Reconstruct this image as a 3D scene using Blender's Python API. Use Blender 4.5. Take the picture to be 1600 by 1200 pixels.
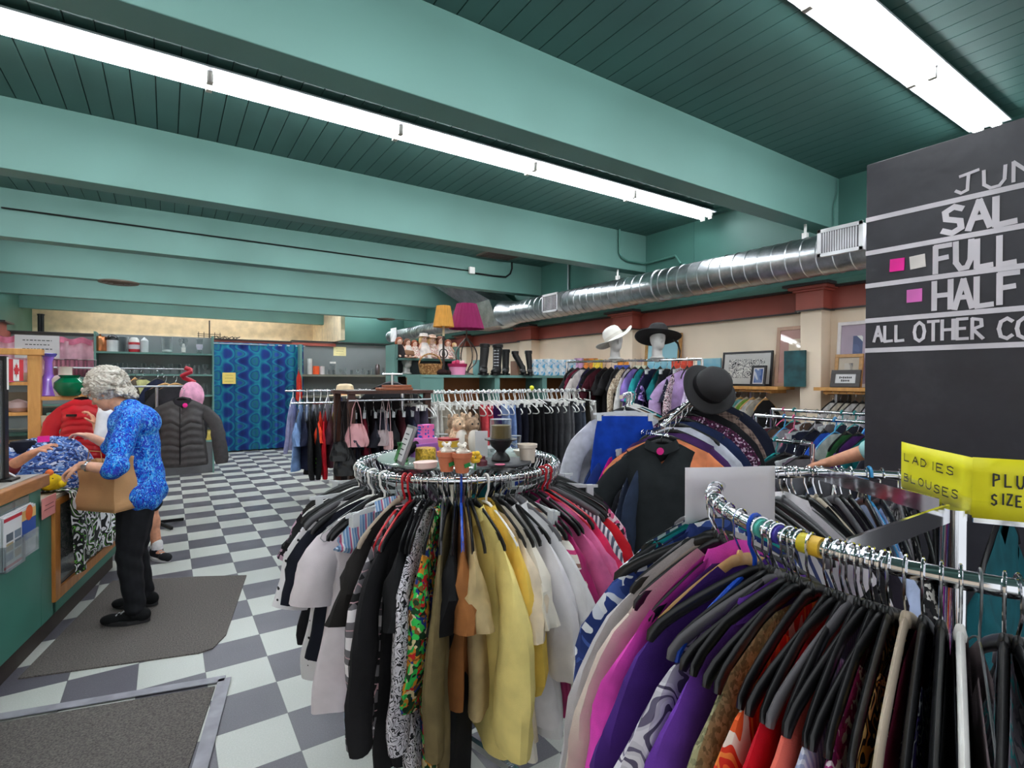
import bpy, bmesh, math, random
import numpy as np
from mathutils import Vector, Matrix, Euler
for o in list(bpy.data.objects): bpy.data.objects.remove(o)
SC = bpy.context.scene; COL = SC.collection
R_ = math.radians
# ------------------------------------------------------------------ camera
CAMZ = 1.587; FPX = 819.5; YAW, PIT, ROL = R_(33.35), R_(-.54), R_(.12)
cam = bpy.data.cameras.new('camera'); camo = bpy.data.objects.new('camera', cam); COL.objects.link(camo)
cam.sensor_fit = 'HORIZONTAL'; cam.sensor_width = 36; cam.lens = 36 * FPX / 1600; cam.clip_start = .05
_f = Vector((math.sin(YAW) * math.cos(PIT), math.cos(YAW) * math.cos(PIT), math.sin(PIT)))
_r = Vector((math.cos(YAW), -math.sin(YAW), 0)); _u = _r.cross(_f)
_r2 = _r * math.cos(ROL) + _u * math.sin(ROL); _u2 = -_r * math.sin(ROL) + _u * math.cos(ROL)
camo.matrix_world = Matrix(((_r2.x, _u2.x, -_f.x, 0), (_r2.y, _u2.y, -_f.y, 0), (_r2.z, _u2.z, -_f.z, CAMZ), (0, 0, 0, 1)))
SC.camera = camo
# ------------------------------------------------------------------ world, exposure
SC.view_settings.view_transform = 'Standard'; SC.view_settings.look = 'None'
SC.view_settings.gamma = 1; SC.view_settings.use_curve_mapping = False
SC.view_settings.exposure = 1.0
W = bpy.data.worlds.new('world'); SC.world = W; W.use_nodes = True
W.node_tree.nodes['Background'].inputs[0].default_value = (.92, .96, 1, 1)   # daylight through the open shop front behind the camera
W.node_tree.nodes['Background'].inputs[1].default_value = .55
TUBE = 15.0      # fluorescent tube strength (the tubes themselves are built with their fixtures)
WARM = 14.0      # lamp above the back alcove

# ------------------------------------------------------------------ places on the survey of the room (pixel ray -> point on a plane)
CAM = Vector((0, 0, CAMZ))
def ray(px, py): return _f + _r2 * ((px - 800) / FPX) + _u2 * ((600 - py) / FPX)
def at(px, py, x=None, y=None, z=None):
    d = ray(px, py)
    t = (x - CAM.x) / d.x if x is not None else (y - CAM.y) / d.y if y is not None else (z - CAM.z) / d.z
    return CAM + d * t
def dp(px, py, D): return CAM + ray(px, py) * D
def onplane(px, py, p0, n): 
    d = ray(px, py); return CAM + d * ((p0 - CAM).dot(n) / d.dot(n))

# ------------------------------------------------------------------ mesh collecting
class MB:
    def __init__(s): s.v = []; s.f = []
    def add(s, vs, fs):
        b = len(s.v); s.v.extend([tuple(v) for v in vs]); s.f.extend([tuple(b + i for i in f) for f in fs]); return s
    def box(s, c, d, rz=0, rot=None):
        M = rot if rot is not None else Matrix.Rotation(rz, 3, 'Z'); c = Vector(c)
        vs = [c + M @ Vector((d[0] / 2 * a, d[1] / 2 * b, d[2] / 2 * e)) for a in (-1, 1) for b in (-1, 1) for e in (-1, 1)]
        return s.add(vs, [(0, 1, 3, 2), (4, 6, 7, 5), (0, 4, 5, 1), (2, 3, 7, 6), (0, 2, 6, 4), (1, 5, 7, 3)])
    def bb(s, x0, x1, y0, y1, z0, z1): return s.box(((x0 + x1) / 2, (y0 + y1) / 2, (z0 + z1) / 2), (x1 - x0, y1 - y0, z1 - z0))
    def bar(s, p, q, w, t, up=(0, 0, 1)):
        p = Vector(p); q = Vector(q); d = (q - p); L = d.length; d.normalize(); u = Vector(up)
        x = d; y = u.cross(d)
        if y.length < 1e-4: y = Vector((1, 0, 0)).cross(d)
        y.normalize(); z = x.cross(y); M = Matrix((x, y, z)).transposed()
        return s.box((p + q) / 2, (L, t, w), rot=M)
    def tube(s, pts, r, n=8, cap=True, closed=False, ry=None, up=(0, 0, 1)):
        pts = [Vector(p) for p in pts]; m = len(pts); vs = []; fs = []; last = None
        for i, p in enumerate(pts):
            a = pts[(i - 1) % m] if (i or closed) else pts[0]; b = pts[(i + 1) % m] if (i < m - 1 or closed) else pts[-1]
            d = (b - a); d.normalize()
            if last is None:
                u = Vector(up); y = u.cross(d)
                if y.length < .05: y = Vector((1, 0, 0)).cross(d)
            else: y = last - d * last.dot(d)
            y.normalize(); last = y; z = d.cross(y)
            ri = r[i] if isinstance(r, (list, tuple)) else r
            rj = ri if ry is None else (ry[i] if isinstance(ry, (list, tuple)) else ry)
            for k in range(n):
                a_ = 2 * math.pi * k / n; vs.append(p + y * (ri * math.cos(a_)) + z * (rj * math.sin(a_)))
        for i in range(m if closed else m - 1):
            for k in range(n):
                i2 = (i + 1) % m; fs.append((i * n + k, i * n + (k + 1) % n, i2 * n + (k + 1) % n, i2 * n + k))
        if cap and not closed: fs.append(tuple(range(n))[::-1]); fs.append(tuple((m - 1) * n + k for k in range(n)))
        return s.add(vs, fs)
    def cyl(s, p, q, r, n=12, r2=None): return s.tube([p, q], [r, r if r2 is None else r2], n)
    def lathe(s, prof, n=20, c=(0, 0, 0), sx=1, sy=1):
        vs = []; fs = []; m = len(prof)
        for r, z in prof:
            for k in range(n):
                a = 2 * math.pi * k / n; vs.append((c[0] + r * sx * math.cos(a), c[1] + r * sy * math.sin(a), c[2] + z))
        for i in range(m - 1):
            for k in range(n): fs.append((i * n + k, i * n + (k + 1) % n, (i + 1) * n + (k + 1) % n, (i + 1) * n + k))
        if prof[0][0] > 1e-4: fs.append(tuple(range(n))[::-1])
        if prof[-1][0] > 1e-4: fs.append(tuple((m - 1) * n + k for k in range(n)))
        return s.add(vs, fs)
    def sph(s, c, r, n=14, rx=None, rz=None):
        rx = rx or r; rz = rz or r
        return s.lathe([(max(1e-5, math.sin(math.pi * i / n)) , -math.cos(math.pi * i / n) * rz) for i in range(n + 1)], n * 2 - 8 if n > 8 else n + 2, c, rx, r)
    def grid(s, fn, nu, nv, cu=False):
        vs = [fn(i / (nu if cu else nu - 1), j / (nv - 1)) for j in range(nv) for i in range(nu)]; fs = []
        for j in range(nv - 1):
            for i in range(nu if cu else nu - 1):
                i2 = (i + 1) % nu; fs.append((j * nu + i, j * nu + i2, (j + 1) * nu + i2, (j + 1) * nu + i))
        return s.add(vs, fs)
    def xf(s, M):
        s.v = [tuple(M @ Vector(v)) for v in s.v]; return s
    def mesh(s, name, smooth=True):
        me = bpy.data.meshes.new(name); me.from_pydata(s.v, [], s.f); me.update()
        bm = bmesh.new(); bm.from_mesh(me); bmesh.ops.recalc_face_normals(bm, faces=bm.faces); bm.to_mesh(me); bm.free()
        if smooth:
            me.polygons.foreach_set('use_smooth', [True] * len(me.polygons))
            try: me.set_sharp_from_angle(angle=R_(38))
            except Exception: pass
        return me
    def build(s, name, mat, parent=None, smooth=True, bevel=0, loc=None, rz=0):
        o = bpy.data.objects.new(name, s.mesh(name, smooth)); COL.objects.link(o)
        if mat is not None: o.data.materials.append(mat)
        if parent is not None: o.parent = parent
        if loc is not None: o.location = loc
        if rz: o.rotation_euler.z = rz
        if bevel:
            m = o.modifiers.new('b', 'BEVEL'); m.width = bevel; m.segments = 2; m.limit_method = 'ANGLE'; m.angle_limit = R_(50)
        return o
LABELS = {}
def tag(o, label=None, cat=None, group=None, kind=None):
    if label:
        o['label'] = label; LABELS.setdefault(label, []).append(o.name)
        n = len(label.split())
        if n < 4 or n > 16: print('LABELLEN', n, label)
    if cat: o['category'] = cat
    if group: o['group'] = group
    if kind: o['kind'] = kind
    return o
def thing(name, label, cat, loc=(0, 0, 0), rz=0, group=None):
    o = bpy.data.objects.new(name, None); COL.objects.link(o); o.location = loc; o.rotation_euler.z = rz; o.empty_display_size = .1
    return tag(o, label, cat, group)
def struct(name, mb, mat, smooth=False, **k): return tag(mb.build(name, mat, smooth=smooth, **k), kind='structure')
def link(name, me, mat=None, parent=None, loc=None, rz=None):
    o = bpy.data.objects.new(name, me); COL.objects.link(o)
    if mat is not None:
        if not me.materials: me.materials.append(None)
        o.material_slots[0].link = 'OBJECT'; o.material_slots[0].material = mat
    if parent is not None: o.parent = parent
    if loc is not None: o.location = loc
    if rz is not None: o.rotation_euler.z = rz
    return o

# ------------------------------------------------------------------ materials
def lin(c): return tuple(((v / 255) / 12.92 if v / 255 <= .04045 else ((v / 255 + .055) / 1.055) ** 2.4) for v in c[:3]) + (1,)
def newmat(name):
    m = bpy.data.materials.new(name); m.use_nodes = True; nt = m.node_tree
    return m, nt, nt.nodes['Principled BSDF']
def nd(nt, t, **k):
    n = nt.nodes.new(t)
    for a, b in k.items(): setattr(n, a, b)
    return n
def coords(nt, scale=(1, 1, 1), rot=(0, 0, 0), loc=(0, 0, 0)):
    tc = nd(nt, 'ShaderNodeTexCoord'); mp = nd(nt, 'ShaderNodeMapping')
    mp.inputs['Scale'].default_value = scale; mp.inputs['Rotation'].default_value = rot; mp.inputs['Location'].default_value = loc
    nt.links.new(tc.outputs['Object'], mp.inputs['Vector']); return mp.outputs[0]
def ramp(nt, src, stops, interp='LINEAR'):
    r = nd(nt, 'ShaderNodeValToRGB'); cr = r.color_ramp; cr.interpolation = interp
    while len(cr.elements) < len(stops): cr.elements.new(.5)
    for e, (p, c) in zip(cr.elements, stops): e.position = p; e.color = lin(c)
    nt.links.new(src, r.inputs[0]); return r.outputs[0]
def mth(nt, op, a, b=None):
    n = nd(nt, 'ShaderNodeMath', operation=op)
    for i, v in enumerate((a, b)):
        if v is None: continue
        if isinstance(v, (int, float)): n.inputs[i].default_value = v
        else: nt.links.new(v, n.inputs[i])
    return n.outputs[0]
def bump(nt, bs, src, strength=.3, dist=.01):
    b = nd(nt, 'ShaderNodeBump'); b.inputs['Strength'].default_value = strength; b.inputs['Distance'].default_value = dist
    nt.links.new(src, b.inputs['Height']); nt.links.new(b.outputs[0], bs.inputs['Normal'])
def noise(nt, co, scale, detail=3, rough=.55, dist=0):
    n = nd(nt, 'ShaderNodeTexNoise'); n.inputs['Scale'].default_value = scale; n.inputs['Detail'].default_value = detail
    n.inputs['Roughness'].default_value = rough; n.inputs['Distortion'].default_value = dist; nt.links.new(co, n.inputs['Vector']); return n.outputs['Fac']
_MC = {}
def paint(name, c, rough=.5, metal=0, var=.06, vs=6, bmp=0, bs=80, spec=None, sheen=0):
    """plain surface with a slight tone variation of its own"""
    if name in _MC: return _MC[name]
    m, nt, b = newmat(name); co = coords(nt); k = noise(nt, co, vs, 2)
    lo = tuple(max(0, v * (1 - var)) for v in c); hi = tuple(min(255, v * (1 + var)) for v in c)
    nt.links.new(ramp(nt, k, [(.3, lo), (.7, hi)]), b.inputs['Base Color'])
    b.inputs['Roughness'].default_value = rough; b.inputs['Metallic'].default_value = metal
    if spec is not None: b.inputs['Specular IOR Level'].default_value = spec
    if sheen: b.inputs['Sheen Weight'].default_value = sheen
    if bmp: bump(nt, b, noise(nt, co, bs, 2), bmp, .004)
    _MC[name] = m; return m
def cloth(name, c, var=.10, rough=.85): return paint('cloth_' + name, c, rough, 0, var, 14, .25, 420, .25)
def clear(name, c=(235, 240, 240), gloss=.16, tint=.9):
    if name in _MC: return _MC[name]
    m, nt, b = newmat(name); nt.nodes.remove(b)
    t = nd(nt, 'ShaderNodeBsdfTransparent'); g = nd(nt, 'ShaderNodeBsdfGlossy'); mx = nd(nt, 'ShaderNodeMixShader'); lw = nd(nt, 'ShaderNodeLayerWeight')
    df = nd(nt, 'ShaderNodeBsdfDiffuse'); m2 = nd(nt, 'ShaderNodeMixShader'); m2.inputs[0].default_value = .5
    l = lin(c); t.inputs[0].default_value = (l[0] ** .5 * tint, l[1] ** .5 * tint, l[2] ** .5 * tint, 1); g.inputs['Roughness'].default_value = .06; df.inputs[0].default_value = l
    nt.links.new(g.outputs[0], m2.inputs[1]); nt.links.new(df.outputs[0], m2.inputs[2])
    lw.inputs['Blend'].default_value = gloss; nt.links.new(lw.outputs['Facing'], mx.inputs[0]); nt.links.new(t.outputs[0], mx.inputs[1]); nt.links.new(m2.outputs[0], mx.inputs[2])
    nt.links.new(mx.outputs[0], nt.nodes['Material Output'].inputs[0]); _MC[name] = m; return m
def floral(name, cols, scale=30, warp=.12, rough=.8, stretch=(1, 1, 1)):
    """printed fabric: warped cells in several ink colours"""
    if name in _MC: return _MC[name]
    m, nt, b = newmat(name); co = coords(nt, stretch)
    n = nd(nt, 'ShaderNodeTexNoise'); n.inputs['Scale'].default_value = scale * .35; n.inputs['Detail'].default_value = 2; nt.links.new(co, n.inputs['Vector'])
    ad = nd(nt, 'ShaderNodeVectorMath', operation='MULTIPLY_ADD'); ad.inputs[1].default_value = (warp,) * 3; nt.links.new(n.outputs['Color'], ad.inputs[0]); nt.links.new(co, ad.inputs[2])
    v = nd(nt, 'ShaderNodeTexVoronoi'); v.inputs['Scale'].default_value = scale; nt.links.new(ad.outputs[0], v.inputs['Vector'])
    sp = nd(nt, 'ShaderNodeSeparateColor'); nt.links.new(v.outputs['Color'], sp.inputs[0])
    k = len(cols); nt.links.new(ramp(nt, sp.outputs[0], [(i / k, c) for i, c in enumerate(cols)], 'CONSTANT'), b.inputs['Base Color'])
    b.inputs['Roughness'].default_value = rough; b.inputs['Specular IOR Level'].default_value = .25; _MC[name] = m; return m
def swirl(name, cols, scale=14, dist=6, rough=.8, stretch=(1, 1, 1)):
    """printed fabric: flowing contour lines"""
    if name in _MC: return _MC[name]
    m, nt, b = newmat(name); co = coords(nt, stretch); k = noise(nt, co, scale, 1.5, .5, .6)
    w = mth(nt, 'FRACT', mth(nt, 'MULTIPLY', k, dist)); n = len(cols)
    nt.links.new(ramp(nt, w, [(i / n, c) for i, c in enumerate(cols)], 'CONSTANT'), b.inputs['Base Color'])
    b.inputs['Roughness'].default_value = rough; b.inputs['Specular IOR Level'].default_value = .25; _MC[name] = m; return m
def stripes(name, cols, per=.03, axis='X', rough=.85):
    if name in _MC: return _MC[name]
    m, nt, b = newmat(name); co = coords(nt); sx = nd(nt, 'ShaderNodeSeparateXYZ'); nt.links.new(co, sx.inputs[0])
    src = sx.outputs[axis] if axis != 'A' else mth(nt, 'ADD', sx.outputs['X'], sx.outputs['Y'])
    w = mth(nt, 'FRACT', mth(nt, 'DIVIDE', mth(nt, 'ADD', src, 10), per)); n = len(cols)
    nt.links.new(ramp(nt, w, [(i / n, c) for i, c in enumerate(cols)], 'CONSTANT'), b.inputs['Base Color'])
    b.inputs['Roughness'].default_value = rough; _MC[name] = m; return m
def plaid(name, dark, mid, light, per=.07, thin=None):
    if name in _MC: return _MC[name]
    m, nt, b = newmat(name); co = coords(nt); sx = nd(nt, 'ShaderNodeSeparateXYZ'); nt.links.new(co, sx.inputs[0])
    xy = mth(nt, 'ADD', sx.outputs['X'], sx.outputs['Y'])
    fx = mth(nt, 'FRACT', mth(nt, 'DIVIDE', mth(nt, 'ADD', xy, 10), per)); fz = mth(nt, 'FRACT', mth(nt, 'DIVIDE', mth(nt, 'ADD', sx.outputs['Z'], 10), per))
    s = mth(nt, 'ADD', mth(nt, 'GREATER_THAN', fx, .55), mth(nt, 'GREATER_THAN', fz, .55))
    base = ramp(nt, mth(nt, 'MULTIPLY', s, .4), [(0, dark), (.3, mid), (.7, light)], 'CONSTANT')
    t = mth(nt, 'MAXIMUM', mth(nt, 'LESS_THAN', mth(nt, 'ABSOLUTE', mth(nt, 'SUBTRACT', fx, .25)), .02), mth(nt, 'LESS_THAN', mth(nt, 'ABSOLUTE', mth(nt, 'SUBTRACT', fz, .25)), .02))
    mx = nd(nt, 'ShaderNodeMix', data_type='RGBA'); nt.links.new(t, mx.inputs[0]); nt.links.new(base, mx.inputs[6]); mx.inputs[7].default_value = lin(thin or light)
    nt.links.new(mx.outputs[2], b.inputs['Base Color']); b.inputs['Roughness'].default_value = .9; _MC[name] = m; return m
def dots(name, bg, dot, scale=22, r=.22):
    if name in _MC: return _MC[name]
    m, nt, b = newmat(name); co = coords(nt, (1, .35, 1)); v = nd(nt, 'ShaderNodeTexVoronoi'); v.inputs['Scale'].default_value = scale; v.inputs['Randomness'].default_value = .35
    nt.links.new(co, v.inputs['Vector']); nt.links.new(ramp(nt, v.outputs['Distance'], [(0, dot), (r, bg)], 'CONSTANT'), b.inputs['Base Color'])
    b.inputs['Roughness'].default_value = .85; _MC[name] = m; return m
def wood(name, c1, c2, scale=(1, 1, 1), rough=.45, sc=9):
    if name in _MC: return _MC[name]
    m, nt, b = newmat(name); co = coords(nt, scale); k = noise(nt, co, sc, 4, .6, 1.2)
    nt.links.new(ramp(nt, k, [(.3, c1), (.7, c2)]), b.inputs['Base Color']); b.inputs['Roughness'].default_value = rough; _MC[name] = m; return m
def emit(name, c, s):
    m, nt, b = newmat(name); b.inputs['Base Color'].default_value = lin(c); b.inputs['Emission Color'].default_value = lin(c); b.inputs['Emission Strength'].default_value = s; return m
def metal(name, c=(215, 215, 220), rough=.15, var=.03):
    return paint(name, c, rough, 1, var, 9)
CHROME = metal('chrome', (225, 226, 230), .10)
BRUSH = metal('brushed_steel', (170, 172, 175), .32)
BLACKM = paint('black_metal', (22, 22, 24), .4, .3)
BLACKP = paint('black_plastic', (20, 20, 22), .28, 0, .08)
WHITEP = paint('white_plastic', (232, 230, 226), .35)
TEAL = (98, 140, 132)
WALLT = paint('teal_paint', (66, 112, 103), .55, 0, .05, 1.2)
TRIMT = paint('teal_trim', (92, 140, 128), .5, 0, .05, 2)
GLASS = clear('clear_glass')
# ================================================================== the room
XL, XR, YB, ZC = -2.39, 5.14, 12.93, 3.425
m, nt, b = newmat('checker_vinyl'); co = coords(nt, (1 / .3048,) * 3, loc=(-.4741 / .3048, -4.785 / .3048, .5))
ck = nd(nt, 'ShaderNodeTexChecker'); ck.inputs['Scale'].default_value = 1; nt.links.new(co, ck.inputs['Vector'])
ck.inputs['Color1'].default_value = (1, 1, 1, 1); ck.inputs['Color2'].default_value = (0, 0, 0, 1)
co2 = coords(nt); sp = noise(nt, co2, 160, 3, .7); sp2 = noise(nt, co2, 3, 3)
la = ramp(nt, sp, [(.3, (186, 190, 182)), (.62, (202, 204, 197)), (.75, (216, 218, 212))]); da = ramp(nt, sp, [(.3, (84, 82, 90)), (.66, (104, 101, 110)), (.76, (150, 148, 154))])
mx = nd(nt, 'ShaderNodeMix', data_type='RGBA'); nt.links.new(ck.outputs['Fac'], mx.inputs[0]); nt.links.new(da, mx.inputs[6]); nt.links.new(la, mx.inputs[7])
sx = nd(nt, 'ShaderNodeSeparateXYZ'); nt.links.new(co, sx.inputs[0]); g = None
for ax in 'XY':
    e = mth(nt, 'ABSOLUTE', mth(nt, 'SUBTRACT', mth(nt, 'FRACT', mth(nt, 'ADD', sx.outputs[ax], 100)), .5)); e = mth(nt, 'GREATER_THAN', e, .494); g = e if g is None else mth(nt, 'MAXIMUM', g, e)
mx2 = nd(nt, 'ShaderNodeMix', data_type='RGBA'); nt.links.new(mth(nt, 'MULTIPLY', g, .6), mx2.inputs[0]); nt.links.new(mx.outputs[2], mx2.inputs[6]); mx2.inputs[7].default_value = lin((70, 72, 72))
nt.links.new(mx2.outputs[2], b.inputs['Base Color']); b.inputs['Roughness'].default_value = .33
nt.links.new(ramp(nt, sp2, [(.3, (158, 158, 158)), (.7, (182, 182, 182))]), b.inputs['Roughness'])
struct('floor', MB().bb(XL - .2, XR + .2, -1.5, YB + 2.2, -.1, 0), m)
# plank ceiling: individual boards running along the depth of the room with open grooves
mb = MB(); x = -.18 - .128 * 18
while x < XR + .1: mb.bb(x + .003, x + .125, -1.5, YB + 2.2, ZC, ZC + .02); x += .128
struct('ceiling', mb, paint('teal_ceiling', (62, 98, 93), .5, 0, .05, 2))
struct('ceiling_backing', MB().bb(XL - .2, XR + .2, -1.5, YB + 2.2, ZC + .015, ZC + .1), paint('groove', (22, 40, 38), .9))
BEAMY = [.07, 2.38, 4.69, 6.94, 9.22, 11.5, 13.75]
for i, y in enumerate(BEAMY):
    x0, x1 = XL, XR
    if i == 6: x1 = 3.36
    struct('ceiling_beam', MB().bb(x0, x1, y, y + .185, 2.955, ZC), paint('teal_beam', TEAL, .55, 0, .05, 1.0), bevel=.004)
# right wall: teal above a ledge, rust-red frieze, cream below, pilasters
CREAM = paint('cream_wall', (244, 224, 200), .7, 0, .03, 2); RUST = paint('rust_frieze', (158, 78, 66), .5, 0, .05, 3)
DARKTR = paint('dark_trim', (52, 48, 50), .45)
struct('wall_right', MB().bb(XR, XR + .15, -1.5, YB + .1, 0, 2.30), CREAM)
struct('wall_right_upper', MB().bb(XR, XR + .15, -1.5, YB + .1, 2.30, ZC), WALLT)
struct('trim_1', MB().bb(XR - .035, XR, -1.5, YB, 2.24, 2.43), RUST)
struct('trim_2', MB().bb(XR - .05, XR, -1.5, YB, 2.228, 2.24).bb(XR - .10, XR, -1.5, YB, 2.43, 2.447), DARKTR)
struct('trim_3', MB().bb(XR - .13, XR, -1.5, YB, 2.447, 2.492), TRIMT)
for k, (y0, y1) in enumerate([(.0, .2), (2.44, 2.63), (4.76, 5.05), (6.98, 7.32), (9.2, 9.5), (11.45, 11.75)]):
    struct('pilaster', MB().bb(XR - .17, XR, y0, y1, 0, 2.235), CREAM, bevel=.004)
    struct('pilaster_capital', MB().bb(XR - .20, XR, y0 - .03, y1 + .03, 2.235, 2.40).bb(XR - .22, XR, y0 - .05, y1 + .05, 2.40, 2.42).bb(XR - .25, XR, y0 - .08, y1 + .08, 2.42, 2.445), RUST, bevel=.003)
    struct('pilaster_cap_trim', MB().bb(XR - .29, XR, y0 - .11, y1 + .11, 2.445, 2.47).bb(XR - .205, XR, y0 - .035, y1 + .035, 2.223, 2.235), DARKTR)
# left wall
struct('wall_left', MB().bb(XL - .15, XL, -1.5, YB + 2.2, 0, 2.3), CREAM)
struct('wall_left_upper', MB().bb(XL - .15, XL, -1.5, YB + 2.2, 2.3, ZC), WALLT)
struct('pilaster', MB().bb(XL, XL + .17, 11.35, 11.7, 0, 2.262), CREAM)
struct('pilaster_capital', MB().bb(XL, XL + .2, 11.3, 11.75, 2.262, 2.47), RUST)
struct('pilaster_cap_trim', MB().bb(XL, XL + .28, 11.22, 11.83, 2.47, 2.495), DARKTR)
struct('trim_4', MB().bb(XL, XL + .035, -1.5, YB, 2.24, 2.43), RUST)
# back: grey partition with rust moulding, alcove above it
GREYW = paint('grey_panel_wall', (128, 134, 136), .6, 0, .03, 2)
struct('wall_back', MB().bb(XL, XR, YB, YB + .1, 0, 2.42), GREYW)
struct('trim_5', MB().bb(.7, 3.4, YB - .05, YB, 2.36, 2.43), RUST)
struct('trim_6', MB().bb(XL, 2.4, YB - .09, YB + .1, 2.42, 2.445).bb(2.4, XR, YB - .07, YB + .1, 2.44, 2.475), DARKTR)
struct('wall_back_upper', MB().bb(3.36, XR, YB, YB + .1, 2.42, ZC), WALLT)
struct('wall_alcove_right', MB().bb(3.33, 3.42, YB - .75, 14.95, 2.475, ZC), paint('cream_light', (236, 216, 184), .7))
struct('wall_alcove', MB().bb(XL, 3.36, 14.95, 15.05, 2.3, ZC), paint('cream_alcove', (226, 208, 182), .7))
struct('ledge_alcove', MB().bb(XL, 3.36, YB + .1, 14.95, 2.2, 2.3), CREAM)

# ------------------------------------------------------------------ fluorescent fixtures: one run per bay
TUBEM = emit('fluorescent_tube', (247, 252, 255), TUBE); HOUS = paint('lamp_housing', (205, 204, 210), .4)
SOCK = paint('lamp_socket', (196, 192, 184), .45)
hm = MB().bb(-.60, .60, -.06, .06, -.028, -.0).bb(-.60, .60, -.115, .115, -.040, -.028).mesh('housing', False); hm.materials.append(HOUS)
tm = [MB().tube([(-.565, s * .05, -.072), (.565, s * .05, -.072)], .019, 8).mesh('tube') for s in (-1, 1)]
[t.materials.append(TUBEM) for t in tm]
sks = []
for e in (-1, 1):
    for s in (-1, 1):
        q = MB().bb(e * .582 - .011, e * .582 + .011, s * .05 - .02, s * .05 + .02, -.103, -.038).mesh('socket', False); q.materials.append(SOCK); sks.append(q)
BAYS = [(1.26, [(4.28, 0), (3.105, 0), (1.93, 0), (.755, 0), (-.42, 0), (-1.595, 0)]), (3.62, [(4.33, 0), (3.155, 0), (1.98, 0), (.805, 0), (-.37, 0), (-1.545, 0)]),
        (5.9, [(3.9, 0), (2.6, 0), (1.3, 0), (0, 0), (-1.3, 0)]), (8.15, [(3.9, 0), (2.6, 0), (1.3, 0), (0, 0), (-1.3, 0)]), (10.4, [(3.9, 0), (2.6, 0), (1.3, 0), (0, 0), (-1.3, 0)]), (12.2, [(3.9, 0), (2.6, 0), (1.3, 0), (0, 0), (-1.3, 0)])]
BN = ['over the chalkboard', 'behind the nearest beam', 'behind the second beam', 'behind the third beam', 'behind the fourth beam', 'behind the fifth beam']
ORD = ['first', 'second', 'third', 'fourth', 'fifth', 'sixth']
for i, (y, xs) in enumerate(BAYS):
    for j, (x, e) in enumerate(xs):
        t = thing('fluorescent_light', f'twin tube fluorescent light {BN[i]}, {ORD[j]} from the duct wall', 'ceiling light', (x, y, ZC), 0, 'fluorescent lights along the ceiling')
        link('housing', hm, parent=t); [link('tube', q, parent=t) for q in tm]; [link('lamp_socket', q, parent=t) for q in sks]
# warm strip hidden over the alcove, cool strip over the teal end wall
t = thing('alcove_strip_light', 'strip light tucked behind the last beam above the cream alcove', 'ceiling light', (.6, 14.2, ZC))
MB().bb(-2.2, 2.2, -.04, .04, -.05, 0).build('housing', HOUS, t, False); MB().tube([(-2.1, 0, -.075), (2.1, 0, -.075)], .019, 8).build('tube', emit('warm_tube', (255, 246, 232), WARM), t)
t = thing('end_wall_strip_light', 'short strip light behind the last beam above the teal end wall', 'ceiling light', (4.2, 12.45, ZC))
MB().bb(-.6, .6, -.04, .04, -.05, 0).build('housing', HOUS, t, False); MB().tube([(-.58, 0, -.075), (.58, 0, -.075)], .019, 8).build('tube', TUBEM, t)

# ------------------------------------------------------------------ ducts
m, nt, b = newmat('galvanised'); co = coords(nt, (1, 1, 1)); k = noise(nt, co, 7, 5, .7)
nt.links.new(ramp(nt, k, [(.3, (150, 154, 158)), (.7, (206, 208, 210))]), b.inputs['Base Color']); b.inputs['Metallic'].default_value = 1; b.inputs['Roughness'].default_value = .33; GALV = m
XD, ZD, RD = 4.70, 2.655, .172
def ribbed(y0, y1, r, pitch=.13):
    pr = []; y = y0
    while y < y1: pr += [(y, r), (y + pitch - .016, r), (y + pitch - .011, r + .006), (y + pitch - .003, r + .006)]; y += pitch
    return pr
t = thing('spiral_duct', 'long silver spiral air duct running along the cream wall', 'duct', (XD, 0, ZD))
pr = ribbed(.6, 7.0, RD); MB().tube([(0, y, 0) for y, r in pr], [r for y, r in pr], 28).build('pipe', GALV, t)
MB().tube([(0, y, 0) for y in (4.05, 4.06, 4.11, 4.12)], [RD, RD + .014, RD + .014, RD], 28).build('joint_collar', GALV, t)
for y in (2.45, 4.75): MB().cyl((0, y, RD), (0, y, .30), .012, 8).bb(-.02, .02, y - .02, y + .02, RD, RD + .05).build('hanger_strap', WHITEP, t)
VENTW = paint('vent_white', (226, 224, 226), .4); VD = paint('vent_dark', (60, 52, 58), .8)
def grille(p, w, h, label, n):
    t = thing('duct_grille', label, 'vent', p, 0, 'white grilles on the spiral duct')
    MB().bb(-.02, .10, -w / 2 + .01, w / 2 - .01, -h / 2 + .01, h / 2 - .01).build('box', VENTW, t, False)
    f = MB(); fw = .03
    f.bb(-.03, -.018, -w / 2, w / 2, h / 2 - fw, h / 2).bb(-.03, -.018, -w / 2, w / 2, -h / 2, -h / 2 + fw).bb(-.03, -.018, -w / 2, -w / 2 + fw, -h / 2, h / 2).bb(-.03, -.018, w / 2 - fw, w / 2, -h / 2, h / 2)
    f.build('frame', VENTW, t, False, bevel=.002)
    MB().bb(-.022, -.0205, -w / 2 + fw, w / 2 - fw, -h / 2 + fw, h / 2 - fw).build('opening', VD, t, False)
    s = MB()
    for i in range(1, n): q = -w / 2 + fw + (w - 2 * fw) * i / n; s.bb(-.029, -.023, q - .003, q + .003, -h / 2 + fw, h / 2 - fw)
    for i in range(1, n): q = -h / 2 + fw + (h - 2 * fw) * i / n; s.bb(-.026, -.023, -w / 2 + fw, w / 2 - fw, q - .0015, q + .0015)
    s.build('louvres', VENTW, t, False)
grille((4.49, 2.06, 2.70), .34, .225, 'large white square mesh grille on the duct beside the chalkboard', 15)
grille((4.51, 5.86, 2.655), .36, .26, 'small white grille midway along the silver duct', 9)
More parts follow.
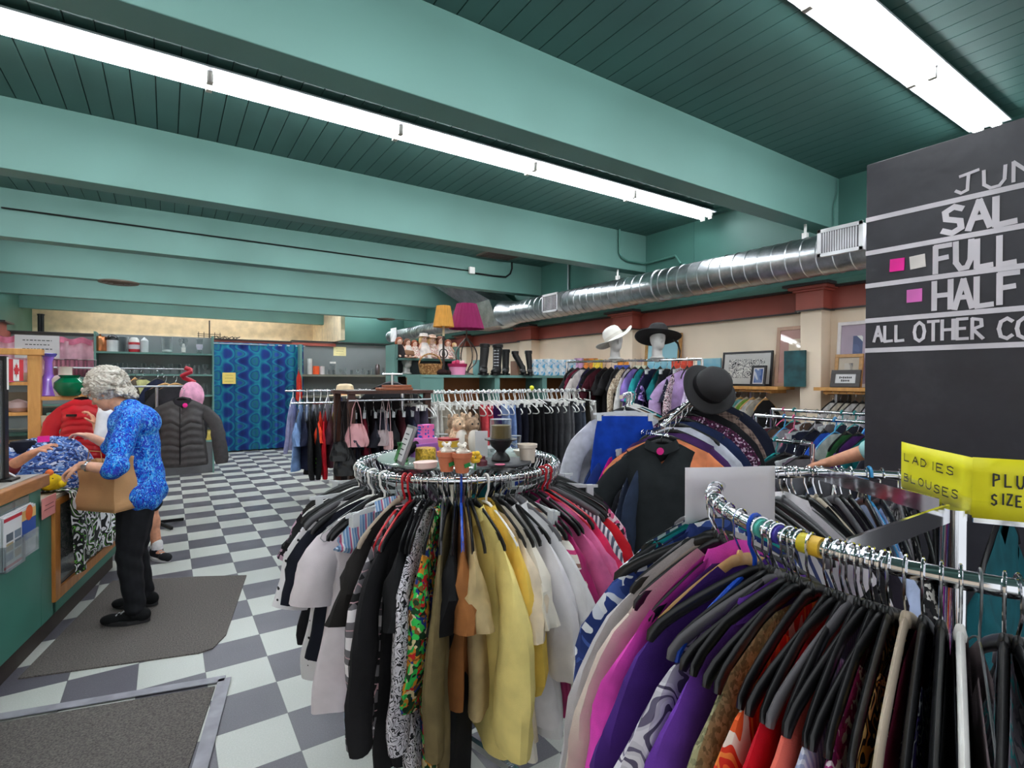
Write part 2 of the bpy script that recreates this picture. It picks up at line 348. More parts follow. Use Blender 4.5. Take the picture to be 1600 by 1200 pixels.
# sheet-metal drop feeding the duct, and the narrow far run
t = thing('duct_transition', 'folded sheet metal duct piece dropping from the ceiling behind the maroon lamp', 'duct', (XD, 0, ZD))
def sq(x0, x1, y0, y1, z): return [(x0, y0, z), (x1, y0, z), (x1, y1, z), (x0, y1, z)]
mb = MB(); A = sq(-.62, .25, 8.35, 9.1, .75); B_ = sq(-.25, .25, 7.45, 8.3, .24); C_ = sq(-.20, .20, 7.25, 8.2, -.20)
mb.add(A + B_ + C_, [(0, 1, 5, 4), (1, 2, 6, 5), (2, 3, 7, 6), (3, 0, 4, 7), (4, 5, 9, 8), (5, 6, 10, 9), (6, 7, 11, 10), (7, 4, 8, 11), (11, 10, 9, 8)])
mb.build('plenum', GALV, t, False)
MB().tube([(0, 6.95, 0), (0, 7.35, 0)], [RD, RD + .06], 24).build('collar', GALV, t)
t = thing('far_duct', 'narrow silver duct end with a rounded cap at the far teal wall', 'duct', (XD - .05, 0, ZD - .03))
pr = ribbed(8.1, 12.4, .135) + [(12.45, .13), (12.52, .10), (12.55, .05), (12.56, .001)]; MB().tube([(0, y, 0) for y, r in pr], [r for y, r in pr], 20).build('pipe', GALV, t)
tag(MB().bb(-.02, .0, -.17, .17, -.16, .16).build('duct_register', VENTW, None, False, loc=(4.49, 11.9, ZD - .03)), 'white register plate on the narrow far duct end', 'vent')
# conduit loops, cables and boxes on the beams
CON = paint('teal_conduit', (74, 122, 112), .5)
def conduit(pts, r, label, mat=None): return tag(MB().tube(pts, r, 8).build('conduit', mat or CON), label, 'conduit')
yb = 4.66
conduit([at(968, 358, y=yb), at(968, 395, y=yb), at(972, 402, y=yb), at(980, 407, y=yb), at(1000, 411, y=yb), (5.08, yb, at(1010, 412, y=yb).z), (5.11, 4.55, at(1010, 412, y=yb).z), (5.11, 4.2, at(1010, 412, y=yb).z + .01), (5.11, 4.12, at(1010, 412, y=yb).z - .1)], .013, 'teal painted conduit looping down the second beam to the duct wall')
conduit([at(1309, 280, y=2.36), at(1309, 300, y=2.36), at(1303, 325, y=2.36), at(1303, 352, y=2.36)], .006, 'thin teal wire down the nearest beam by the wall corner')
yb = 6.92
q = at(736, 423, y=yb)
conduit([at(800, 408, y=yb), at(800, 420, y=yb), at(797, 428, y=yb), at(790, 433, y=yb), at(770, 431, y=yb), at(743, 427, y=yb)], .014, 'black cable curving along the third beam to a white box', BLACKP)
conduit([at(2, 324, y=yb), at(400, 378, y=yb), at(734, 423, y=yb)], .008, 'thin dark wire clipped along the whole third beam', BLACKP)
tag(MB().box((q.x, yb - .02, q.z), (.09, .05, .1)).build('junction_box', WHITEP, None, False, bevel=.006), 'white junction box on the third beam beside a black cable', 'box')
conduit([(5.10, 6.2, 3.4), (5.10, 6.2, 2.78)], .014, 'steel conduit dropping down the teal wall to the small duct grille', BRUSH)
tag(MB().bb(-.004, .004, -.002, .002, -.85, 0).build('wall_joint', CON, None, False, loc=(5.132, 3.95, 3.42)), 'thin vertical wall joint strip above the silver duct', 'joint')
# ceiling vents
RG = paint('rusty_vent', (104, 92, 82), .5)
t = thing('ceiling_register', 'rusty square ceiling register beside the third beam', 'vent', (at(780, 398, z=ZC).x, 6.55, ZC))
MB().bb(-.28, .28, -.24, .24, -.02, 0).build('plate', RG, t, False); s = MB()
for i in range(9): s.bb(-.25, .25, -.2 + i * .05 - .012, -.2 + i * .05 + .012, -.028, -.019)
s.build('slats', paint('vent_brown', (72, 56, 48), .6), t, False)
for n_, (px, py, yy, r) in enumerate([(184, 440, 9.12, .24), (608, 477, 11.4, .2)]):
    q = at(px, py, y=yy)
    t = thing('round_ceiling_diffuser', ['round bronze ceiling diffuser hanging beneath the beams above the pink curtain', 'round bronze ceiling diffuser beneath the beams near the lampshades'][n_], 'vent', (q.x, yy + .19, 2.955), 0, 'round diffusers under the beams')
    MB().lathe([(r, 0), (r * .98, -.02), (r * .8, -.012), (r * .78, -.03), (r * .55, -.018), (r * .53, -.036), (r * .28, -.024), (r * .26, -.04), (.001, -.04)], 28).build('rings', RG, t)
# ================================================================== hangers and garments (local frame: rail centre at origin, x along the shoulders, z up)
def sstep(a, b, x):
    t = min(1, max(0, (x - a) / (b - a))); return t * t * (3 - 2 * t)
def hook_mb(r=.0022, R=.019, neck=-.078, n=6):
    pts = [(0, 0, neck), (0, 0, neck + .02), (.006, 0, -.048), (.016, 0, -.03)]
    for i in range(11):
        a = R_(-35 + i * 23); pts.append((R * math.cos(a), 0, R * math.sin(a)))
    return MB().tube(pts, r, n)
ARM = [(0, -.078), (.02, -.079), (.045, -.088), (.08, -.102), (.12, -.120), (.16, -.140), (.19, -.158), (.207, -.174), (.212, -.186)]
def arm_pts(): return [(-x, 0, z) for x, z in ARM[::-1]] + [(x, 0, z) for x, z in ARM[1:]]
HG = {}
def hanger_kind(k):
    if k in HG: return HG[k]
    if k in ('black', 'wood', 'grey', 'tan', 'white'):       # moulded, flat section
        n = len(arm_pts()); b = MB().tube(arm_pts(), [.005] * n, 8, ry=[.007] + [.012] * (n - 2) + [.007]); b.lathe([(.007, -.082), (.008, -.074), (.005, -.062), (.001, -.058)], 10)
        body = b.mesh('hanger_body'); hook = hook_mb().mesh('hook')
        mats = {'black': BLACKP, 'wood': wood('hanger_wood', (196, 142, 84), (226, 178, 118)), 'grey': paint('grey_plastic', (96, 94, 98), .35), 'tan': paint('tan_plastic', (188, 172, 152), .4), 'white': WHITEP}
        r = (body, mats[k], hook, CHROME)
    elif k in ('blue', 'red', 'whitetube', 'skyblue', 'pink', 'teal'):     # tubular with a plastic hook and bottom bar
        b = MB().tube(arm_pts() + [(.2, 0, -.198), (.18, 0, -.203), (-.18, 0, -.203), (-.2, 0, -.198)], .0052, 8, closed=True)
        c = {'blue': (22, 70, 178), 'red': (186, 20, 34), 'whitetube': (236, 234, 230), 'skyblue': (58, 150, 205), 'pink': (222, 96, 140), 'teal': (20, 150, 150)}[k]
        r = (b.mesh('hanger_body'), paint(k + '_plastic', c, .3), hook_mb(.0042, .02, n=8).mesh('hook'), paint(k + '_plastic', c, .3))
    elif k == 'wire':
        b = MB().tube(arm_pts() + [(.2, 0, -.20), (-.2, 0, -.20)], .0015, 5, closed=True); r = (b.mesh('hanger_body'), BRUSH, hook_mb(.0016).mesh('hook'), BRUSH)
    elif k in ('clip', 'blackclip', 'clearclip'):
        b = MB().tube([(0, 0, -.078), (0, 0, -.098), (-.17, 0, -.104), (.17, 0, -.104)], .004, 6) if 0 else MB().bar((-.185, 0, -.102), (.185, 0, -.102), .012, .006).bar((0, 0, -.075), (0, 0, -.102), .012, .006).bar((-.16, 0, -.100), (0, 0, -.084), .006, .005).bar((.16, 0, -.100), (0, 0, -.084), .006, .005)
        for s in (-1, 1): b.bb(s * .15 - .014, s * .15 + .014, -.011, .011, -.142, -.096)
        c = {'clip': WHITEP, 'blackclip': BLACKP, 'clearclip': paint('pale_plastic', (212, 214, 216), .25)}[k]
        r = (b.mesh('hanger_body', False), c, hook_mb(.004 if k == 'clip' else .0022, .02).mesh('hook'), c if k == 'clip' else CHROME)
    HG[k] = r; return r
HWORD = {'black': 'black plastic', 'wood': 'wooden', 'grey': 'grey plastic', 'tan': 'tan', 'white': 'white plastic', 'blue': 'bright blue tubular', 'red': 'red tubular', 'whitetube': 'white tubular', 'skyblue': 'sky blue tubular', 'pink': 'pink tubular', 'teal': 'teal tubular', 'wire': 'wire', 'clip': 'white clip', 'blackclip': 'black clip', 'clearclip': 'clear clip'}
MASS = []; FAR = {'shirts on the rear rail', 't-shirts on the low rail', 'clothes on the high rail', 'tops on the wall rail', 'tops on the second wall rail', 'blouses on the far wall rod', 'blouses on the near wall rod', 'jackets on the skirt rail', 'coats on the low rail', 'wooden rack'}
def hang_hanger(kind, loc, rz, short, where):
    body, bm_, hook, hm_ = hanger_kind(kind)
    if where in FAR:
        for me, mt in ((body, bm_), (hook, hm_)): MASS.append((me, mt, Matrix.Translation(loc) @ Matrix.Rotation(rz, 4, 'Z')))
        return
    o = link('clothes_hanger', body, bm_, None, loc, rz)
    lab = f'{HWORD[kind]} hanger holding the {short}'
    for cut in (' next to ', ' with ', ' facing ', ' beside ', ' on the ', ' behind '):
        if len(lab.split()) > 16: lab = lab.rsplit(cut, 1)[0]
    tag(o, lab, 'hanger', 'hangers on the ' + where)
    link('hook', hook, hm_, o)
    return o
def garment(seed, W=.205, L=.70, hem=.23, T=.030, neck=.055, drop=.06, sleeve=.22, cuff=.05, flare=.35, slope=.085, fold=1.0, nu=30, nv=15, ruffle=0, waist=0, puff=0):
    """body, left sleeve, right sleeve meshes of a garment on a hanger"""
    rd = random.Random(seed); p = [rd.uniform(0, 6.28) for _ in range(8)]; k1 = rd.uniform(16, 24); k2 = rd.uniform(34, 48)
    def zt(x):
        a = abs(x); return -.083 - slope * max(0, (a - .045) / .165) ** 1.15
    side = rd.choice((-1, 1))
    def body(u, v):
        th = 2 * math.pi * u; c = math.cos(th); s = math.sin(th)
        hw = W * (1 - v) ** .0
        hw = W + (hem - W) * sstep(.1, 1, v) - .018 * sstep(0, .25, v) * (1 - sstep(.4, 1, v)) - waist * math.exp(-((v - .5) / .2) ** 2)
        tt = .0065 + (T - .0025) * sstep(0, .3, v) * (1 + .35 * v)
        x = hw * math.copysign(abs(c) ** .62, c); y = tt * math.copysign(abs(s) ** .8, s)
        z0 = zt(x)
        nd_ = max(0, 1 - (abs(x) / neck) ** 2) if abs(x) < neck else 0
        z0 -= nd_ * (drop if s * side > 0 else .012)
        z = z0 + (-L - z0) * v
        a = .016 * fold * sstep(.12, .9, v)
        y += a * (math.sin(k1 * x + p[0] + 1.3 * v) + .6 * math.sin(k2 * x + p[1] - 2 * v)) * (1 if s > -.2 else .8)
        y += .02 * math.sin(2.2 * v + p[4]) * v
        y += puff * .012 * abs(math.sin(v * 9 * math.pi)) * math.copysign(1, s)
        x += .006 * fold * math.sin(14 * v + p[2]) * sstep(.2, 1, v)
        z += .010 * math.sin(9 * x + p[3]) * v
        if ruffle: y += .012 * math.sin(22 * v + 5 * math.sin(8 * x)) * sstep(.1, .3, v)
        return (x, y, z)
    out = [MB().grid(body, nu, nv, True)]
    if sleeve > 0:
        for sg in (-1, 1):
            a0 = R_(50 + rd.uniform(-6, 6)); a1 = R_(rd.uniform(1, 8) if sleeve > .3 else 13 + rd.uniform(-6, 8)); n = 11 if sleeve > .3 else 8
            P = [Vector((sg * (W - .004 - .062 * math.cos(a0)), 0, zt(W) - .002 - .062 * math.sin(a0)))]; ang = []
            for i in range(n):
                t = i / (n - 1); a = a0 + (a1 - a0) * sstep(0, .55, t); ang.append(a); q = P[-1] + Vector((sg * math.sin(a), 0, -math.cos(a))) * (sleeve + .03) / n; P.append(q)
            sway = rd.uniform(-.03, .03); q0 = rd.uniform(0, 6)
            def slv(u, v, P=P, ang=ang, n=n, sg=sg, sway=sway, q0=q0):
                f = v * n; i = min(n - 1, int(f)); w = f - i; c = P[i].lerp(P[i + 1], w); a = ang[i]
                N = Vector((sg * math.cos(a), 0, math.sin(a))); th = 2 * math.pi * u
                rn = .062 + (cuff * 1.05 - .062) * sstep(0, 1, v); rb = .008 + (cuff * .58 - .008) * sstep(0, .6, v)
                wr = 1 + .10 * fold * math.sin(3 * th + 7 * v + q0) + .06 * fold * math.sin(15 * v * (1 + sleeve) + 2 * th + q0)
                if sleeve > .3 and v > .93: wr *= .86
                if ruffle: wr *= 1 + .18 * math.sin(5 * th + q0) * v
                if puff: wr *= 1 + .12 * abs(math.sin(v * 7 * math.pi))
                pt = c + N * (rn * wr * math.cos(th)); pt.y += rb * wr * math.sin(th) + sway * v * v + (.008 * fold * math.sin(9 * v + q0)) * v
                return tuple(pt)
            out.append(MB().grid(slv, 14, n + 2 if sleeve > .3 else 8, True))
    return out
def collar_mb(seed, neck=.055, h=.035):
    rd = random.Random(seed)
    def f(u, v):
        th = 2 * math.pi * u; c = math.cos(th); s = math.sin(th); x = (neck + .004 + .022 * v) * c; y = (.012 + .014 * v) * s
        return (x, y, -.075 - .02 * v - abs(x) * .25 + h * .4 * (1 - v) - (.05 * (1 + v * .4) if s < 0 else 0) * (1 - abs(c)) ** .8)
    return MB().grid(f, 18, 4, True)
def trousers(seed, wst=.185, L=1.0, T=.022, leg=.11):
    rd = random.Random(seed); p = [rd.uniform(0, 6) for _ in range(4)]; mb = MB(); side = rd.uniform(-.01, .01)
    def top(u, v):
        th = 2 * math.pi * u; c = math.cos(th); s = math.sin(th); hw = wst + .02 * sstep(0, 1, v)
        x = hw * math.copysign(abs(c) ** .6, c); y = (.008 + T * sstep(0, .8, v)) * s; return (x, y + .004 * math.sin(30 * x + p[0]), -.118 - .24 * v)
    mb.grid(top, 26, 6, True)
    for sg in (-1, 1):
        def lg(u, v, sg=sg):
            th = 2 * math.pi * u; c = math.cos(th); s = math.sin(th); hw = .105 + (leg - .105) * v
            x = sg * (.098 - .012 * v) + hw * math.copysign(abs(c) ** .7, c); y = (T * (1.15 - .2 * v)) * s + .006 * math.sin(26 * x + 4 * v + p[1]) + .018 * v * math.sin(p[2] + 2 * v)
            return (x, y, -.33 - (L - .33) * v)
        mb.grid(lg, 16, 9, True)
    return mb
def skirt(seed, wst=.16, L=.75, hem=.26, pleat=.010):
    rd = random.Random(seed); p = rd.uniform(0, 6)
    def f(u, v):
        th = 2 * math.pi * u; c = math.cos(th); s = math.sin(th); hw = wst + (hem - wst) * v ** .8
        x = hw * math.copysign(abs(c) ** .7, c); y = (.012 + .04 * v) * s + pleat * math.sin(52 * x / hw * .2 + p) * sstep(.05, .5, v); return (x, y, -.115 - (L - .115) * v)
    return MB().grid(f, 56, 10, True)
GM = {}          # cached far-garment meshes
def far_mesh(kind, i):
    k = (kind, i)
    if k in GM: return GM[k]
    a = dict(nu=22, nv=10, seed=100 + i * 7)
    if kind == 'tee': ms = garment(L=.66, sleeve=.20, cuff=.075, **a)
    elif kind == 'shirt': ms = garment(L=.72, sleeve=.56, cuff=.045, **a)
    elif kind == 'jacket': ms = garment(L=.72, sleeve=.58, cuff=.058, T=.042, W=.215, slope=.07, fold=.7, **a)
    elif kind == 'dress': ms = garment(L=1.0, sleeve=.14, hem=.27, cuff=.07, **a)
    elif kind == 'tank': ms = garment(L=.62, sleeve=0, W=.17, neck=.10, drop=.1, **a)
    elif kind == 'trousers': ms = [trousers(i + 5)]
    elif kind == 'skirt': ms = [skirt(i + 9)]
    M = MB()
    for q in ms: M.add(q.v, q.f)
    GM[k] = M.mesh(kind); return GM[k]
def g_near(name, label, cat, mat, loc, rz, group, seed, collar=None, sleeve_mat=None, **kw):
    """one garment with its sleeves and collar as parts"""
    ms = garment(seed, **kw); o = ms[0].build(name, mat, None, True, loc=loc, rz=rz); tag(o, label, cat, group)
    for q in ms[1:]: q.build('sleeve', sleeve_mat or mat, o)
    if collar: collar_mb(seed, kw.get('neck', .055)).build('collar', mat if collar is True else collar, o)
    return o
rnd = random.Random(11)
def rail_row(items, rack, group, p0, p1, rz, jit=6, off=0):
    """items: (desc, short, kind, material, hanger). Evenly along p0-p1; each label says what hangs on either side"""
    n = len(items); p0 = Vector(p0); p1 = Vector(p1); obs = []
    for i, (desc, short, kind, mat, hg) in enumerate(items):
        q = p0.lerp(p1, (i + .5) / n); a = rz + R_(rnd.uniform(-jit, jit))
        o = link({'tee': 't_shirt', 'tank': 'top'}.get(kind, kind), far_mesh(kind, (i * 3 + len(items)) % 5), mat, None, q, a)
        near = items[i - 1][1] if i else None; nxt = items[i + 1][1] if i < n - 1 else None
        lab = f'{desc} on {rack}, ' + (f'between {near} and {nxt}' if near and nxt else f'end piece beside {nxt or near}')
        if len(lab.split()) > 16: lab = f'{desc} on {rack}'
        tag(o, lab, {'tee': 't-shirt', 'tank': 'top'}.get(kind, kind), group)
        if hg: hang_hanger(hg, q, a, f'{short} on {rack}' + (f' next to {near}' if near else ''), group)
        obs.append(o)
    return obs
C = cloth
# ================================================================== the round rack in the middle
R1C = Vector((1.03, 1.97, 1.235)); R1R = .405
def ring(C_, R, r, n=64): return MB().tube([(C_[0] + R * math.cos(2 * math.pi * i / n), C_[1] + R * math.sin(2 * math.pi * i / n), C_[2]) for i in range(n)], r, 12, closed=True)
def round_rack(cx, cy, z, R, label, r, spokes, a0, flat):
    t = thing('round_rack', label, 'clothes rack', (cx, cy, 0))
    ring((0, 0, z), R, r).build('ring_rail', CHROME, t)
    MB().cyl((0, 0, .06), (0, 0, z + .01), .022, 16).build('post', CHROME, t)
    for i in range(spokes):
        a = a0 + 2 * math.pi * i / spokes; d = Vector((math.cos(a), math.sin(a), 0)); s = MB()
        if flat: s.bar(d * .03 + Vector((0, 0, z + .004)), d * (R - r) + Vector((0, 0, z + .004)), .036, .006)
        else: s.bar(d * .02 + Vector((0, 0, z - .005)), d * (R - r) + Vector((0, 0, z - .005)), .02, .008)
        s.build('spoke', CHROME, t)
        if flat:
            for e in (.045, R - .035): MB().cyl(d * e + Vector((-d.y, d.x, 0)) * .002 + Vector((0, 0, z + .004)), d * e + Vector((-d.y, d.x, 0)) * -.007 + Vector((0, 0, z + .004)), .007, 10).build('bolt', BRUSH, t)
    for i in range(4):
        a = .4 + math.pi / 2 * i; d = Vector((math.cos(a), math.sin(a), 0)); MB().bar(Vector((0, 0, .085)), d * .40 + Vector((0, 0, .025)), .028, .022).build('leg', CHROME, t)
    return t
round_rack(R1C.x, R1C.y, R1C.z, R1R, 'chrome round clothes rack under the glass tabletop in the middle of the shop', .0125, 4, .3, False)
CAMA = math.atan2(-R1C.y, -R1C.x)
jungle = floral('print_jungle', [(24, 60, 32), (40, 168, 74), (120, 78, 34), (214, 196, 150), (28, 52, 120), (190, 30, 34), (196, 130, 40), (18, 40, 26), (52, 190, 84)], 58, .10)
bwpat = swirl('print_black_white', [(20, 20, 24), (225, 222, 224)], 26, 9)
bwpat2 = swirl('print_white_black', [(220, 216, 222), (24, 24, 28), (200, 196, 204)], 40, 7)
plaidbw = plaid('plaid_black_white', (20, 20, 22), (110, 106, 110), (232, 226, 228), .075, (200, 160, 166))
bluestripe = stripes('stripe_blue_pink', [(176, 196, 220), (120, 160, 205), (226, 226, 232), (196, 90, 130), (150, 180, 214), (90, 130, 180)], .028)
crochet = stripes('stripe_cream_pink', [(232, 226, 214), (226, 218, 204), (205, 60, 120), (236, 230, 220), (228, 222, 210), (150, 110, 96)], .075, 'Z')
pinkfl = floral('print_pink_floral', [(226, 190, 204), (214, 96, 140), (44, 30, 40), (240, 226, 230), (150, 40, 90)], 60, .04)
greystripe = stripes('stripe_grey', [(232, 232, 236), (92, 96, 116)], .016)
polka = dots('dots_white_black', (228, 224, 226), (16, 16, 22), 30, .16)
TEE = dict(sleeve=.20, cuff=.078); LONG = dict(sleeve=.54, cuff=.052); TQ = dict(sleeve=.36, cuff=.07)
R1 = [ # angle from the camera side (left negative), name, label core, short, category, material, options, hanger, collar, twist
 (-155, 'blouse', 'mauve print blouse at the back of the round rack below the picture frame', 'mauve print blouse', floral('print_mauve', [(140, 96, 130), (220, 200, 214), (84, 50, 80)], 50), dict(L=.66, **TEE), 'black', 0, 0),
 (-133, 'blouse', 'black blouse at the back of the round rack', 'black blouse at the back', C('black', (22, 22, 24)), dict(L=.7, **TEE), 'black', 0, 0),
 (-115, 'cardigan', 'charcoal cardigan on the far side of the round rack', 'charcoal cardigan', C('charcoal', (52, 52, 56)), dict(L=.7, **LONG), 'black', 0, 0),
 (-100, 'blouse', 'black and white print blouse with puckered cuffs behind the polka dot top', 'black and white puckered blouse', bwpat, dict(L=.66, **TEE), 'black', 0, 0),
 (-88, 'blouse', 'mauve and black leaf print top sticking out behind the polka dot top', 'mauve leaf print top', floral('print_mauve2', [(170, 120, 150), (40, 30, 40), (206, 170, 190)], 48), dict(L=.6, **TEE), 'black', 0, 0),
 (-76, 'blouse', 'black sleeveless top on the left side of the round rack', 'black sleeveless top', C('black2', (28, 27, 30)), dict(L=.66, sleeve=.10, cuff=.08), 'whitetube', 0, 0),
 (-60, 'blouse', 'white polka dot blouse with black spots, outermost on the left of the round rack', 'polka dot blouse', polka, dict(L=.74, sleeve=.26, cuff=.06), 'black', 0, -14),
 (-51, 'top', 'navy short sleeved top between the polka dot blouse and white tee', 'navy top', C('navyblk', (22, 24, 36)), dict(L=.62, sleeve=.22, cuff=.07), 'whitetube', 0, -16),
 (-41, 't_shirt', 'long white t-shirt with short sleeves hanging on the round rack', 'long white t-shirt', C('white_pinkish', (226, 216, 220), .03), dict(L=.80, W=.20, hem=.25, sleeve=.20, cuff=.075, fold=.5), 'whitetube', 0, -27),
 (-36.5, 'blouse', 'blue and pink striped blouse showing beneath the black tee', 'blue striped blouse', bluestripe, dict(L=.84, W=.155, hem=.165, sleeve=.04, cuff=.06), 'black', 1, -22),
 (-31.5, 't_shirt', 'black short sleeved t-shirt beside the long white one', 'black t-shirt', C('black3', (32, 29, 28)), dict(L=.78, hem=.19, **TEE), 'tan', 0, 2),
 (-28, 'shirt', 'black and white plaid flannel shirt on the round rack', 'plaid flannel shirt', plaidbw, dict(L=.80, **LONG), 'red', 1, 6),
 (-25, 'cardigan', 'long black cardigan right of the plaid flannel shirt', 'long black cardigan', C('black4', (30, 29, 31)), dict(L=.86, **LONG), 'red', 0, 4),
 (-20, 't_shirt', 'black tee with white pattern panel beside the long black cardigan', 'black tee with patterned panel', C('black5', (24, 24, 26)), dict(L=.84, **TEE), 'black', bwpat, 8),
 (-15, 'tunic', 'white and black scribble print tunic left of the jungle print blouse', 'scribble print tunic', bwpat2, dict(L=.88, **LONG), 'black', 0, 2),
 (-10, 'blouse', 'jungle print blouse in green, red and brown on the round rack', 'jungle print blouse', jungle, dict(L=.88, sleeve=.42, cuff=.066), 'black', 1, 0),
 (-5.5, 'shirt', 'olive brown shirt just right of the jungle print blouse', 'olive brown shirt', C('olive', (112, 98, 66)), dict(L=.86, **LONG), 'black', 0, 0),
 (-2, 'dress', 'long black dress between the olive shirt and the brown blouse', 'long black dress', C('black6', (18, 18, 20)), dict(L=.98, **TEE), 'black', 0, 0),
 (1, 'blouse', 'rust brown blouse on the blue hanger of the round rack', 'rust brown blouse', C('rustbrown', (150, 96, 52)), dict(L=.66, **TEE), 'blue', 0, 0),
 (4, 'blouse', 'beige khaki blouse left of the pale yellow blouse', 'khaki blouse', C('khaki', (186, 164, 120)), dict(L=.70, **TEE), 'black', 0, 0),
 (8, 'blouse', 'pale yellow long sleeved blouse with wide cuffs on the round rack', 'pale yellow blouse', C('paleyellow', (240, 220, 138), .04), dict(L=.82, sleeve=.56, cuff=.085, fold=.7), 'black', 1, 16),
 (13.5, 'shirt', 'deeper yellow short sleeved shirt beside the pale yellow blouse', 'deeper yellow shirt', C('yellow', (238, 200, 92), .05), dict(L=.84, sleeve=.40, cuff=.075), 'whitetube', 1, 12),
 (17, 'cardigan', 'beige knit cardigan between the yellow shirt and white blouses', 'beige knit cardigan', C('beigeknit', (222, 204, 176)), dict(L=.80, sleeve=.24, cuff=.08), 'black', 0, 8),
 (20.5, 'blouse', 'cream lace blouse left of the white ruffled blouse', 'cream lace blouse', C('cream', (232, 224, 208), .04), dict(L=.86, sleeve=.22, cuff=.075, ruffle=1), 'black', 0, 6),
 (24.5, 'blouse', 'white ruffled blouse with frilled sleeves on the round rack', 'white ruffled blouse', C('white1', (234, 230, 232), .03), dict(L=.80, sleeve=.40, cuff=.075, ruffle=1), 'black', 1, 12),
 (30, 'shirt', 'long white linen shirt with full length sleeves', 'white linen shirt', C('white2', (226, 224, 224), .03), dict(L=.84, sleeve=.60, cuff=.062), 'grey', 1, 8),
 (34, 'cardigan', 'cream crochet top with pink stripes beside the magenta blouse', 'crochet striped top', crochet, dict(L=.62, sleeve=.34, cuff=.065), 'black', 0, 4),
 (39, 'blouse', 'shiny magenta blouse on the round rack', 'magenta blouse', paint('satin_magenta', (160, 18, 92), .38, 0, .12, 14), dict(L=.78, sleeve=.36, cuff=.078), 'black', 1, -4),
 (46, 'blouse', 'dusty pink blouse with tie ends, right of the magenta blouse', 'dusty pink blouse', C('dustypink', (206, 98, 146)), dict(L=.80, sleeve=.40, cuff=.085), 'black', 1, -6),
 (51, 't_shirt', 'rose pink short sleeved top between the dusty pink and crimson ones', 'rose pink top', C('rosepink', (222, 112, 160)), dict(L=.72, **TEE), 'red', 0, -6),
 (57, 't_shirt', 'bright crimson pink tee on the right of the round rack', 'crimson pink tee', C('crimson', (216, 44, 92)), dict(L=.78, sleeve=.22, cuff=.09), 'red', 0, -10),
 (64, 'blouse', 'grey and white pinstriped blouse under the crimson tee', 'pinstriped blouse', greystripe, dict(L=.72, **TEE), 'black', 0, -8),
 (70, 't_shirt', 'scarlet red tee at the right edge of the round rack', 'scarlet tee', C('scarlet', (196, 24, 38)), dict(L=.70, **TEE), 'black', 0, -8),
 (79, 'blouse', 'pink and black floral blouse at the right edge of the round rack', 'pink floral blouse', pinkfl, dict(L=.62, **TEE), 'black', 0, -8),
 (90, 'cardigan', 'dark plum cardigan behind the pink floral blouse', 'plum cardigan', C('plum', (70, 28, 66)), dict(L=.7, **LONG), 'black', 0, 0),
 (103, 'blouse', 'lilac floral blouse on the far right of the round rack', 'lilac floral blouse', floral('print_lilac', [(190, 160, 200), (90, 60, 120), (230, 220, 236)], 50), dict(L=.66, **TEE), 'black', 0, 0),
 (120, 'blouse', 'royal blue blouse at the back of the round rack', 'royal blue blouse', C('royal', (34, 62, 150)), dict(L=.66, **TEE), 'whitetube', 0, 0),
 (140, 'cardigan', 'dark green cardigan at the back of the round rack', 'dark green cardigan', C('darkgreen', (26, 66, 44)), dict(L=.68, **LONG), 'black', 0, 0),
 (160, 'blouse', 'teal blouse at the back of the round rack behind the candle stand', 'teal blouse', C('tealcloth', (18, 120, 126)), dict(L=.66, **TEE), 'black', 0, 0)]
CATS = {'t_shirt': 't-shirt'}
for i, (ph, nm, lab, short, mat, kw, hg, col, tw) in enumerate(R1):
    a = CAMA + R_(ph); loc = Vector((R1C.x + R1R * math.cos(a), R1C.y + R1R * math.sin(a), R1C.z)); rz = a + R_(tw)
    g_near(nm, lab, CATS.get(nm, nm), mat, loc, rz, 'clothes on the middle round rack', 500 + i, collar=(True if col == 1 else col or None), **{**dict(T=.026, slope=.08, W=.192), **kw})
    hang_hanger(hg, loc, rz, short + ' on the middle round rack', 'middle round rack')
# spare hangers crowding the ring (their garments are hidden below the others)
used = [r[0] for r in R1]; spare = [p_ for p_ in np.arange(-178, 178, 3.4) if min(abs(p_ - u) for u in used) > 1.5]
for i, ph in enumerate(spare):
    a = CAMA + R_(ph); loc = (R1C.x + R1R * math.cos(a), R1C.y + R1R * math.sin(a), R1C.z); k = ['black', 'black', 'grey', 'black', 'wire', 'black', 'clearclip'][i % 7]
    body, bm_, hook, hm_ = hanger_kind(k); o = link('clothes_hanger', body, bm_, None, loc, a + R_(rnd.uniform(-8, 8))); link('hook', hook, hm_, o)
    nb = min(R1, key=lambda r: abs(r[0] - ph))[3]
    tag(o, f'bare {HWORD[k]} hanger on the middle round rack by the {nb}', 'hanger', 'hangers on the middle round rack')
# ================================================================== the round rack in front (ladies blouses, plus size)
R2Z = 1.32; q = at(1490, 802, z=R2Z); R2C = Vector((q.x, q.y, R2Z)); R2R = .45
a0 = math.atan2(*(lambda v: (v.y, v.x))(at(1318, 866, z=R2Z) - R2C))
round_rack(R2C.x, R2C.y, R2Z, R2R, 'chrome three-spoke round rack with yellow paper signs in front of the chalkboard', .0135, 3, a0, True)
C2 = math.atan2(-R2C.y, -R2C.x)
hawaii = floral('print_hawaii', [(38, 58, 120), (30, 48, 104), (214, 216, 220), (60, 84, 150), (34, 52, 112), (200, 204, 214)], 30, .14)
paisley = swirl('print_paisley', [(196, 192, 200), (212, 208, 214), (84, 78, 100), (206, 202, 210), (188, 184, 194), (96, 90, 112)], 9, 7)
orangep = swirl('print_orange', [(206, 40, 26), (232, 96, 44), (240, 226, 210), (214, 54, 30), (236, 130, 60)], 12, 5, stretch=(1, 1, .35))
magfl = floral('print_magenta', [(150, 34, 110), (232, 214, 224), (170, 50, 126), (120, 22, 88)], 85, .05)
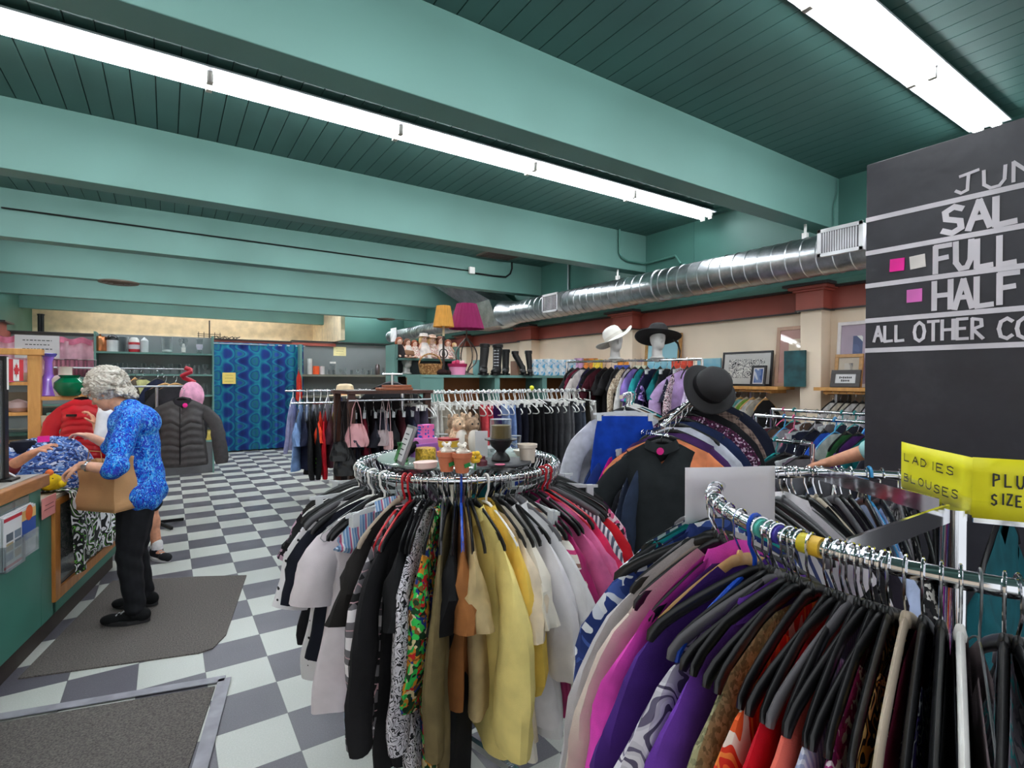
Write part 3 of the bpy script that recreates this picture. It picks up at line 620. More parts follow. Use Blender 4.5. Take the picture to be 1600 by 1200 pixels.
goldp = swirl('print_gold', [(24, 20, 18), (206, 150, 60), (30, 24, 20), (240, 206, 130), (20, 18, 18)], 18, 5)
greyt = swirl('print_grey_teal', [(150, 142, 156), (110, 106, 120), (176, 170, 180), (60, 160, 164), (130, 124, 138)], 22, 4)
sage = floral('print_sage', [(148, 144, 108), (126, 124, 92), (164, 158, 124), (110, 108, 80)], 160, .02)
tweed = floral('print_tweed', [(26, 26, 28), (60, 58, 58), (200, 196, 190), (40, 38, 40)], 90, .03)
WN = dict(neck=.095, drop=.07)
R2 = [
 (-92, 'shirt', 'white striped tee at the far left of the front round rack', 'white striped tee', stripes('stripe_white_navy', [(216, 214, 216), (60, 72, 120), (216, 214, 216)], .03, 'A'), dict(L=.7, **TEE), 'black', 0, 0),
 (-71, 'shirt', 'navy blue hawaiian shirt with white leaf print on the front round rack', 'hawaiian shirt', hawaii, dict(L=.82, sleeve=.26, cuff=.085), 'black', 1, 0),
 (-79, 'blouse', 'teal blouse tucked beside the hawaiian shirt', 'teal blouse beside the hawaiian shirt', C('teal3', (20, 140, 138)), dict(L=.60, W=.15, hem=.17, sleeve=.05, cuff=.06), 'black', 0, 0),
 (-65, 'cardigan', 'light grey knit cardigan on the front round rack', 'light grey knit cardigan', C('lightgrey', (188, 184, 188), .05), dict(L=.80, sleeve=.5, cuff=.07), 'black', 0, 6),
 (-57, 'blouse', 'pale beige and grey blouse behind the bright pink blouse', 'pale beige blouse', C('palebeige', (206, 190, 178), .05), dict(L=.78, sleeve=.46, cuff=.07), 'black', 0, 4),
 (-50, 'blouse', 'bright orchid pink blouse with rolled collar on the front round rack', 'orchid pink blouse', C('orchid', (206, 66, 168), .14), dict(L=.74, sleeve=.34, cuff=.085), 'black', 1, 6),
 (-44, 'blouse', 'dark violet blouse under the paisley tunic sleeve', 'dark violet blouse', C('violet', (70, 36, 120)), dict(L=.80, **TQ), 'wood', 0, 0),
 (-38, 'tunic', 'grey and white paisley tunic on the blue hanger', 'paisley tunic', paisley, dict(L=.82, sleeve=.36, cuff=.095), 'blue', 0, 4),
 (-32, 'blouse', 'crumpled purple blouse right of the paisley tunic', 'purple blouse', C('purple', (104, 56, 160)), dict(L=.78, **TQ, **WN), 'black', 1, 0),
 (-27, 'cardigan', 'sage tweed cardigan on the front round rack', 'sage tweed cardigan', sage, dict(L=.78, sleeve=.5, cuff=.07, **WN), 'black', 0, 0),
 (-23, 'blouse', 'orange, red and white flame print blouse', 'flame print blouse', orangep, dict(L=.78, sleeve=.34, cuff=.08, **WN), 'black', 0, 0),
 (-19.5, 'cardigan', 'bright red cardigan beside the flame print blouse', 'bright red cardigan', C('red2', (188, 14, 36)), dict(L=.78, sleeve=.5, cuff=.06, **WN), 'black', 0, 0),
 (-16.5, 'cardigan', 'coral cardigan between the bright red one and pale pinstripes', 'coral cardigan', C('coral', (240, 112, 96)), dict(L=.76, sleeve=.5, cuff=.06, **WN), 'black', 0, 0),
 (-14, 'shirt', 'pale lilac pinstriped shirt right of the coral cardigan', 'pale pinstriped shirt', stripes('stripe_lilac', [(206, 206, 220), (160, 164, 196)], .010), dict(L=.76, sleeve=.3, cuff=.07, **WN), 'black', 0, 0),
 (-11.5, 'blouse', 'magenta and white floral blouse on the front round rack', 'magenta floral blouse', magfl, dict(L=.78, sleeve=.3, cuff=.07, **WN), 'black', 0, 0),
 (-9, 'blouse', 'black and gold scroll print blouse', 'black and gold blouse', goldp, dict(L=.78, sleeve=.32, cuff=.06, **WN), 'black', 0, 0),
 (-6.5, 'blouse', 'burgundy blouse on the tan hanger', 'burgundy blouse', C('burgundy', (140, 36, 62)), dict(L=.78, sleeve=.34, cuff=.06, **WN), 'tan', 0, 0),
 (-4, 'blouse', 'navy and white print blouse right of the burgundy one', 'navy print blouse', swirl('print_navywhite', [(30, 26, 70), (222, 220, 230), (40, 34, 96), (90, 70, 150)], 26, 5), dict(L=.78, sleeve=.3, cuff=.06, **WN), 'black', 0, 0),
 (-1.5, 'cardigan', 'black cardigan right of the navy print blouse', 'black cardigan', C('black7', (24, 24, 27)), dict(L=.78, sleeve=.5, cuff=.06, **WN), 'black', 0, 0),
 (1, 'blouse', 'charcoal blouse on the white hanger of the front round rack', 'charcoal blouse', C('charcoal2', (40, 40, 46)), dict(L=.78, sleeve=.3, cuff=.06, **WN), 'white', 0, 0),
 (3.5, 'blouse', 'faded taupe blouse hanging from a double wire hook', 'taupe blouse', C('taupe', (138, 122, 126)), dict(L=.78, sleeve=.3, cuff=.06), 'wire', 0, 0),
 (6.5, 'jacket', 'mottled grey and teal jacket at the right of the front round rack', 'mottled grey jacket', greyt, dict(L=.78, sleeve=.55, cuff=.06, T=.04, W=.21), 'black', 0, -10),
 (13, 'cardigan', 'black cardigan at the right edge of the front round rack', 'black cardigan at the right edge', C('black8', (20, 20, 22)), dict(L=.78, sleeve=.5, cuff=.06), 'grey', 0, 0),
 (20, 'blouse', 'dark green leaf print blouse at the right edge of the front rack', 'green leaf print blouse', floral('print_green', [(22, 46, 34), (40, 120, 80), (16, 30, 26)], 50), dict(L=.78, sleeve=.3, cuff=.06), 'black', 0, 0),
 (-128, 'blouse', 'sheer white blouse on the far side of the front round rack', 'sheer white blouse', C('sheer', (214, 208, 212), .03), dict(L=.7, sleeve=.4, cuff=.08, fold=.7), 'black', 1, 6),
 (-138, 'blouse', 'black top on the beige hanger behind the sheer white blouse', 'black top behind the sheer blouse', C('black9', (20, 19, 22)), dict(L=.7, **TEE), 'tan', 0, 0),
 (-147, 'blouse', 'black blouse with a purple edge along the far rail of the front rack', 'black blouse with purple edge', C('blackpurple', (28, 22, 34)), dict(L=.7, **TEE), 'black', 0, 0),
 (-156, 'blouse', 'pale blue blouse on the far rail of the front rack', 'pale blue blouse', C('paleblue', (176, 190, 222)), dict(L=.7, **TEE), 'skyblue', 0, 0),
 (-166, 'blouse', 'black and white tweed top on the far rail of the front rack', 'black and white tweed top', tweed, dict(L=.7, **TEE), 'black', 0, 0),
 (-177, 'jacket', 'black jacket with dark lining closest to the chalkboard', 'black jacket near the chalkboard', C('black10', (16, 16, 18)), dict(L=.75, **LONG), 'black', 0, 0),
 (168, 'shirt', 'deep teal shirt on the far right of the front round rack', 'deep teal shirt', C('deepteal', (16, 82, 92)), dict(L=.72, **TEE), 'black', 0, 0),
 (32, 'blouse', 'beige blouse hanging past the right spoke of the front rack', 'beige blouse', C('beige3', (190, 168, 150)), dict(L=.74, **TEE), 'wire', 0, 0)]
for i, (ph, nm, lab, short, mat, kw, hg, col, tw) in enumerate(R2):
    a = C2 + R_(ph); loc = Vector((R2C.x + R2R * math.cos(a), R2C.y + R2R * math.sin(a), R2Z)); rz = a + R_(tw - .45 * ph * (1 if -100 < ph < 0 else 0))
    dz = Vector((0, 0, .012 if ph < -40 else -.006))
    g_near(nm, lab, CATS.get(nm, nm), mat, loc + dz, rz, 'clothes on the front round rack', 800 + i, collar=(True if col else None), **{**dict(T=.022, slope=.088, nu=40, nv=20), **kw})
    hang_hanger(hg, loc, rz, short + ' on the front round rack', 'front round rack')
used2 = [r[0] for r in R2]
for i, ph in enumerate([p_ for p_ in list(np.arange(-175, -100, 5)) + [-61] + list(np.arange(-36, 12, 2.6)) + [26, 40] if min(abs(p_ - u) for u in used2) > .9]):
    a = C2 + R_(ph); loc = (R2C.x + R2R * math.cos(a), R2C.y + R2R * math.sin(a), R2Z); k = ['black', 'black', 'grey', 'black'][i % 4]
    body, bm_, hook, hm_ = hanger_kind(k); o = link('clothes_hanger', body, bm_, None, loc, a + R_(rnd.uniform(-5, 5))); link('hook', hook, hm_, o)
    nb = min(R2, key=lambda r: abs(r[0] - ph))[3]
    tag(o, f'bare {HWORD[k]} hanger on the front rack by the {nb}', 'hanger', 'hangers on the front round rack')
# rings of coloured size tags on the front rail
for ph, nm, c in [(-31, 'purple', (70, 60, 170)), (-36, 'aqua', (90, 196, 180)), (-24, 'yellow', (206, 190, 40)), (-21.5, 'gold', (220, 176, 50))]:
    a = C2 + R_(ph); d = Vector((-math.sin(a), math.cos(a), 0)); p = R2C + Vector((math.cos(a), math.sin(a), 0)) * R2R
    tag(MB().tube([p - d * .008, p + d * .008], .0165, 14).build('size_ring', paint('ring_' + nm, c, .35)), f'{nm} plastic size ring clipped round the front rail', 'size marker', 'size rings on the front rail')

# ---------------------------------------------------------------- hand lettering: strokes laid out on a plane
STROKES = {'A': [[(0, 0), (.5, 1), (1, 0)], [(.2, .38), (.8, .38)]], 'B': [[(0, 0), (0, 1), (.7, .95), (.75, .7), (.1, .52), (.85, .4), (.8, .08), (0, 0)]], 'C': [[(.95, .85), (.6, 1), (.15, .85), (0, .5), (.15, .12), (.6, 0), (.95, .15)]],
 'D': [[(0, 0), (0, 1), (.6, .9), (.9, .5), (.6, .08), (0, 0)]], 'E': [[(.9, 1), (0, 1), (0, 0), (.95, 0)], [(0, .52), (.7, .52)]], 'F': [[(.95, 1), (0, 1), (0, 0)], [(0, .52), (.75, .55)]], 'H': [[(0, 0), (0, 1)], [(1, 0), (1, 1)], [(0, .5), (1, .5)]],
 'I': [[(.5, 0), (.5, 1)]], 'J': [[(0, .18), (.25, 0), (.55, .1), (.6, 1)], [(.2, .93), (1.05, 1.05)]], 'L': [[(0, 1), (0, 0), (.85, .03)]], 'N': [[(0, 0), (0, 1), (.9, 0), (.9, 1)]], 'O': [[(.5, 1), (.12, .82), (0, .5), (.12, .15), (.5, 0), (.88, .15), (1, .5), (.88, .82), (.5, 1)]],
 'P': [[(0, 0), (0, 1), (.75, .92), (.8, .6), (0, .45)]], 'R': [[(0, 0), (0, 1), (.75, .92), (.8, .62), (.05, .48), (.9, 0)]], 'S': [[(.92, .88), (.55, 1), (.1, .85), (.15, .58), (.85, .42), (.9, .15), (.45, 0), (0, .14)]], 'T': [[(0, 1), (1, 1)], [(.5, 1), (.5, 0)]],
 'U': [[(0, 1), (.02, .25), (.3, 0), (.7, .02), (.92, .3), (.95, 1)]], 'Z': [[(0, 1), (.9, 1), (0, 0), (.95, 0)]], 'G': [[(.95, .85), (.6, 1), (.15, .85), (0, .5), (.15, .12), (.6, 0), (.95, .2), (.95, .45), (.55, .45)]], 'M': [[(0, 0), (.1, 1), (.5, .3), (.9, 1), (1, 0)]]}
def letters(mb, text, o, U, V, h, w, gap, sw, off=.0015, jit=0):
    """strokes of text starting at o, U across, V up"""
    o = Vector(o); U = Vector(U).normalized(); V = Vector(V).normalized(); N = U.cross(V); x = 0; rd = random.Random(text)
    for ch in text:
        if ch == ' ': x += w * .8; continue
        dy = rd.uniform(-jit, jit)
        for st in STROKES[ch]:
            p = [o + U * (x + a * w) + V * (b_ * h + dy) for a, b_ in st]
            for a_, b_ in zip(p, p[1:]):
                d = (b_ - a_).normalized(); s = N.cross(d) * sw; e = d * sw * .6
                off += .00006
                mb.add([a_ - e + s + N * off, b_ + e + s + N * off, b_ + e - s + N * off, a_ - e - s + N * off], [(0, 1, 2, 3)])
        x += w * (.55 if ch == 'I' else 1) + gap
    return mb
# ---------------------------------------------------------------- chalkboard
m, nt, b = newmat('chalkboard'); co = coords(nt, (1, 1, 1)); k = noise(nt, co, 3.2, 5, .65)
nt.links.new(ramp(nt, k, [(.3, (40, 39, 46)), (.55, (50, 49, 56)), (.75, (66, 65, 71))]), b.inputs['Base Color']); b.inputs['Roughness'].default_value = .42; bump(nt, b, noise(nt, co, 6, 3), .25, .02)
BX = 2.33; BY1 = at(1352, 500, x=BX).y; t = thing('chalkboard', 'tall black chalkboard with white painted sale prices standing behind the front rack', 'chalkboard', (BX, BY1, 0))
def on(px, py): return at(px, py, x=BX) - Vector((BX, BY1, 0))
MB().bb(0, .04, -1.22, 0, .02, on(1354, 258).z).build('panel', m, t, False, bevel=.003)
MB().bb(.04, .09, -.12, -.06, .0, 2.2).bb(.04, .09, -1.16, -1.10, .0, 2.2).bb(.05, .55, -.11, -.07, 0, .05).bb(.05, .55, -1.15, -1.11, 0, .05).build('stand', wood('board_wood', (120, 90, 60), (150, 112, 74)), t, False)
WP = paint('white_board_paint', (214, 208, 214), .6)
s = MB()
for (l, r) in [((1352, 376), (1599, 301)), ((1351, 429), (1599, 360)), ((1350, 481), (1599, 417)), ((1350, 536), (1599, 482)), ((1349, 546.5), (1349, 546.5))][:4] + [((1349, 547), (1599, 547))][:0]:
    z = (on(*l).z + on(*r).z) / 2; s.bb(-.0025, 0, -1.22, 0, z - .009, z + .009)
z = on(1349, 575).z  # line under ALL OTHER COLOURS
s = MB(); H = {}
for nm, px, py in [('a', 1352, 345), ('b', 1351, 397), ('c', 1350, 448), ('d', 1349, 502), ('e', 1349, 548)]:
    H[nm] = on(px, py).z; s.bb(-.0025, 0, -1.22, 0, H[nm] - .009, H[nm] + .009)
def zat(px, py): return on(px, py)
U_ = (0, -1, 0); V_ = (0, 0, 1)
def word(txt, lpx, rpx, bpy, tpy, sw, j=.004, g=.36):
    p = on(lpx, bpy); h = on(lpx, tpy).z - p.z; L = p.y - on(rpx, bpy).y; w = L / (len(txt) + g * (len(txt) - 1)); letters(s, txt, (-.001, p.y, p.z), U_, V_, h, w, w * g, sw, .002, j)
word('JUN', 1494, 1622, 305, 277, .0050, .004, .30); word('SAL', 1474, 1592, 366, 326, .0095, .004, .26); word('FULL', 1462, 1590, 426, 386, .0085, .004, .30); word('HALF', 1460, 1592, 485, 443, .0085, .004, .26)
word('ALL', 1366, 1414, 534, 511, .0052, .002, .30); word('OTHER', 1429, 1538, 533, 504, .0052, .002, .34); word('CO', 1561, 1612, 530, 499, .0055, .002, .30)
s.build('lettering', WP, t, False)
for px, py, c, nm in [(1402, 414, (236, 20, 150), 'hot pink'), (1434, 409, (222, 214, 208), 'cream'), (1429, 462, (222, 110, 190), 'orchid pink')]:
    p = on(px, py); o = MB().bb(-.0035, -.0005, -.024, .024, -.024, .024).build('price_square', paint('square_' + nm.replace(' ', ''), c, .6), t, False, loc=(0, p.y, p.z)); o['label'] = nm + ' colour square'
    o.rotation_euler.x = R_({'cream': -4, 'hot pink': 2}.get(nm, 0))
tag(t.children[0], None)
# ---------------------------------------------------------------- yellow signs and white card on the front rack
YEL = paint('yellow_paper', (240, 232, 24), .55, 0, .02); INK = paint('marker_ink', (28, 30, 32), .6)
p0 = at(1490, 795, x=R2C.x + .005) ; zc = R2Z + .03
def sheet(name, label, a, b_, zt, zb, lines, txt):
    """upright sheet from a to b (plan), lettered"""
    a = Vector((a[0], a[1], 0)); b_ = Vector((b_[0], b_[1], 0)); d = (b_ - a); L = d.length; d.normalize(); N = Vector((d.y, -d.x, 0))
    t = thing(name, label, 'sign', (a.x, a.y, zb)); mb = MB(); mb.grid(lambda u, v: tuple(d * L * u + N * (.004 * math.sin(u * 5) * v) + Vector((0, 0, (zt - zb) * v))), 8, 5)
    o = mb.build('paper', YEL, t); sm_ = o.modifiers.new('s', 'SOLIDIFY'); sm_.thickness = .0008
    tx = MB(); [letters(tx, w_, d * u * L + Vector((0, 0, v * (zt - zb))) + N * .0035, d, (0, 0, 1), h, wd, gp, sw, .002, .002) for (w_, u, v, h, wd, gp, sw) in lines]
    tx.build('lettering', INK, t, False)
    MB().grid(lambda u, v: tuple(d * L * (u * 1.02 - .01) + N * (.006 + .004 * math.sin(u * 5) * v) + Vector((0, 0, (zt - zb) * (v * .35 - .05)))), 6, 3).build('clear_tape', clear('tape', (240, 240, 225), .06, 1), t)
    return t
def pxof(p, z):
    d = Vector((p[0], p[1], z)) - CAM; return 800 + FPX * d.dot(_r2) / d.dot(_f)
Cc = (R2C.x - .004, R2C.y - .03)
L1 = at(1409, 702, z=R2Z + .125)       # leftmost top corner of the LADIES sheet
va = Vector((L1.x, L1.y)) ; cl = Vector(Cc)
top = dp(1490, 716, (cl.x * _f.x + cl.y * _f.y)).z; bot = dp(1490, 806, (cl.x * _f.x + cl.y * _f.y)).z
dirA = (at(1335, 737, z=R2Z) - R2C).normalized(); dirA = Vector((dirA.x, dirA.y))
# the sheet runs from the post back along the far spoke; the other one runs right along the third spoke
wA = min((abs(pxof(cl + dirA * (k_ * .005), 1.4) - 1409), k_ * .005) for k_ in range(4, 90))[1]
A1 = cl + dirA * wA
sheet('paper_sign', 'yellow paper sign lettered LADIES BLOUSES taped above the far spoke', (A1.x, A1.y), Cc, top, bot, [('LADIES', .10, .62, .017, wA * .09, wA * .045, .0014), ('BLOUSES', .10, .20, .017, wA * .08, wA * .038, .0014)], None)
a3 = a0 + 4 * math.pi / 3; cand = [a0 + 2 * math.pi / 3, a0 + 4 * math.pi / 3]
far = math.atan2(dirA.y, dirA.x); a3 = max(cand, key=lambda a: abs(math.remainder(a - far, 2 * math.pi)))
dB = Vector((math.cos(a3), math.sin(a3))); B1 = cl + dB * .26
sheet('paper_sign', 'yellow paper sign lettered PLUS SIZE taped above the right spoke', Cc, (B1.x, B1.y), top + .002, bot - .004, [('PLU', .115, .56, .023, .010, .007, .0016), ('SIZE', .105, .26, .020, .0075, .0055, .0016)][:2], None)
pts = [at(1072, 832, z=1.24), at(1210, 830, z=1.24)]
D = 1.30; a = dp(1071, 830, D); b_ = dp(1212, 826, D + .03); c = dp(1076, 731, D)
t = MB().grid(lambda u, v: tuple(Vector((a.x, a.y, a.z)).lerp(Vector((b_.x, b_.y, a.z)), u) + Vector((0, 0, (c.z - a.z) * v)) + Vector((.5, .8, 0)) * (.012 * abs(u - .45))), 11, 6).build('card_sign', paint('white_card', (222, 216, 222), .5, 0, .01))
m_ = t.modifiers.new('s', 'SOLIDIFY'); m_.thickness = .0012
tag(t, 'blank white folded card sign standing at the left of the front rack', 'sign')
# ================================================================== back of the shop: shelving, curtains
SHELFT = paint('teal_shelf', (104, 146, 138), .5, 0, .04, 2); GREYP = paint('grey_backboard', (146, 150, 152), .6, 0, .04, 2); GREYD = paint('grey_backboard_dark', (92, 92, 96), .6)
CLG = clear('shelf_glass', (228, 234, 236), .30, .92)
def shelf_unit(name, label, x0, x1, y0, y1, top, levels, panel_l=True, panel_r=True, foot=True):
    t = thing(name, label, 'shelf', (x0, y0, 0)); w = x1 - x0; d = y1 - y0
    MB().bb(0, w, d - .012, d, 0 if foot else levels[-1] - .1, top).build('back_panel', GREYP, t, False)
    if panel_l: MB().bb(-.025, 0, 0, d, 0, top + .01).build('side_panel', SHELFT, t, False)
    if panel_r: MB().bb(w, w + .025, 0, d, 0, top + .01).build('side_panel', SHELFT, t, False)
    for z in levels: MB().bb(0, w, 0, d - .012, z - .028, z).build('shelf', SHELFT, t, False)
    if foot: MB().bb(0, w, .02, .04, 0, levels[-1] - .028).build('kick_board', GREYD, t, False)
    return t
S1Y = 10.15; S1X0 = at(150, 600, y=S1Y).x; S1X1 = .64
LV = [2.0, 1.655, 1.31, .965, .55]
shelf_unit('glassware_shelf', 'tall teal shelf unit of glassware left of the blue curtain', S1X0, S1X1, S1Y, S1Y + .36, 2.29, LV)
def lath(name, prof, mat, x, y, z, label, cat, group=None, parts=None, n=14, s=1):
    o = MB().lathe([(r * s, h * s) for r, h in prof], n).build(name, mat, None, True, loc=(x, y, z)); tag(o, label, cat, group)
    for pn, pr, pm in parts or []: MB().lathe([(r * s, h * s) for r, h in pr], n).build(pn, pm, o)
    return o
def px_on(px, z, y): return at(px, 600, y=y).x
Y1 = S1Y + .15
lath('copper_canister', [(.085, 0), (.088, .02), (.088, .2), (.08, .23), (.03, .245), (.012, .25), (.012, .27), (.001, .272)], paint('copper', (204, 128, 86), .25, .9), px_on(157, 0, Y1), Y1, 2.0, 'copper canister with lid on the top shelf, first from the pink curtain', 'canister')
lath('drinks_dispenser', [(.08, 0), (.082, .18), (.07, .185)], paint('label_white', (222, 222, 224), .5), px_on(176, 0, Y1), Y1, 2.0, 'white drinks dispenser with a black domed lid on the top shelf', 'dispenser', None, [('lid', [(.078, .18), (.08, .2), (.06, .245), (.02, .27), (.001, .272)], BLACKP), ('spout', [(.012, .1), (.012, .16)], BLACKP)])
lath('clear_canister', [(.072, 0), (.075, .24), (.06, .245), (.02, .25), (.001, .25)], clear('canister_glass', (214, 220, 224), .45, .8), px_on(192, 0, Y1), Y1, 2.0, 'tall clear canister between the dispenser and the red jug', 'canister')
lath('jug', [(.07, 0), (.075, .03), (.075, .15), (.07, .16)], paint('jug_red', (190, 34, 48), .4), px_on(210, 0, Y1), Y1, 2.0, 'red and white jug with round label on the top shelf', 'jug', None, [('cap', [(.07, .155), (.066, .2), (.04, .235), (.001, .24)], WHITEP), ('label', [(.0765, .05), (.0765, .12)], paint('label_pale', (216, 206, 214), .5))])
lath('frosted_bottle', [(.05, 0), (.055, .02), (.055, .19), (.03, .22), (.016, .235), (.001, .25)], paint('frosted', (206, 210, 212), .3), px_on(226, 0, Y1), Y1, 2.0, 'frosted white bottle right of the red jug', 'bottle')
lath('pitcher', [(.05, 0), (.075, .03), (.08, .26), (.08, .262)], CLG, px_on(261, 0, Y1), Y1, 2.0, 'tall clear pitcher with a white base disc on the top shelf', 'pitcher', None, [('base_disc', [(.06, .012), (.07, .03), (.06, .055), (.001, .06)], WHITEP)])
lath('separator_jug', [(.02, 0), (.025, .09), (.06, .15), (.075, .22), (.06, .25)], CLG, px_on(287, 0, Y1), Y1, 2.0, 'clear jug with a white stem between the pitcher and the blender', 'jug', None, [('stem', [(.03, .02), (.03, .1), (.014, .16), (.001, .17)], WHITEP), ('handle', [(.01, .16), (.012, .25)], CLG)])
lath('blender', [(.045, 0), (.045, .05), (.035, .07), (.05, .24), (.05, .25)], CLG, px_on(312, 0, Y1), Y1, 2.0, 'white and clear blender at the curtain end of the top shelf', 'blender', None, [('collar', [(.036, .07), (.05, .12), (.048, .16), (.001, .165)], paint('lilac_white', (214, 208, 226), .4))])
GP = {'tumbler': [(.03, 0), (.036, .11), (.034, .11), (.028, .006)], 'wine': [(.034, 0), (.033, .004), (.005, .012), (.005, .075), (.03, .10), (.036, .14), (.03, .17)], 'jar': [(.045, 0), (.05, .01), (.05, .12), (.04, .135), (.042, .15)], 'goblet': [(.03, 0), (.006, .01), (.006, .05), (.032, .07), (.038, .13)], 'bowl': [(.03, 0), (.05, .02), (.075, .06), (.078, .065)], 'vase': [(.03, 0), (.045, .04), (.02, .13), (.026, .2)]}
GPM = {k: (lambda me: (me.materials.append(CLG), me)[1])(MB().lathe(v, 12).mesh(k)) for k, v in GP.items()}
GN = {'tumbler': ('drinking_glass', 'clear tumbler'), 'wine': ('wine_glass', 'clear stemmed wine glass'), 'jar': ('glass_jar', 'clear round jar'), 'goblet': ('goblet', 'small clear goblet'), 'bowl': ('glass_bowl', 'clear shallow bowl'), 'vase': ('glass_vase', 'slim clear vase')}
def glass_row(kinds, xs, y, z, where, group):
    for k, x in zip(kinds, xs):
        o = link(GN[k][0], GPM[k], None, None, (x, y + rnd.uniform(-.05, .05), z)); tag(o, f'{GN[k][1]} {where}', {'tumbler': 'glass', 'wine': 'glass', 'goblet': 'glass', 'jar': 'jar', 'bowl': 'bowl', 'vase': 'vase'}[k], group)
def mixk(n): return [rnd.choice(['tumbler', 'wine', 'jar', 'goblet', 'wine', 'tumbler']) for _ in range(n)]
def lerpx(a, b_, n): return [a + (b_ - a) * (i + .5) / n for i in range(n)]
glass_row(mixk(12), lerpx(px_on(158, 0, Y1), px_on(326, 0, Y1), 12), Y1 - .04, 1.655, 'on the second shelf left of the blue curtain', 'glassware on the second shelf')
glass_row(mixk(11), lerpx(px_on(164, 0, Y1), px_on(329, 0, Y1), 11), Y1 + .08, 1.655, 'in the rear row of the second glassware shelf', 'glassware in the rear of the second shelf')
glass_row(['bowl', 'tumbler', 'bowl', 'jar', 'bowl', 'wine', 'tumbler', 'wine', 'vase'], lerpx(px_on(200, 0, Y1), px_on(328, 0, Y1), 9), Y1, 1.31, 'on the third shelf left of the blue curtain', 'glassware on the third shelf')
glass_row(['bowl', 'jar', 'bowl', 'tumbler'], lerpx(px_on(296, 0, Y1), px_on(330, 0, Y1), 4), Y1, .965, 'on the fourth shelf left of the blue curtain', 'glassware on the fourth shelf')
for i, (k, px, z, c) in enumerate([('bowl', 318, .965, (200, 120, 100)), ('jar', 325, .55, (206, 180, 90)), ('bowl', 300, 1.31, (180, 150, 160))]):
    o = MB().lathe([(r * 1.1, h * 1.1) for r, h in GP[k]], 14).build('pottery', paint(f'pot{i}', c, .4), None, loc=(px_on(px, 0, Y1), Y1 - .09, z)); tag(o, ['terracotta pink bowl on the fourth shelf beside the blue curtain', 'mustard jar low on the shelf beside the blue curtain', 'dusty mauve bowl on the third glassware shelf'][i], 'pottery')
# rack of small trinket frames standing before the shelf (decorative iron candle holders on the ledge)
IRON = paint('wrought_iron', (36, 30, 30), .5)
def iron(px, label, y=YB + .3):
    q = at(px, 524, y=y); t = MB()
    for z in (.0, .04, .08): t.bb(-.22, .22, -.05, -.04, z, z + .012)
    for x in (-.2, -.1, .1, .2): t.bb(x - .006, x + .006, -.05, -.04, 0, .13)
    t.bb(-.012, .012, -.06, -.03, 0, .38)
    return tag(t.build('iron_rack', IRON, None, False, loc=(q.x, y, 2.445)), label, 'ornament')
iron(327, 'black wrought iron rack standing on the ledge above the blue curtain', YB + .05)
q = at(355, 525, y=YB + .05); tag(MB().tube([(-.25 + i * .05, 0, .035 + .03 * math.sin(i * 2.1)) for i in range(11)], .012, 6).tube([(-.2 + i * .05, .03, .03 + .03 * math.cos(i * 1.7)) for i in range(9)], .01, 6).build('iron_scroll', IRON, None, loc=(q.x, YB + .05, 2.44)), 'black iron scroll ornament lying on the ledge above the blue curtain', 'ornament')
q = at(64, 520, y=12.0)
for i in range(2): tag(MB().cyl((0, 0, 0), (0, 0, .3), .03, 8).lathe([(.035, .3), (.04, .33), (.001, .34)], 8).build('candlestick', BLACKM, None, loc=(at(62 + i * 4, 520, y=YB + .02).x, YB + .02, 2.445)), f'black candlestick on the ledge above the pink curtain, {["left", "right"][i]} one of the pair', 'candlestick', 'black candlesticks on the ledge')
# blue patterned curtain
m, nt, b = newmat('curtain_print'); co = coords(nt); sx = nd(nt, 'ShaderNodeSeparateXYZ'); nt.links.new(co, sx.inputs[0])
def sn(x): return mth(nt, 'SINE', x)
X = mth(nt, 'MULTIPLY', sx.outputs['X'], 17); Z = mth(nt, 'MULTIPLY', sx.outputs['Z'], 20)
w = mth(nt, 'ADD', mth(nt, 'MULTIPLY', sn(mth(nt, 'ADD', X, mth(nt, 'MULTIPLY', sn(Z), .9))), 1.0), mth(nt, 'MULTIPLY', mth(nt, 'MULTIPLY', sn(mth(nt, 'MULTIPLY', X, .5)), sn(mth(nt, 'MULTIPLY', Z, 1.0))), 1.1))
k = mth(nt, 'ADD', mth(nt, 'MULTIPLY', w, .27), .5)
nt.links.new(ramp(nt, k, [(0, (10, 30, 104)), (.3, (8, 52, 128)), (.42, (10, 100, 140)), (.56, (14, 134, 150)), (.66, (10, 60, 134)), (.8, (16, 112, 120)), (1, (30, 66, 150))]), b.inputs['Base Color']); b.inputs['Roughness'].default_value = .8
CX0, CX1 = .80, 2.62
t = thing('curtain', 'long blue and teal retro patterned curtain across the fitting room doorway', 'curtain', (CX0, 12.72, 0))
MB().grid(lambda u, v: ((CX1 - CX0) * u, .035 * math.sin(u * 62 + .8 * math.sin(9 * u)) * (.45 + .55 * v) + .02 * math.sin(5 * u), 2.36 - 2.33 * v), 260, 14).build('fabric', m, t)
MB().cyl((-.05, 0, 2.33), (CX1 - CX0 + .05, 0, 2.33), .012, 8).build('rod', BRUSH, t)
NOTEY = paint('note_yellow', (236, 208, 110), .6, 0, .02)
def note(label, x, y, z, w, h, mat, lines=3, rz=0, name='paper_note', lw=.006):
    t = thing(name, label, 'note', (x, y, z), rz); MB().bb(-w / 2, w / 2, -.003, 0, -h / 2, h / 2).build('paper', mat, t, False)
    s = MB()
    for i in range(lines):
        zz = h * (.28 - .56 * i / max(1, lines - 1)); ln = w * rnd.uniform(.26, .36); x_ = -ln
        while x_ < ln: e = rnd.uniform(.025, .05) * w * 1.6; s.bb(x_, min(ln, x_ + e), -.0042, -.003, zz - lw / 2, zz + lw / 2); x_ += e + .016 * w * 1.6
    s.build('handwriting', INK, t, False); return t
INK = paint('marker_ink', (28, 30, 32), .6)
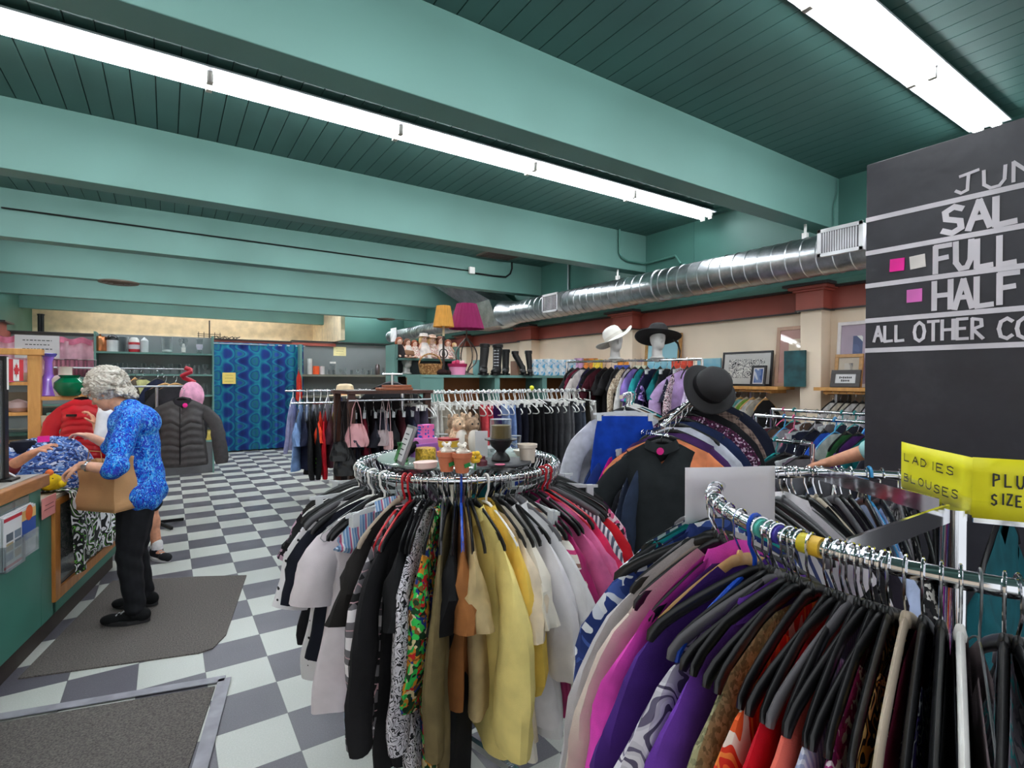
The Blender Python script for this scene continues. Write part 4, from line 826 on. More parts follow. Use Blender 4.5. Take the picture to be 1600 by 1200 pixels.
q = at(358, 591, y=12.67); note('yellow paper note pinned on the blue curtain', q.x, 12.675, q.z, .25, .24, NOTEY)
q = at(531, 549, y=YB - .01); note('pale yellow note on the grey wall right of the blue curtain', q.x, YB - .002, q.z, .30, .22, paint('note_pale', (236, 222, 164), .6))
# second shelf, right of the curtain
SX0 = at(472, 585, y=12.5).x
t = thing('wall_shelf', 'grey two level wall shelf of jars right of the blue curtain', 'shelf', (SX0, 12.48, 0))
MB().bb(-.05, 0, 0, .44, 0, 2.36).build('side_panel', SHELFT, t, False)
for z in (1.685, 1.20, .7): MB().bb(0, 2.5, 0, .44, z - .05, z).build('shelf', paint('shelf_taupe', (124, 124, 112), .5), t, False)
YS = 12.62
def sx_(px): return at(px, 585, y=YS).x
lath('tall_canister', [(.055, 0), (.055, .36), (.001, .365)], paint('canister_white', (222, 224, 222), .4), sx_(484), YS, 1.685, 'tall white canister on the shelf right of the blue curtain', 'canister')
lath('storage_tin', [(.07, 0), (.07, .19), (.001, .195)], paint('tin_orange', (238, 90, 40), .4), sx_(493), YS - .06, 1.685, 'orange tin beside the tall white canister', 'tin')
lath('storage_jar', [(.062, 0), (.062, .19), (.001, .195)], paint('tin_white', (226, 220, 222), .4), sx_(503), YS, 1.685, 'white jar right of the orange tin', 'jar')
lath('thermos', [(.05, 0), (.055, .04), (.055, .22), (.035, .26), (.001, .265)], metal('thermos_steel', (120, 110, 112), .3), sx_(590), YS, 1.685, 'dark steel thermos on the shelf below the pale yellow note', 'thermos')
lath('storage_jar', [(.07, 0), (.075, .02), (.075, .24), (.06, .26)], CLG, sx_(520), YS, 1.685, 'large clear jar with white lid on the curtain end shelf', 'jar', None, [('lid', [(.07, .255), (.072, .3), (.001, .302)], WHITEP)])
glass_row(mixk(14), lerpx(sx_(509), sx_(628), 14), YS, 1.685, 'on the upper shelf under the pale yellow note', 'glasses under the pale yellow note')
glass_row(mixk(16), lerpx(sx_(476), sx_(560), 16), YS - .05, 1.20, 'on the lower shelf behind the shirt rail', 'glasses on the lower shelf')
# red garment hanging from the side panel
o = link('jacket', far_mesh('jacket', 2), C('redorange', (206, 54, 40)), None, (at(467, 570, y=12.38).x, 12.40, 1.86), R_(82)); tag(o, 'red jacket hanging on the side panel between the blue curtain and jar shelf', 'jacket')
hang_hanger('black', o.location.copy(), R_(82), 'red jacket by the blue curtain', 'side panel')
# pink curtain with its paper sign
PINK = C('pink_curtain', (248, 196, 212), .05); PINKD = C('pink_valance', (228, 132, 162), .05)
PX0, PX1 = XL + .02, S1X0 - .04
t = thing('curtain', 'pink sheer curtain with a gathered deep pink heading', 'curtain', (PX0, 10.45, 0))
MB().grid(lambda u, v: ((PX1 - PX0) * u, .025 * math.sin(u * 55) + .012 * math.sin(u * 23), 2.15 - 1.1 * v), 120, 6).build('fabric', PINK, t)
MB().grid(lambda u, v: ((PX1 - PX0) * u, -.03 + .02 * math.sin(u * 60), 2.20 + .018 * math.sin(u * 37) - .09 * v), 120, 3).build('heading', PINKD, t)
MB().cyl((0, .04, 2.14), (PX1 - PX0, .04, 2.14), .012, 8).build('rod', WHITEP, t)
q = at(59, 542, y=10.38); note('white paper sign pinned on the pink curtain', q.x, 10.36, q.z, .50, .34, paint('paper_white', (232, 226, 230), .6, 0, .01), 4, 0, 'paper_sign', .012)
shelf_unit('low_shelf', 'dark shelf of clear bins under the pink curtain', PX0 + .2, PX1 - .02, 10.0, 10.35, 1.62, [1.60, 1.2, .8, .4])
for i in range(5):
    x = px_on(84 + i * 14, 0, 10.1); o = MB().box((0, 0, .13), (.15, .18, .26)).build('clear_bin', clear('bin_plastic', (236, 206, 216), .3, .95), None, False, loc=(x, 10.15, 1.60), bevel=.01); tag(o, f'clear plastic bin on the shelf before the pink curtain, {ORD[i]} from the wooden shelf', 'bin', 'clear bins before the pink curtain')
    MB().box((0, 0, .264), (.155, .185, .006)).build('lid', [BLACKP, WHITEP, BLACKP, WHITEP, WHITEP][i], o, False)
# ---------------------------------------------------------------- wooden ladder shelf with vases
PINE = wood('pine', (196, 138, 70), (222, 166, 96), (1, 1, .12), .5, 16)
WY = 6.4
def wx(px, y=WY): return at(px, 600, y=y).x
X0, X1, XM = wx(-60), wx(122), wx(53); z620, z665, z560, z700 = at(53, 620, y=WY).z, at(53, 667, y=WY).z, at(53, 553, y=WY).z, at(20, 693, y=WY).z
z595, z645 = at(20, 597, y=WY).z, at(20, 645, y=WY).z
t = thing('wooden_shelf', 'honey pine shelf of vases and dishes behind the counter', 'shelf', (XM, WY, 0))
MB().bb(-.045, .045, 0, .09, 0, z560).build('post', PINE, t, False, bevel=.004)
for x in (X0 - XM, X1 - XM): MB().bb(x - .03, x + .03, .30, .36, 0, z560 - .3).build('post', PINE, t, False)
MB().bb(X0 - XM, .06, -.02, .10, z560 - .01, z560 + .045).build('top_rail', PINE, t, False, bevel=.004)
for z in (z620, z665, .55): MB().bb(0, X1 - XM, .03, .36, z - .035, z).build('shelf_board', PINE, t, False)
for z in (z595, z645, z700): MB().bb(X0 - XM, -.045, .03, .36, z - .03, z).build('shelf_board', PINE, t, False)
VY = WY + .16
def wv(name, px, z, prof, mat, label, cat, s=1, parts=None): return lath(name, prof, mat, wx(px, VY), VY, z, label, cat, None, parts, 20, s * 1.14)
wv('vase', 76, z620, [(.085, 0), (.09, .01), (.05, .13), (.03, .2), (.026, .3), (.045, .36), (.043, .36)], paint('purple_glass', (150, 104, 214), .12), 'tall purple glass vase with pale neck on the pine shelf', 'vase', .95, [('rim_flutes', [(.047, .345), (.06, .37), (.052, .375)], paint('violet_glass', (84, 78, 170), .15))])
wv('vase', 88, z620, [(.04, 0), (.05, .09), (.048, .09)], paint('aqua_cup', (120, 190, 176), .3), 'small aqua cup between the purple vase and white bottle', 'cup', 1.05)
wv('vase', 102, z620, [(.095, 0), (.10, .02), (.098, .15), (.075, .18), (.05, .19), (.05, .25), (.058, .265)], paint('cream_ceramic', (226, 212, 200), .3), 'white square shouldered ceramic vase on the pine shelf', 'vase', .93)
o = lath('vase', [(.057, 0), (.08, .014), (.12, .08), (.115, .13), (.07, .175), (.086, .2)], paint('emerald_glass', (0, 104, 66), .08), wx(112, VY), VY - .12, z620, 'round emerald green glass vase with ruffled rim', 'vase', None, None, 24)
o = MB().box((0, 0, .09), (.26, .18, .18)).build('glass_dish', clear('dish_glass', (200, 216, 208), .4, .75), None, False, loc=(wx(82, VY), VY, z665), bevel=.03); tag(o, 'clear glass casserole dish on the lower pine shelf', 'dish')
for i, (px, c, lab) in enumerate([(73, (206, 196, 170), 'cream cup inside the clear casserole dish'), (84, (214, 204, 180), 'cream bowl stacked beside the casserole dish')]):
    lath('cup', [(.03, 0), (.045, .1), (.043, .1)], paint(f'cup{i}', c, .4), wx(px, VY), VY - .12, z665, lab, 'cup')
for i, (px, c, lab) in enumerate([(91, (150, 40, 54), 'small wine red book on the lower pine shelf'), (97, (206, 206, 200), 'pale boxed set on the lower pine shelf'), (95, (120, 160, 150), 'sea green box on the lower pine shelf')]):
    o = MB().box((0, 0, .02), (.17, .12, .04)).build('box', paint(f'pinebox{i}', c, .5), None, False, loc=(wx(94, VY), VY - .06 + i * .004, z665 + .041 * i), bevel=.003); tag(o, lab, 'box')
lath('bowl', [(.06, 0), (.10, .04), (.13, .085), (.125, .085)], paint('bowl_white', (214, 208, 204), .35), wx(30, VY), VY, z595, 'pale oval bowl on the pine shelf under the flag', 'bowl')
lath('bowl', [(.05, 0), (.08, .03), (.12, .07), (.115, .07)], paint('bowl_grey', (150, 146, 140), .35), wx(8, VY), VY, z595, 'grey bowl at the end of the pine shelf', 'bowl')
lath('ornament', [(.05, 0), (.09, .04), (.07, .09), (.03, .11), (.001, .12)], paint('rose_grey', (190, 168, 168), .5), wx(28, VY), VY, z645, 'dusty rose ornament on the middle pine shelf', 'ornament')
lath('ornament', [(.04, 0), (.07, .03), (.04, .08), (.05, .1)], paint('shell', (206, 190, 180), .5), wx(5, VY), VY, z645, 'shell coloured ornament on the middle pine shelf', 'ornament')
o = MB().box((0, 0, .06), (.22, .16, .12)).build('glass_box', clear('box_glass', (206, 214, 210), .35, .8), None, False, loc=(wx(30, VY), VY, z700), bevel=.01); tag(o, 'clear glass storage box low on the pine shelf', 'box')
o = MB().box((0, 0, .10), (.22, .06, .2)).build('framed_card', paint('card_taupe', (140, 134, 118), .6), None, False, loc=(wx(20, VY), VY + .12, z645 + .135), bevel=.004); o.location.z = at(20, 636, y=VY).z - .03; o.location.z = z645; o.scale = (1.1, 1, .9); tag(o, 'taupe picture panel with a brown disc on the pine shelf', 'picture'); MB().lathe([(.028, -.032), (.001, -.034)], 14).xf(Matrix.Rotation(R_(90), 4, 'X') @ Matrix.Translation((0, .1, 0))).build('disc', paint('disc_brown', (150, 84, 60), .5), o)
o = MB().lathe([(.10, 0), (.11, .12), (.07, .2), (.02, .22), (.001, .22)], 14).build('gift_bag', paint('bag_pink', (236, 90, 150), .6), None, loc=(wx(4, VY), VY - .1, z595 + .07)); o.location.z = z595; tag(o, 'bright pink bundle at the end of the pine shelf', 'bag')
# small maple leaf flag on the black post of the counter screen -------------------------------------------------
# ================================================================== counter
KA = Vector((-.70, 3.60, 0)); KT = (Vector((-.368, 5.38, 0)) - KA).normalized(); KN = Vector((KT.y, -KT.x, 0)); KR = math.atan2(KT.y, KT.x)
def kp(t_, off, z): return KA + KT * t_ + KN * off + Vector((0, 0, z))      # along, outwards, up
CTEAL = paint('counter_teal', (62, 122, 108), .45, 0, .05, 2); KICK = paint('counter_kick', (58, 48, 44), .6); OAK = wood('oak_edge', (150, 96, 54), (186, 128, 78), (.2, .2, 1), .4, 20)
t = thing('shop_counter', 'long teal service counter with wooden edge and a display window', 'counter', KA, KR)
# local x along the counter, y = -out
MB().bb(-1.9, .46, .0, .60, .14, .95).build('front_panel', CTEAL, t, False, bevel=.003)
MB().bb(-1.9, .53, -.02, .62, .95, 1.018).build('raised_top', OAK, t, False, bevel=.006)
MB().bb(-1.9, .50, .02, .60, 1.018, 1.024).build('counter_surface', paint('counter_grey', (176, 172, 166), .4), t, False)
MB().bb(.46, .66, .0, .60, .14, .84).build('low_panel', CTEAL, t, False)
MB().bb(.62, 1.95, .0, .60, .14, .22).build('lower_panel', CTEAL, t, False)
MB().bb(.46, 1.95, -.012, .62, .84, .868).build('low_top', paint('counter_cream', (206, 196, 180), .4), t, False, bevel=.004)
MB().bb(1.88, 1.95, .0, .60, .22, .84).build('end_panel', CTEAL, t, False)
MB().bb(-1.9, 1.93, .04, .56, 0, .14).build('kick_board', KICK, t, False)
WINF = wood('window_oak', (176, 108, 46), (206, 138, 68), (1, 1, .2), .4, 18)
w_ = MB().bb(.60, .68, -.02, .0, .22, .84).bb(.68, 1.88, -.02, .0, .22, .285).bb(.68, 1.88, -.02, .0, .80, .84).bb(1.82, 1.88, -.02, 0, .22, .84).build('window_frame', WINF, t, False, bevel=.002)
MB().bb(.68, 1.82, .004, .008, .285, .80).build('window_glass', GLASS, t, False)
MB().bb(.66, 1.86, .55, .56, .22, .84).bb(.66, 1.86, .02, .55, .22, .23).build('display_back', paint('display_navy', (44, 54, 96), .7), t, False)
# leaflet holders
def local(px, py, off=0):
    p = onplane(px, py, KA + KN * off, KN) - KA; return p.dot(KT), p.z
PAPW = paint('leaflet_paper', (226, 224, 226), .5, 0, .02)
for nm, lab, pxs, cols in [('leaflet_holder', 'clear leaflet holder with red and white leaflets on the counter front, nearer one', (7, 38, 806, 876), ((196, 40, 58), (226, 222, 226), (150, 130, 120))), ('leaflet_holder', 'clear leaflet holder with a blue and orange leaflet on the counter front', (35, 59, 792, 857), ((232, 160, 70), (52, 84, 160), (216, 216, 222)))]:
    l0, z1 = local(pxs[0], pxs[2], .04); l1, z0 = local(pxs[1], pxs[3], .04); w = l1 - l0
    t2 = thing(nm, lab, 'leaflet holder', kp(l0, 0, z0), KR, 'leaflet holders on the counter')
    CL = clear('holder_acrylic', (232, 238, 240), .2); h = z1 - z0
    MB().bb(0, w, -.004, 0, 0, h + .03).bb(0, w, -.045, -.042, 0, h * .45).bb(0, .003, -.045, 0, 0, h * .45).bb(w - .003, w, -.045, 0, 0, h * .45).bb(0, w, -.045, 0, 0, .003).build('acrylic_case', CL, t2, False)
    for i in range(3): MB().bb(.008, w - .008, -.016 - i * .009, -.010 - i * .009, .006, h - .01 - i * .004).build('leaflet', PAPW, t2, False)
    y_ = -.0345 - .0008
    if 'red' in lab:
        [MB().bb(.008, w - .008, y_, y_ + .0006, a_, b2_).build('red_band', paint('leaf_red', (196, 40, 58), .5), t2, False) for a_, b2_ in ((h * .86, h * .92), (.012, h * .09))]
        for i in range(3):
            for j in range(2): MB().bb(.03 + j * (w * .42), .03 + j * (w * .42) + w * .34, y_, y_ + .0006, h * (.16 + .17 * i), h * (.3 + .17 * i)).build('picture', paint(f'leafpic{(i+j)%3}', [(120, 132, 146), (170, 150, 110), (92, 100, 112)][(i + j) % 3], .5), t2, False)
    else:
        MB().bb(.008, w - .008, y_, y_ + .0006, h * .70, h - .03).build('yellow_band', paint('leaf_yellow', (236, 190, 120), .5), t2, False)
        MB().lathe([(w * .24, 0), (.001, .001)], 14).xf(Matrix.Translation((w * .5, y_ - .0006, h * .82)) @ Matrix.Rotation(R_(90), 4, 'X')).build('orange_badge', paint('leaf_orange', (226, 96, 44), .5), t2, False)
        MB().bb(.008, w - .008, y_, y_ + .0006, h * .30, h * .70).build('blue_band', paint('leaf_blue', (48, 82, 160), .5), t2, False)
l0, z1 = local(66, 786, .02); l1, z0 = local(88, 800, .02)
t2 = thing('price_card', 'pink paper card in a clear holder on the counter edge', 'card', kp(l0, .016, z0), KR); MB().bb(0, l1 - l0, -.004, 0, 0, .118).build('card', paint('card_pink', (240, 156, 152), .6, 0, .02), t2, False); MB().bb(.04, l1 - l0 - .04, -.0048, -.004, .07, .074).bb(.03, l1 - l0 - .03, -.0048, -.004, .045, .049).build('handwriting', paint('ink_red', (140, 60, 70), .6), t2, False)
# plexiglass screen with black post, card holder
p = kp(.30, -.10, 1.024); top = at(38, 557, y=p.y)
t2 = thing('counter_screen', 'clear plastic sneeze guard with a black post on the counter', 'screen', p, KR)
MB().bb(-.02, .02, -.012, .012, 0, top.z - 1.024).build('post', BLACKM, t2, False); MB().bb(-.05, .05, -.05, .05, 0, .012).build('base', BLACKM, t2, False)
MB().bb(-1.6, -.02, -.003, .003, .02, top.z - 1.05).build('pane', clear('plexi', (236, 240, 242), .12, .95), t2, False)
fl = thing('paper_flag', 'small red and white maple leaf flag fixed to the black counter post', 'flag', (top.x, p.y - .03, top.z - .02), KR)
MB().bb(-.16, 0, 0, .002, -.115, 0).build('white_field', WHITEP, fl, False); FR = paint('flag_red', (206, 36, 48), .6); MB().bb(-.16, -.115, -.001, .003, -.115, 0).bb(-.045, 0, -.001, .003, -.115, 0).build('red_bands', FR, fl, False)
lf = [(0, -.04), (.006, -.02), (.024, -.022), (.02, -.010), (.034, .004), (.024, .008), (.026, .018), (.012, .012), (.014, .03), (.006, .026), (0, .042)]; pts = [(-.08 + x, -.002, -.058 + z) for x, z in lf] + [(-.08 - x, -.002, -.058 + z) for x, z in lf[::-1][1:-1]]
MB().add(pts + [(-.08, -.002, -.058)], [(i, (i + 1) % len(pts), len(pts)) for i in range(len(pts))]).build('maple_leaf', FR, fl, False)
MB().cyl((-.165, .002, -.16), (-.165, .002, .01), .004, 6).build('stick', WHITEP, fl)
p = kp(.40, -.12, 1.024); t2 = thing('card_holder', 'small clear stand with white cards on the counter top', 'card holder', p, KR + R_(25)); MB().box((0, 0, .03), (.10, .004, .07), rot=Matrix.Rotation(R_(-50), 3, 'X')).build('cards', PAPW, t2, False); MB().bb(-.055, .055, -.03, .05, 0, .006).bb(-.055, .055, .03, .034, 0, .05).build('stand', GLASS, t2, False)
p = kp(.34, -.18, 1.024); t2 = MB().bb(-.003, .003, -.12, .12, 0, .24).bb(-.03, .03, -.12, .12, 0, .004).build('acrylic_stand', GLASS, None, False, loc=p, rz=KR + R_(75)); tag(t2, 'empty clear acrylic stand at the counter corner', 'stand')
# clothes heap, printed cloth, plush duck
bluep = floral('print_blue_landscape', [(70, 106, 176), (40, 62, 120), (206, 210, 226), (92, 132, 196), (30, 44, 92), (150, 170, 210), (60, 90, 160)], 46, .14, .8, (1, 1, 1.6))
p = kp(1.10, -.22, .868); rd = random.Random(4)
def heap(u, v):
    a = 2 * math.pi * u; r = math.sin(v * math.pi / 2); h = math.cos(v * math.pi / 2) ** .7
    n = 1 + .10 * math.sin(3 * a + 2 * v) + .06 * math.sin(7 * a + 5 * v)
    return ((.44 + .05 * math.sin(5 * v)) * r * n * math.cos(a), .30 * r * n * math.sin(a), .30 * h + .03 * math.sin(9 * a + 4 * v) * v * (1 - v) * 3 + .012 * math.sin(17 * a + 20 * v) * (1 - abs(2 * v - 1)))
o = MB().grid(lambda u, v: heap(u, v), 72, 20, True).build('shirt', bluep, None, loc=(p.x, p.y, .872), rz=KR); tag(o, 'crumpled blue landscape print shirt heaped on the counter', 'shirt')
MB().lathe([(.001, .05), (.06, .04), (.08, .0), (.075, -.03)], 16, (-.2, .02, .27)).build('collar', C('navy_collar', (22, 24, 40)), o)
m, nt, b = newmat('print_graphic'); co = coords(nt); k1 = noise(nt, co, 5, 1.2, .5, 2.0); v = nd(nt, 'ShaderNodeTexVoronoi'); v.inputs['Scale'].default_value = 15; nt.links.new(co, v.inputs['Vector'])
sx = nd(nt, 'ShaderNodeSeparateXYZ'); nt.links.new(co, sx.inputs[0])
zig = mth(nt, 'FRACT', mth(nt, 'ADD', mth(nt, 'MULTIPLY', k1, 7), mth(nt, 'MULTIPLY', mth(nt, 'PINGPONG', mth(nt, 'ADD', sx.outputs['X'], 5), .09), 8)))
base = ramp(nt, zig, [(0, (16, 16, 18)), (.42, (236, 234, 236)), (.78, (18, 18, 20)), (.93, (120, 206, 70))], 'CONSTANT')
dt = mth(nt, 'LESS_THAN', v.outputs['Distance'], .34); mx = nd(nt, 'ShaderNodeMix', data_type='RGBA'); nt.links.new(mth(nt, 'MULTIPLY', dt, mth(nt, 'GREATER_THAN', k1, .52)), mx.inputs[0]); nt.links.new(base, mx.inputs[6]); mx.inputs[7].default_value = lin((14, 14, 16)); nt.links.new(mx.outputs[2], b.inputs['Base Color']); b.inputs['Roughness'].default_value = .8
l0, l1 = .70, 1.86
def drape(u, v):
    x = l0 + (l1 - l0) * u; f = .018 * math.sin(u * 26) * min(1, v * 2.4) + .01 * math.sin(u * 11 + 1)
    if v < .22: s = v / .22; return (x, .25 - .29 * s, .875 + .02 * math.sin(u * 9) * (1 - s) + (.01 if s < 1 else 0))
    s = (v - .22) / .78; return (x + .02 * s * math.sin(u * 5), -.045 - .03 * s - abs(f) - f * .6, .88 - .55 * s + .03 * math.sin(u * 4 + .5) * s)
o = MB().grid(drape, 110, 34).build('dress', m, None, loc=KA, rz=KR); tag(o, 'black, white and lime graphic print dress draped over the counter front', 'dress'); o.modifiers.new('s', 'SOLIDIFY').thickness = .003
p = onplane(79, 772, KA + KN * -.05, KN); p.z = .868
t2 = thing('plush_duck', 'yellow plush duck with orange beak on the low counter', 'plush toy', p, KR)
YP = paint('plush_yellow', (246, 204, 24), .95, 0, .06, 30, .5, 200)
MB().sph((.03, 0, .055), .055, 14, .085, .055).sph((-.06, -.01, .085), .05, 14).build('body', YP, t2); MB().sph((.11, 0, .05), .02, 8, .05, .018).sph((.02, -.055, .05), .018, 8, .04, .025).build('wing', YP, t2)
MB().sph((-.075, -.02, .135), .02, 8, .03, .022).build('bow', paint('plush_orange', (240, 120, 60), .9), t2); MB().sph((-.105, -.012, .082), .016, 8, .028, .012).build('beak', paint('beak_orange', (240, 130, 40), .9), t2)
for s in (-1, 1): MB().sph((-.09, .03 * s - .01, .1), .006, 6).build('eye', BLACKP, t2)
# ------------------------------------------------------------------ mats
MAT1 = paint('mat_brown', (96, 90, 86), .95, 0, .25, 130, .4, 300)
m1 = [at(385, 901, z=0), at(322, 1014, z=0), at(10, 1057, z=0), (-.30, 5.05, 0), at(238, 912, z=0)]
def slab(pts, h, z0=0):
    n = len(pts); mb = MB(); mb.add([(p[0], p[1], z0) for p in pts] + [(p[0], p[1], z0 + h) for p in pts], [tuple(range(n, 2 * n))] + [(i, (i + 1) % n, n + (i + 1) % n, n + i) for i in range(n)]); return mb
tag(slab([(.53, 4.68), (.30, 3.66), (.22, 3.52), (.15, 3.50), (-.66, 3.72), (-.36, 5.12), (-.12, 5.0), (.2, 4.86)], .008).build('floor_mat', MAT1, None, False), 'dark brown carpet mat under the grey haired shopper', 'mat')
t = thing('floor_mat', 'dark entrance mat with grey taped edges at the bottom of the photo', 'mat', (0, 0, 0))
P_ = [Vector((.25, 3.12, 0)), Vector((-.75, 3.36, 0)), Vector((-.95, 2.3, 0)), Vector((.03, 2.1, 0))]
slab([(p.x, p.y) for p in [P_[0] + Vector((-.05, -.05, 0)), P_[1] + Vector((.04, -.06, 0)), P_[2], P_[3] + Vector((-.05, 0, 0))]], .010).build('carpet', MAT1, t, False)
TP = paint('duct_tape', (150, 148, 156), .5, 0, .08, 12)
for a, b_, w in [(P_[0], P_[1], .055), (P_[0], P_[3], .06)]: MB().bar(a + Vector((0, 0, .010)), b_ + Vector((0, 0, .010)), .005, w).build('tape', TP, t, False)
# ------------------------------------------------------------------ coat stands before the glass shelf
def stand(name, label, x, y, z, rz, w, two=True):
    t = thing(name, label, 'clothes rack', (x, y, 0), rz)
    MB().cyl((0, 0, .03), (0, 0, z), .014, 10).build('post', BRUSH, t)
    MB().cyl((-w, 0, z), (w, 0, z), .011, 10).build('cross_bar', BRUSH, t)
    for a in range(4): d = Vector((math.cos(a * 1.57 + .5), math.sin(a * 1.57 + .5), 0)); MB().bar(Vector((0, 0, .05)), d * .27 + Vector((0, 0, .02)), .03, .025).build('foot', BLACKM, t)
    return t
sx0, sy0 = -.09, 6.75
stand('clothes_stand', 'grey T shaped clothes stand holding the charcoal quilted jacket', sx0, sy0, 1.50, 0, .3)
quilt = paint('quilted_charcoal', (66, 62, 62), .6, 0, .1, 30)
D_ = _f.dot(Vector((sx0, sy0, 0)))
q = dp(285, 618, D_ - .15)
o = g_near('jacket', 'charcoal quilted zip jacket with pink tag hanging by the shelf', 'jacket', quilt, (q.x, q.y, 1.46), R_(-20), None, 77, collar=C('hoodlining', (40, 38, 42)), L=.78, W=.21, hem=.235, sleeve=.60, cuff=.062, T=.05, drop=.10, neck=.075, fold=.5, slope=.07, nu=40, nv=40, puff=1)
MB().bb(-.004, .004, -.076, -.066, -.76, -.17).build('zip', BLACKP, o, False); MB().lathe([(.024, 0), (.001, .003)], 12).xf(Matrix.Translation((.045, -.06, -.15)) @ Matrix.Rotation(R_(90), 4, 'X')).build('tag', paint('tag_pink', (236, 30, 140), .5), o)
hang_hanger('black', (q.x, q.y, 1.46), R_(-20), 'charcoal quilted jacket', 'clothes stand')
t = stand('clothes_rail', 'steel rail of jackets in front of the glassware shelf', -.42, 7.6, 1.70, R_(15), .62)
for px, kind, lab, mat, rz, hg in [(203, 'shirt', 'red and black checked shirt on the rail behind the grey haired shopper', plaid('plaid_red', (40, 16, 22), (130, 30, 50), (170, 50, 70), .05), 70, 'black'), (211, 'jacket', 'brown wool jacket left of the yellow cardigan', C('brownwool', (92, 80, 66)), 70, 'wood'), (222, 'jacket', 'pale yellow cardigan on the rail behind the shopper', C('paleyel2', (206, 202, 140)), 55, 'black'), (246, 'jacket', 'navy puffer coat on the rail before the glassware', C('navy2', (22, 30, 58)), 60, 'black'), (258, 'jacket', 'black wool coat on a wooden hanger behind the quilted jacket', C('black11', (28, 28, 30)), 35, 'wood'), (274, 'jacket', 'charcoal blazer on a wooden hanger behind the quilted jacket', C('char3', (44, 42, 46)), 30, 'wood')]:
    q = dp(px, 585 if px > 230 else 592, _f.dot(Vector((-.4, 7.6, 0))) + rnd.uniform(-.1, .1)); o = link(kind, far_mesh(kind, 1), mat, None, (q.x, q.y, 1.66 - (.06 if px > 250 else 0)), R_(rz)); tag(o, lab, kind, 'jackets before the glassware shelf'); hang_hanger(hg, o.location.copy(), R_(rz), ' '.join(lab.split(' on ')[0].split(' left ')[0].split()), 'jacket rail')
q = dp(300, 612, D_ + .1); o = tag(MB().sph((0, 0, 0), .09, 12, .12, .16).build('hat', C('pinkhat', (236, 168, 196)), None, loc=(q.x, q.y, q.z - .05), rz=.3), 'pale pink knitted hat hung behind the quilted jacket', 'hat')
q = dp(290, 592, D_ + .12); o = tag(MB().tube([(math.sin(i * 1.1) * .05 + i * .004, math.cos(i * 1.3) * .03, .12 - i * .022) for i in range(14)], .024, 8).build('scarf', paint('scarf_red', (176, 26, 48), .5), None, loc=q), 'red satin scarf knotted on the rail above the quilted jacket', 'scarf')
# ================================================================== people: bodies grown from tapered limbs, fused into one skin
def ccap(mb, p, q, r0, r1, n=12):
    """tapered limb with rounded ends"""
    p = Vector(p); q = Vector(q); d = q - p; L = max(1e-4, d.length); pr = []
    for i in range(5): a = math.pi / 2 * (1 - i / 4); pr.append((-r0 * math.sin(a), r0 * math.cos(a)))
    for i in range(1, 6): a = math.pi / 2 * i / 5; pr.append((L + r1 * math.sin(a), r1 * math.cos(a)))
    M = d.to_track_quat('Z', 'Y').to_matrix(); vs = []; fs = []
    for z, r in pr:
        for k in range(n): a = 2 * math.pi * k / n; vs.append(p + M @ Vector((r * math.cos(a), r * math.sin(a), z)))
    m_ = len(pr)
    for i in range(m_ - 1):
        for k in range(n): fs.append((i * n + k, i * n + (k + 1) % n, (i + 1) * n + (k + 1) % n, (i + 1) * n + k))
    fs.append(tuple(range(n))[::-1]); fs.append(tuple((m_ - 1) * n + k for k in range(n))); mb.add(vs, fs); return mb
def ell(mb, c, rad, M=None, n=14):
    s = MB().sph((0, 0, 0), 1, n); M = M or Matrix.Identity(3); c = Vector(c)
    mb.add([c + M @ Vector((v[0] * rad[0], v[1] * rad[1], v[2] * rad[2])) for v in s.v], s.f); return mb
def fuse(mb, name, mat, parent, voxel=.006, smooth=6, noise_=None):
    o = mb.build('tmp', None); r = o.modifiers.new('r', 'REMESH'); r.mode = 'VOXEL'; r.voxel_size = voxel
    if smooth: s = o.modifiers.new('s', 'SMOOTH'); s.iterations = smooth; s.factor = .5
    dg = bpy.context.evaluated_depsgraph_get(); me = bpy.data.meshes.new_from_object(o.evaluated_get(dg)); old = o.data
    bpy.data.objects.remove(o); bpy.data.meshes.remove(old)
    if noise_: noise_(me)
    me.polygons.foreach_set('use_smooth', [True] * len(me.polygons)); me.materials.clear(); me.materials.append(mat); me.name = name
    o = bpy.data.objects.new(name, me); COL.objects.link(o)
    if parent is not None: o.parent = parent
    return o
def hand(mb, wrist, fdir, palm, side, curl=.5, size=1.0, spread=.12):
    """palm, four bent fingers, thumb. fdir: wrist to knuckles; palm: palm normal; side: thumb side (+1 = fdir x palm)"""
    f = Vector(fdir).normalized(); n = Vector(palm); n = (n - f * n.dot(f)).normalized(); t = f.cross(n) * side; w = Vector(wrist); s = size
    M = Matrix((f, t, n)).transposed(); ell(mb, w + f * .048 * s, (.052 * s, .040 * s, .015 * s), M); ccap(mb, w - f * .01, w + f * .03 * s, .024 * s, .024 * s)
    for i, (off, L) in enumerate([(.028, .070), (.010, .078), (-.009, .072), (-.027, .058)]):
        b_ = w + (f * .088 + t * off) * s - f * (.006 * abs(i - 1)) * s; d = (f + t * spread * (1.2 - i * .8)).normalized(); c = curl * (1 + .12 * i); r = .0088 * s
        for k, fr in enumerate((.45, .31, .24)):
            a = c * (k + .6) * .9; e = b_ + (d * math.cos(a) + n * math.sin(a)) * L * fr * s; ccap(mb, b_, e, r, r * .9, 8); b_ = e; r *= .92
    b_ = w + (f * .025 + t * .032) * s; e = b_ + (f * .55 + t * .65 + n * .35).normalized() * .040 * s; ccap(mb, b_, e, .0125 * s, .0105 * s, 8); e2 = e + (f * .85 + t * .12 + n * (.35 + .3 * curl)).normalized() * .034 * s; ccap(mb, e, e2, .0105 * s, .0085 * s, 8)
    return mb
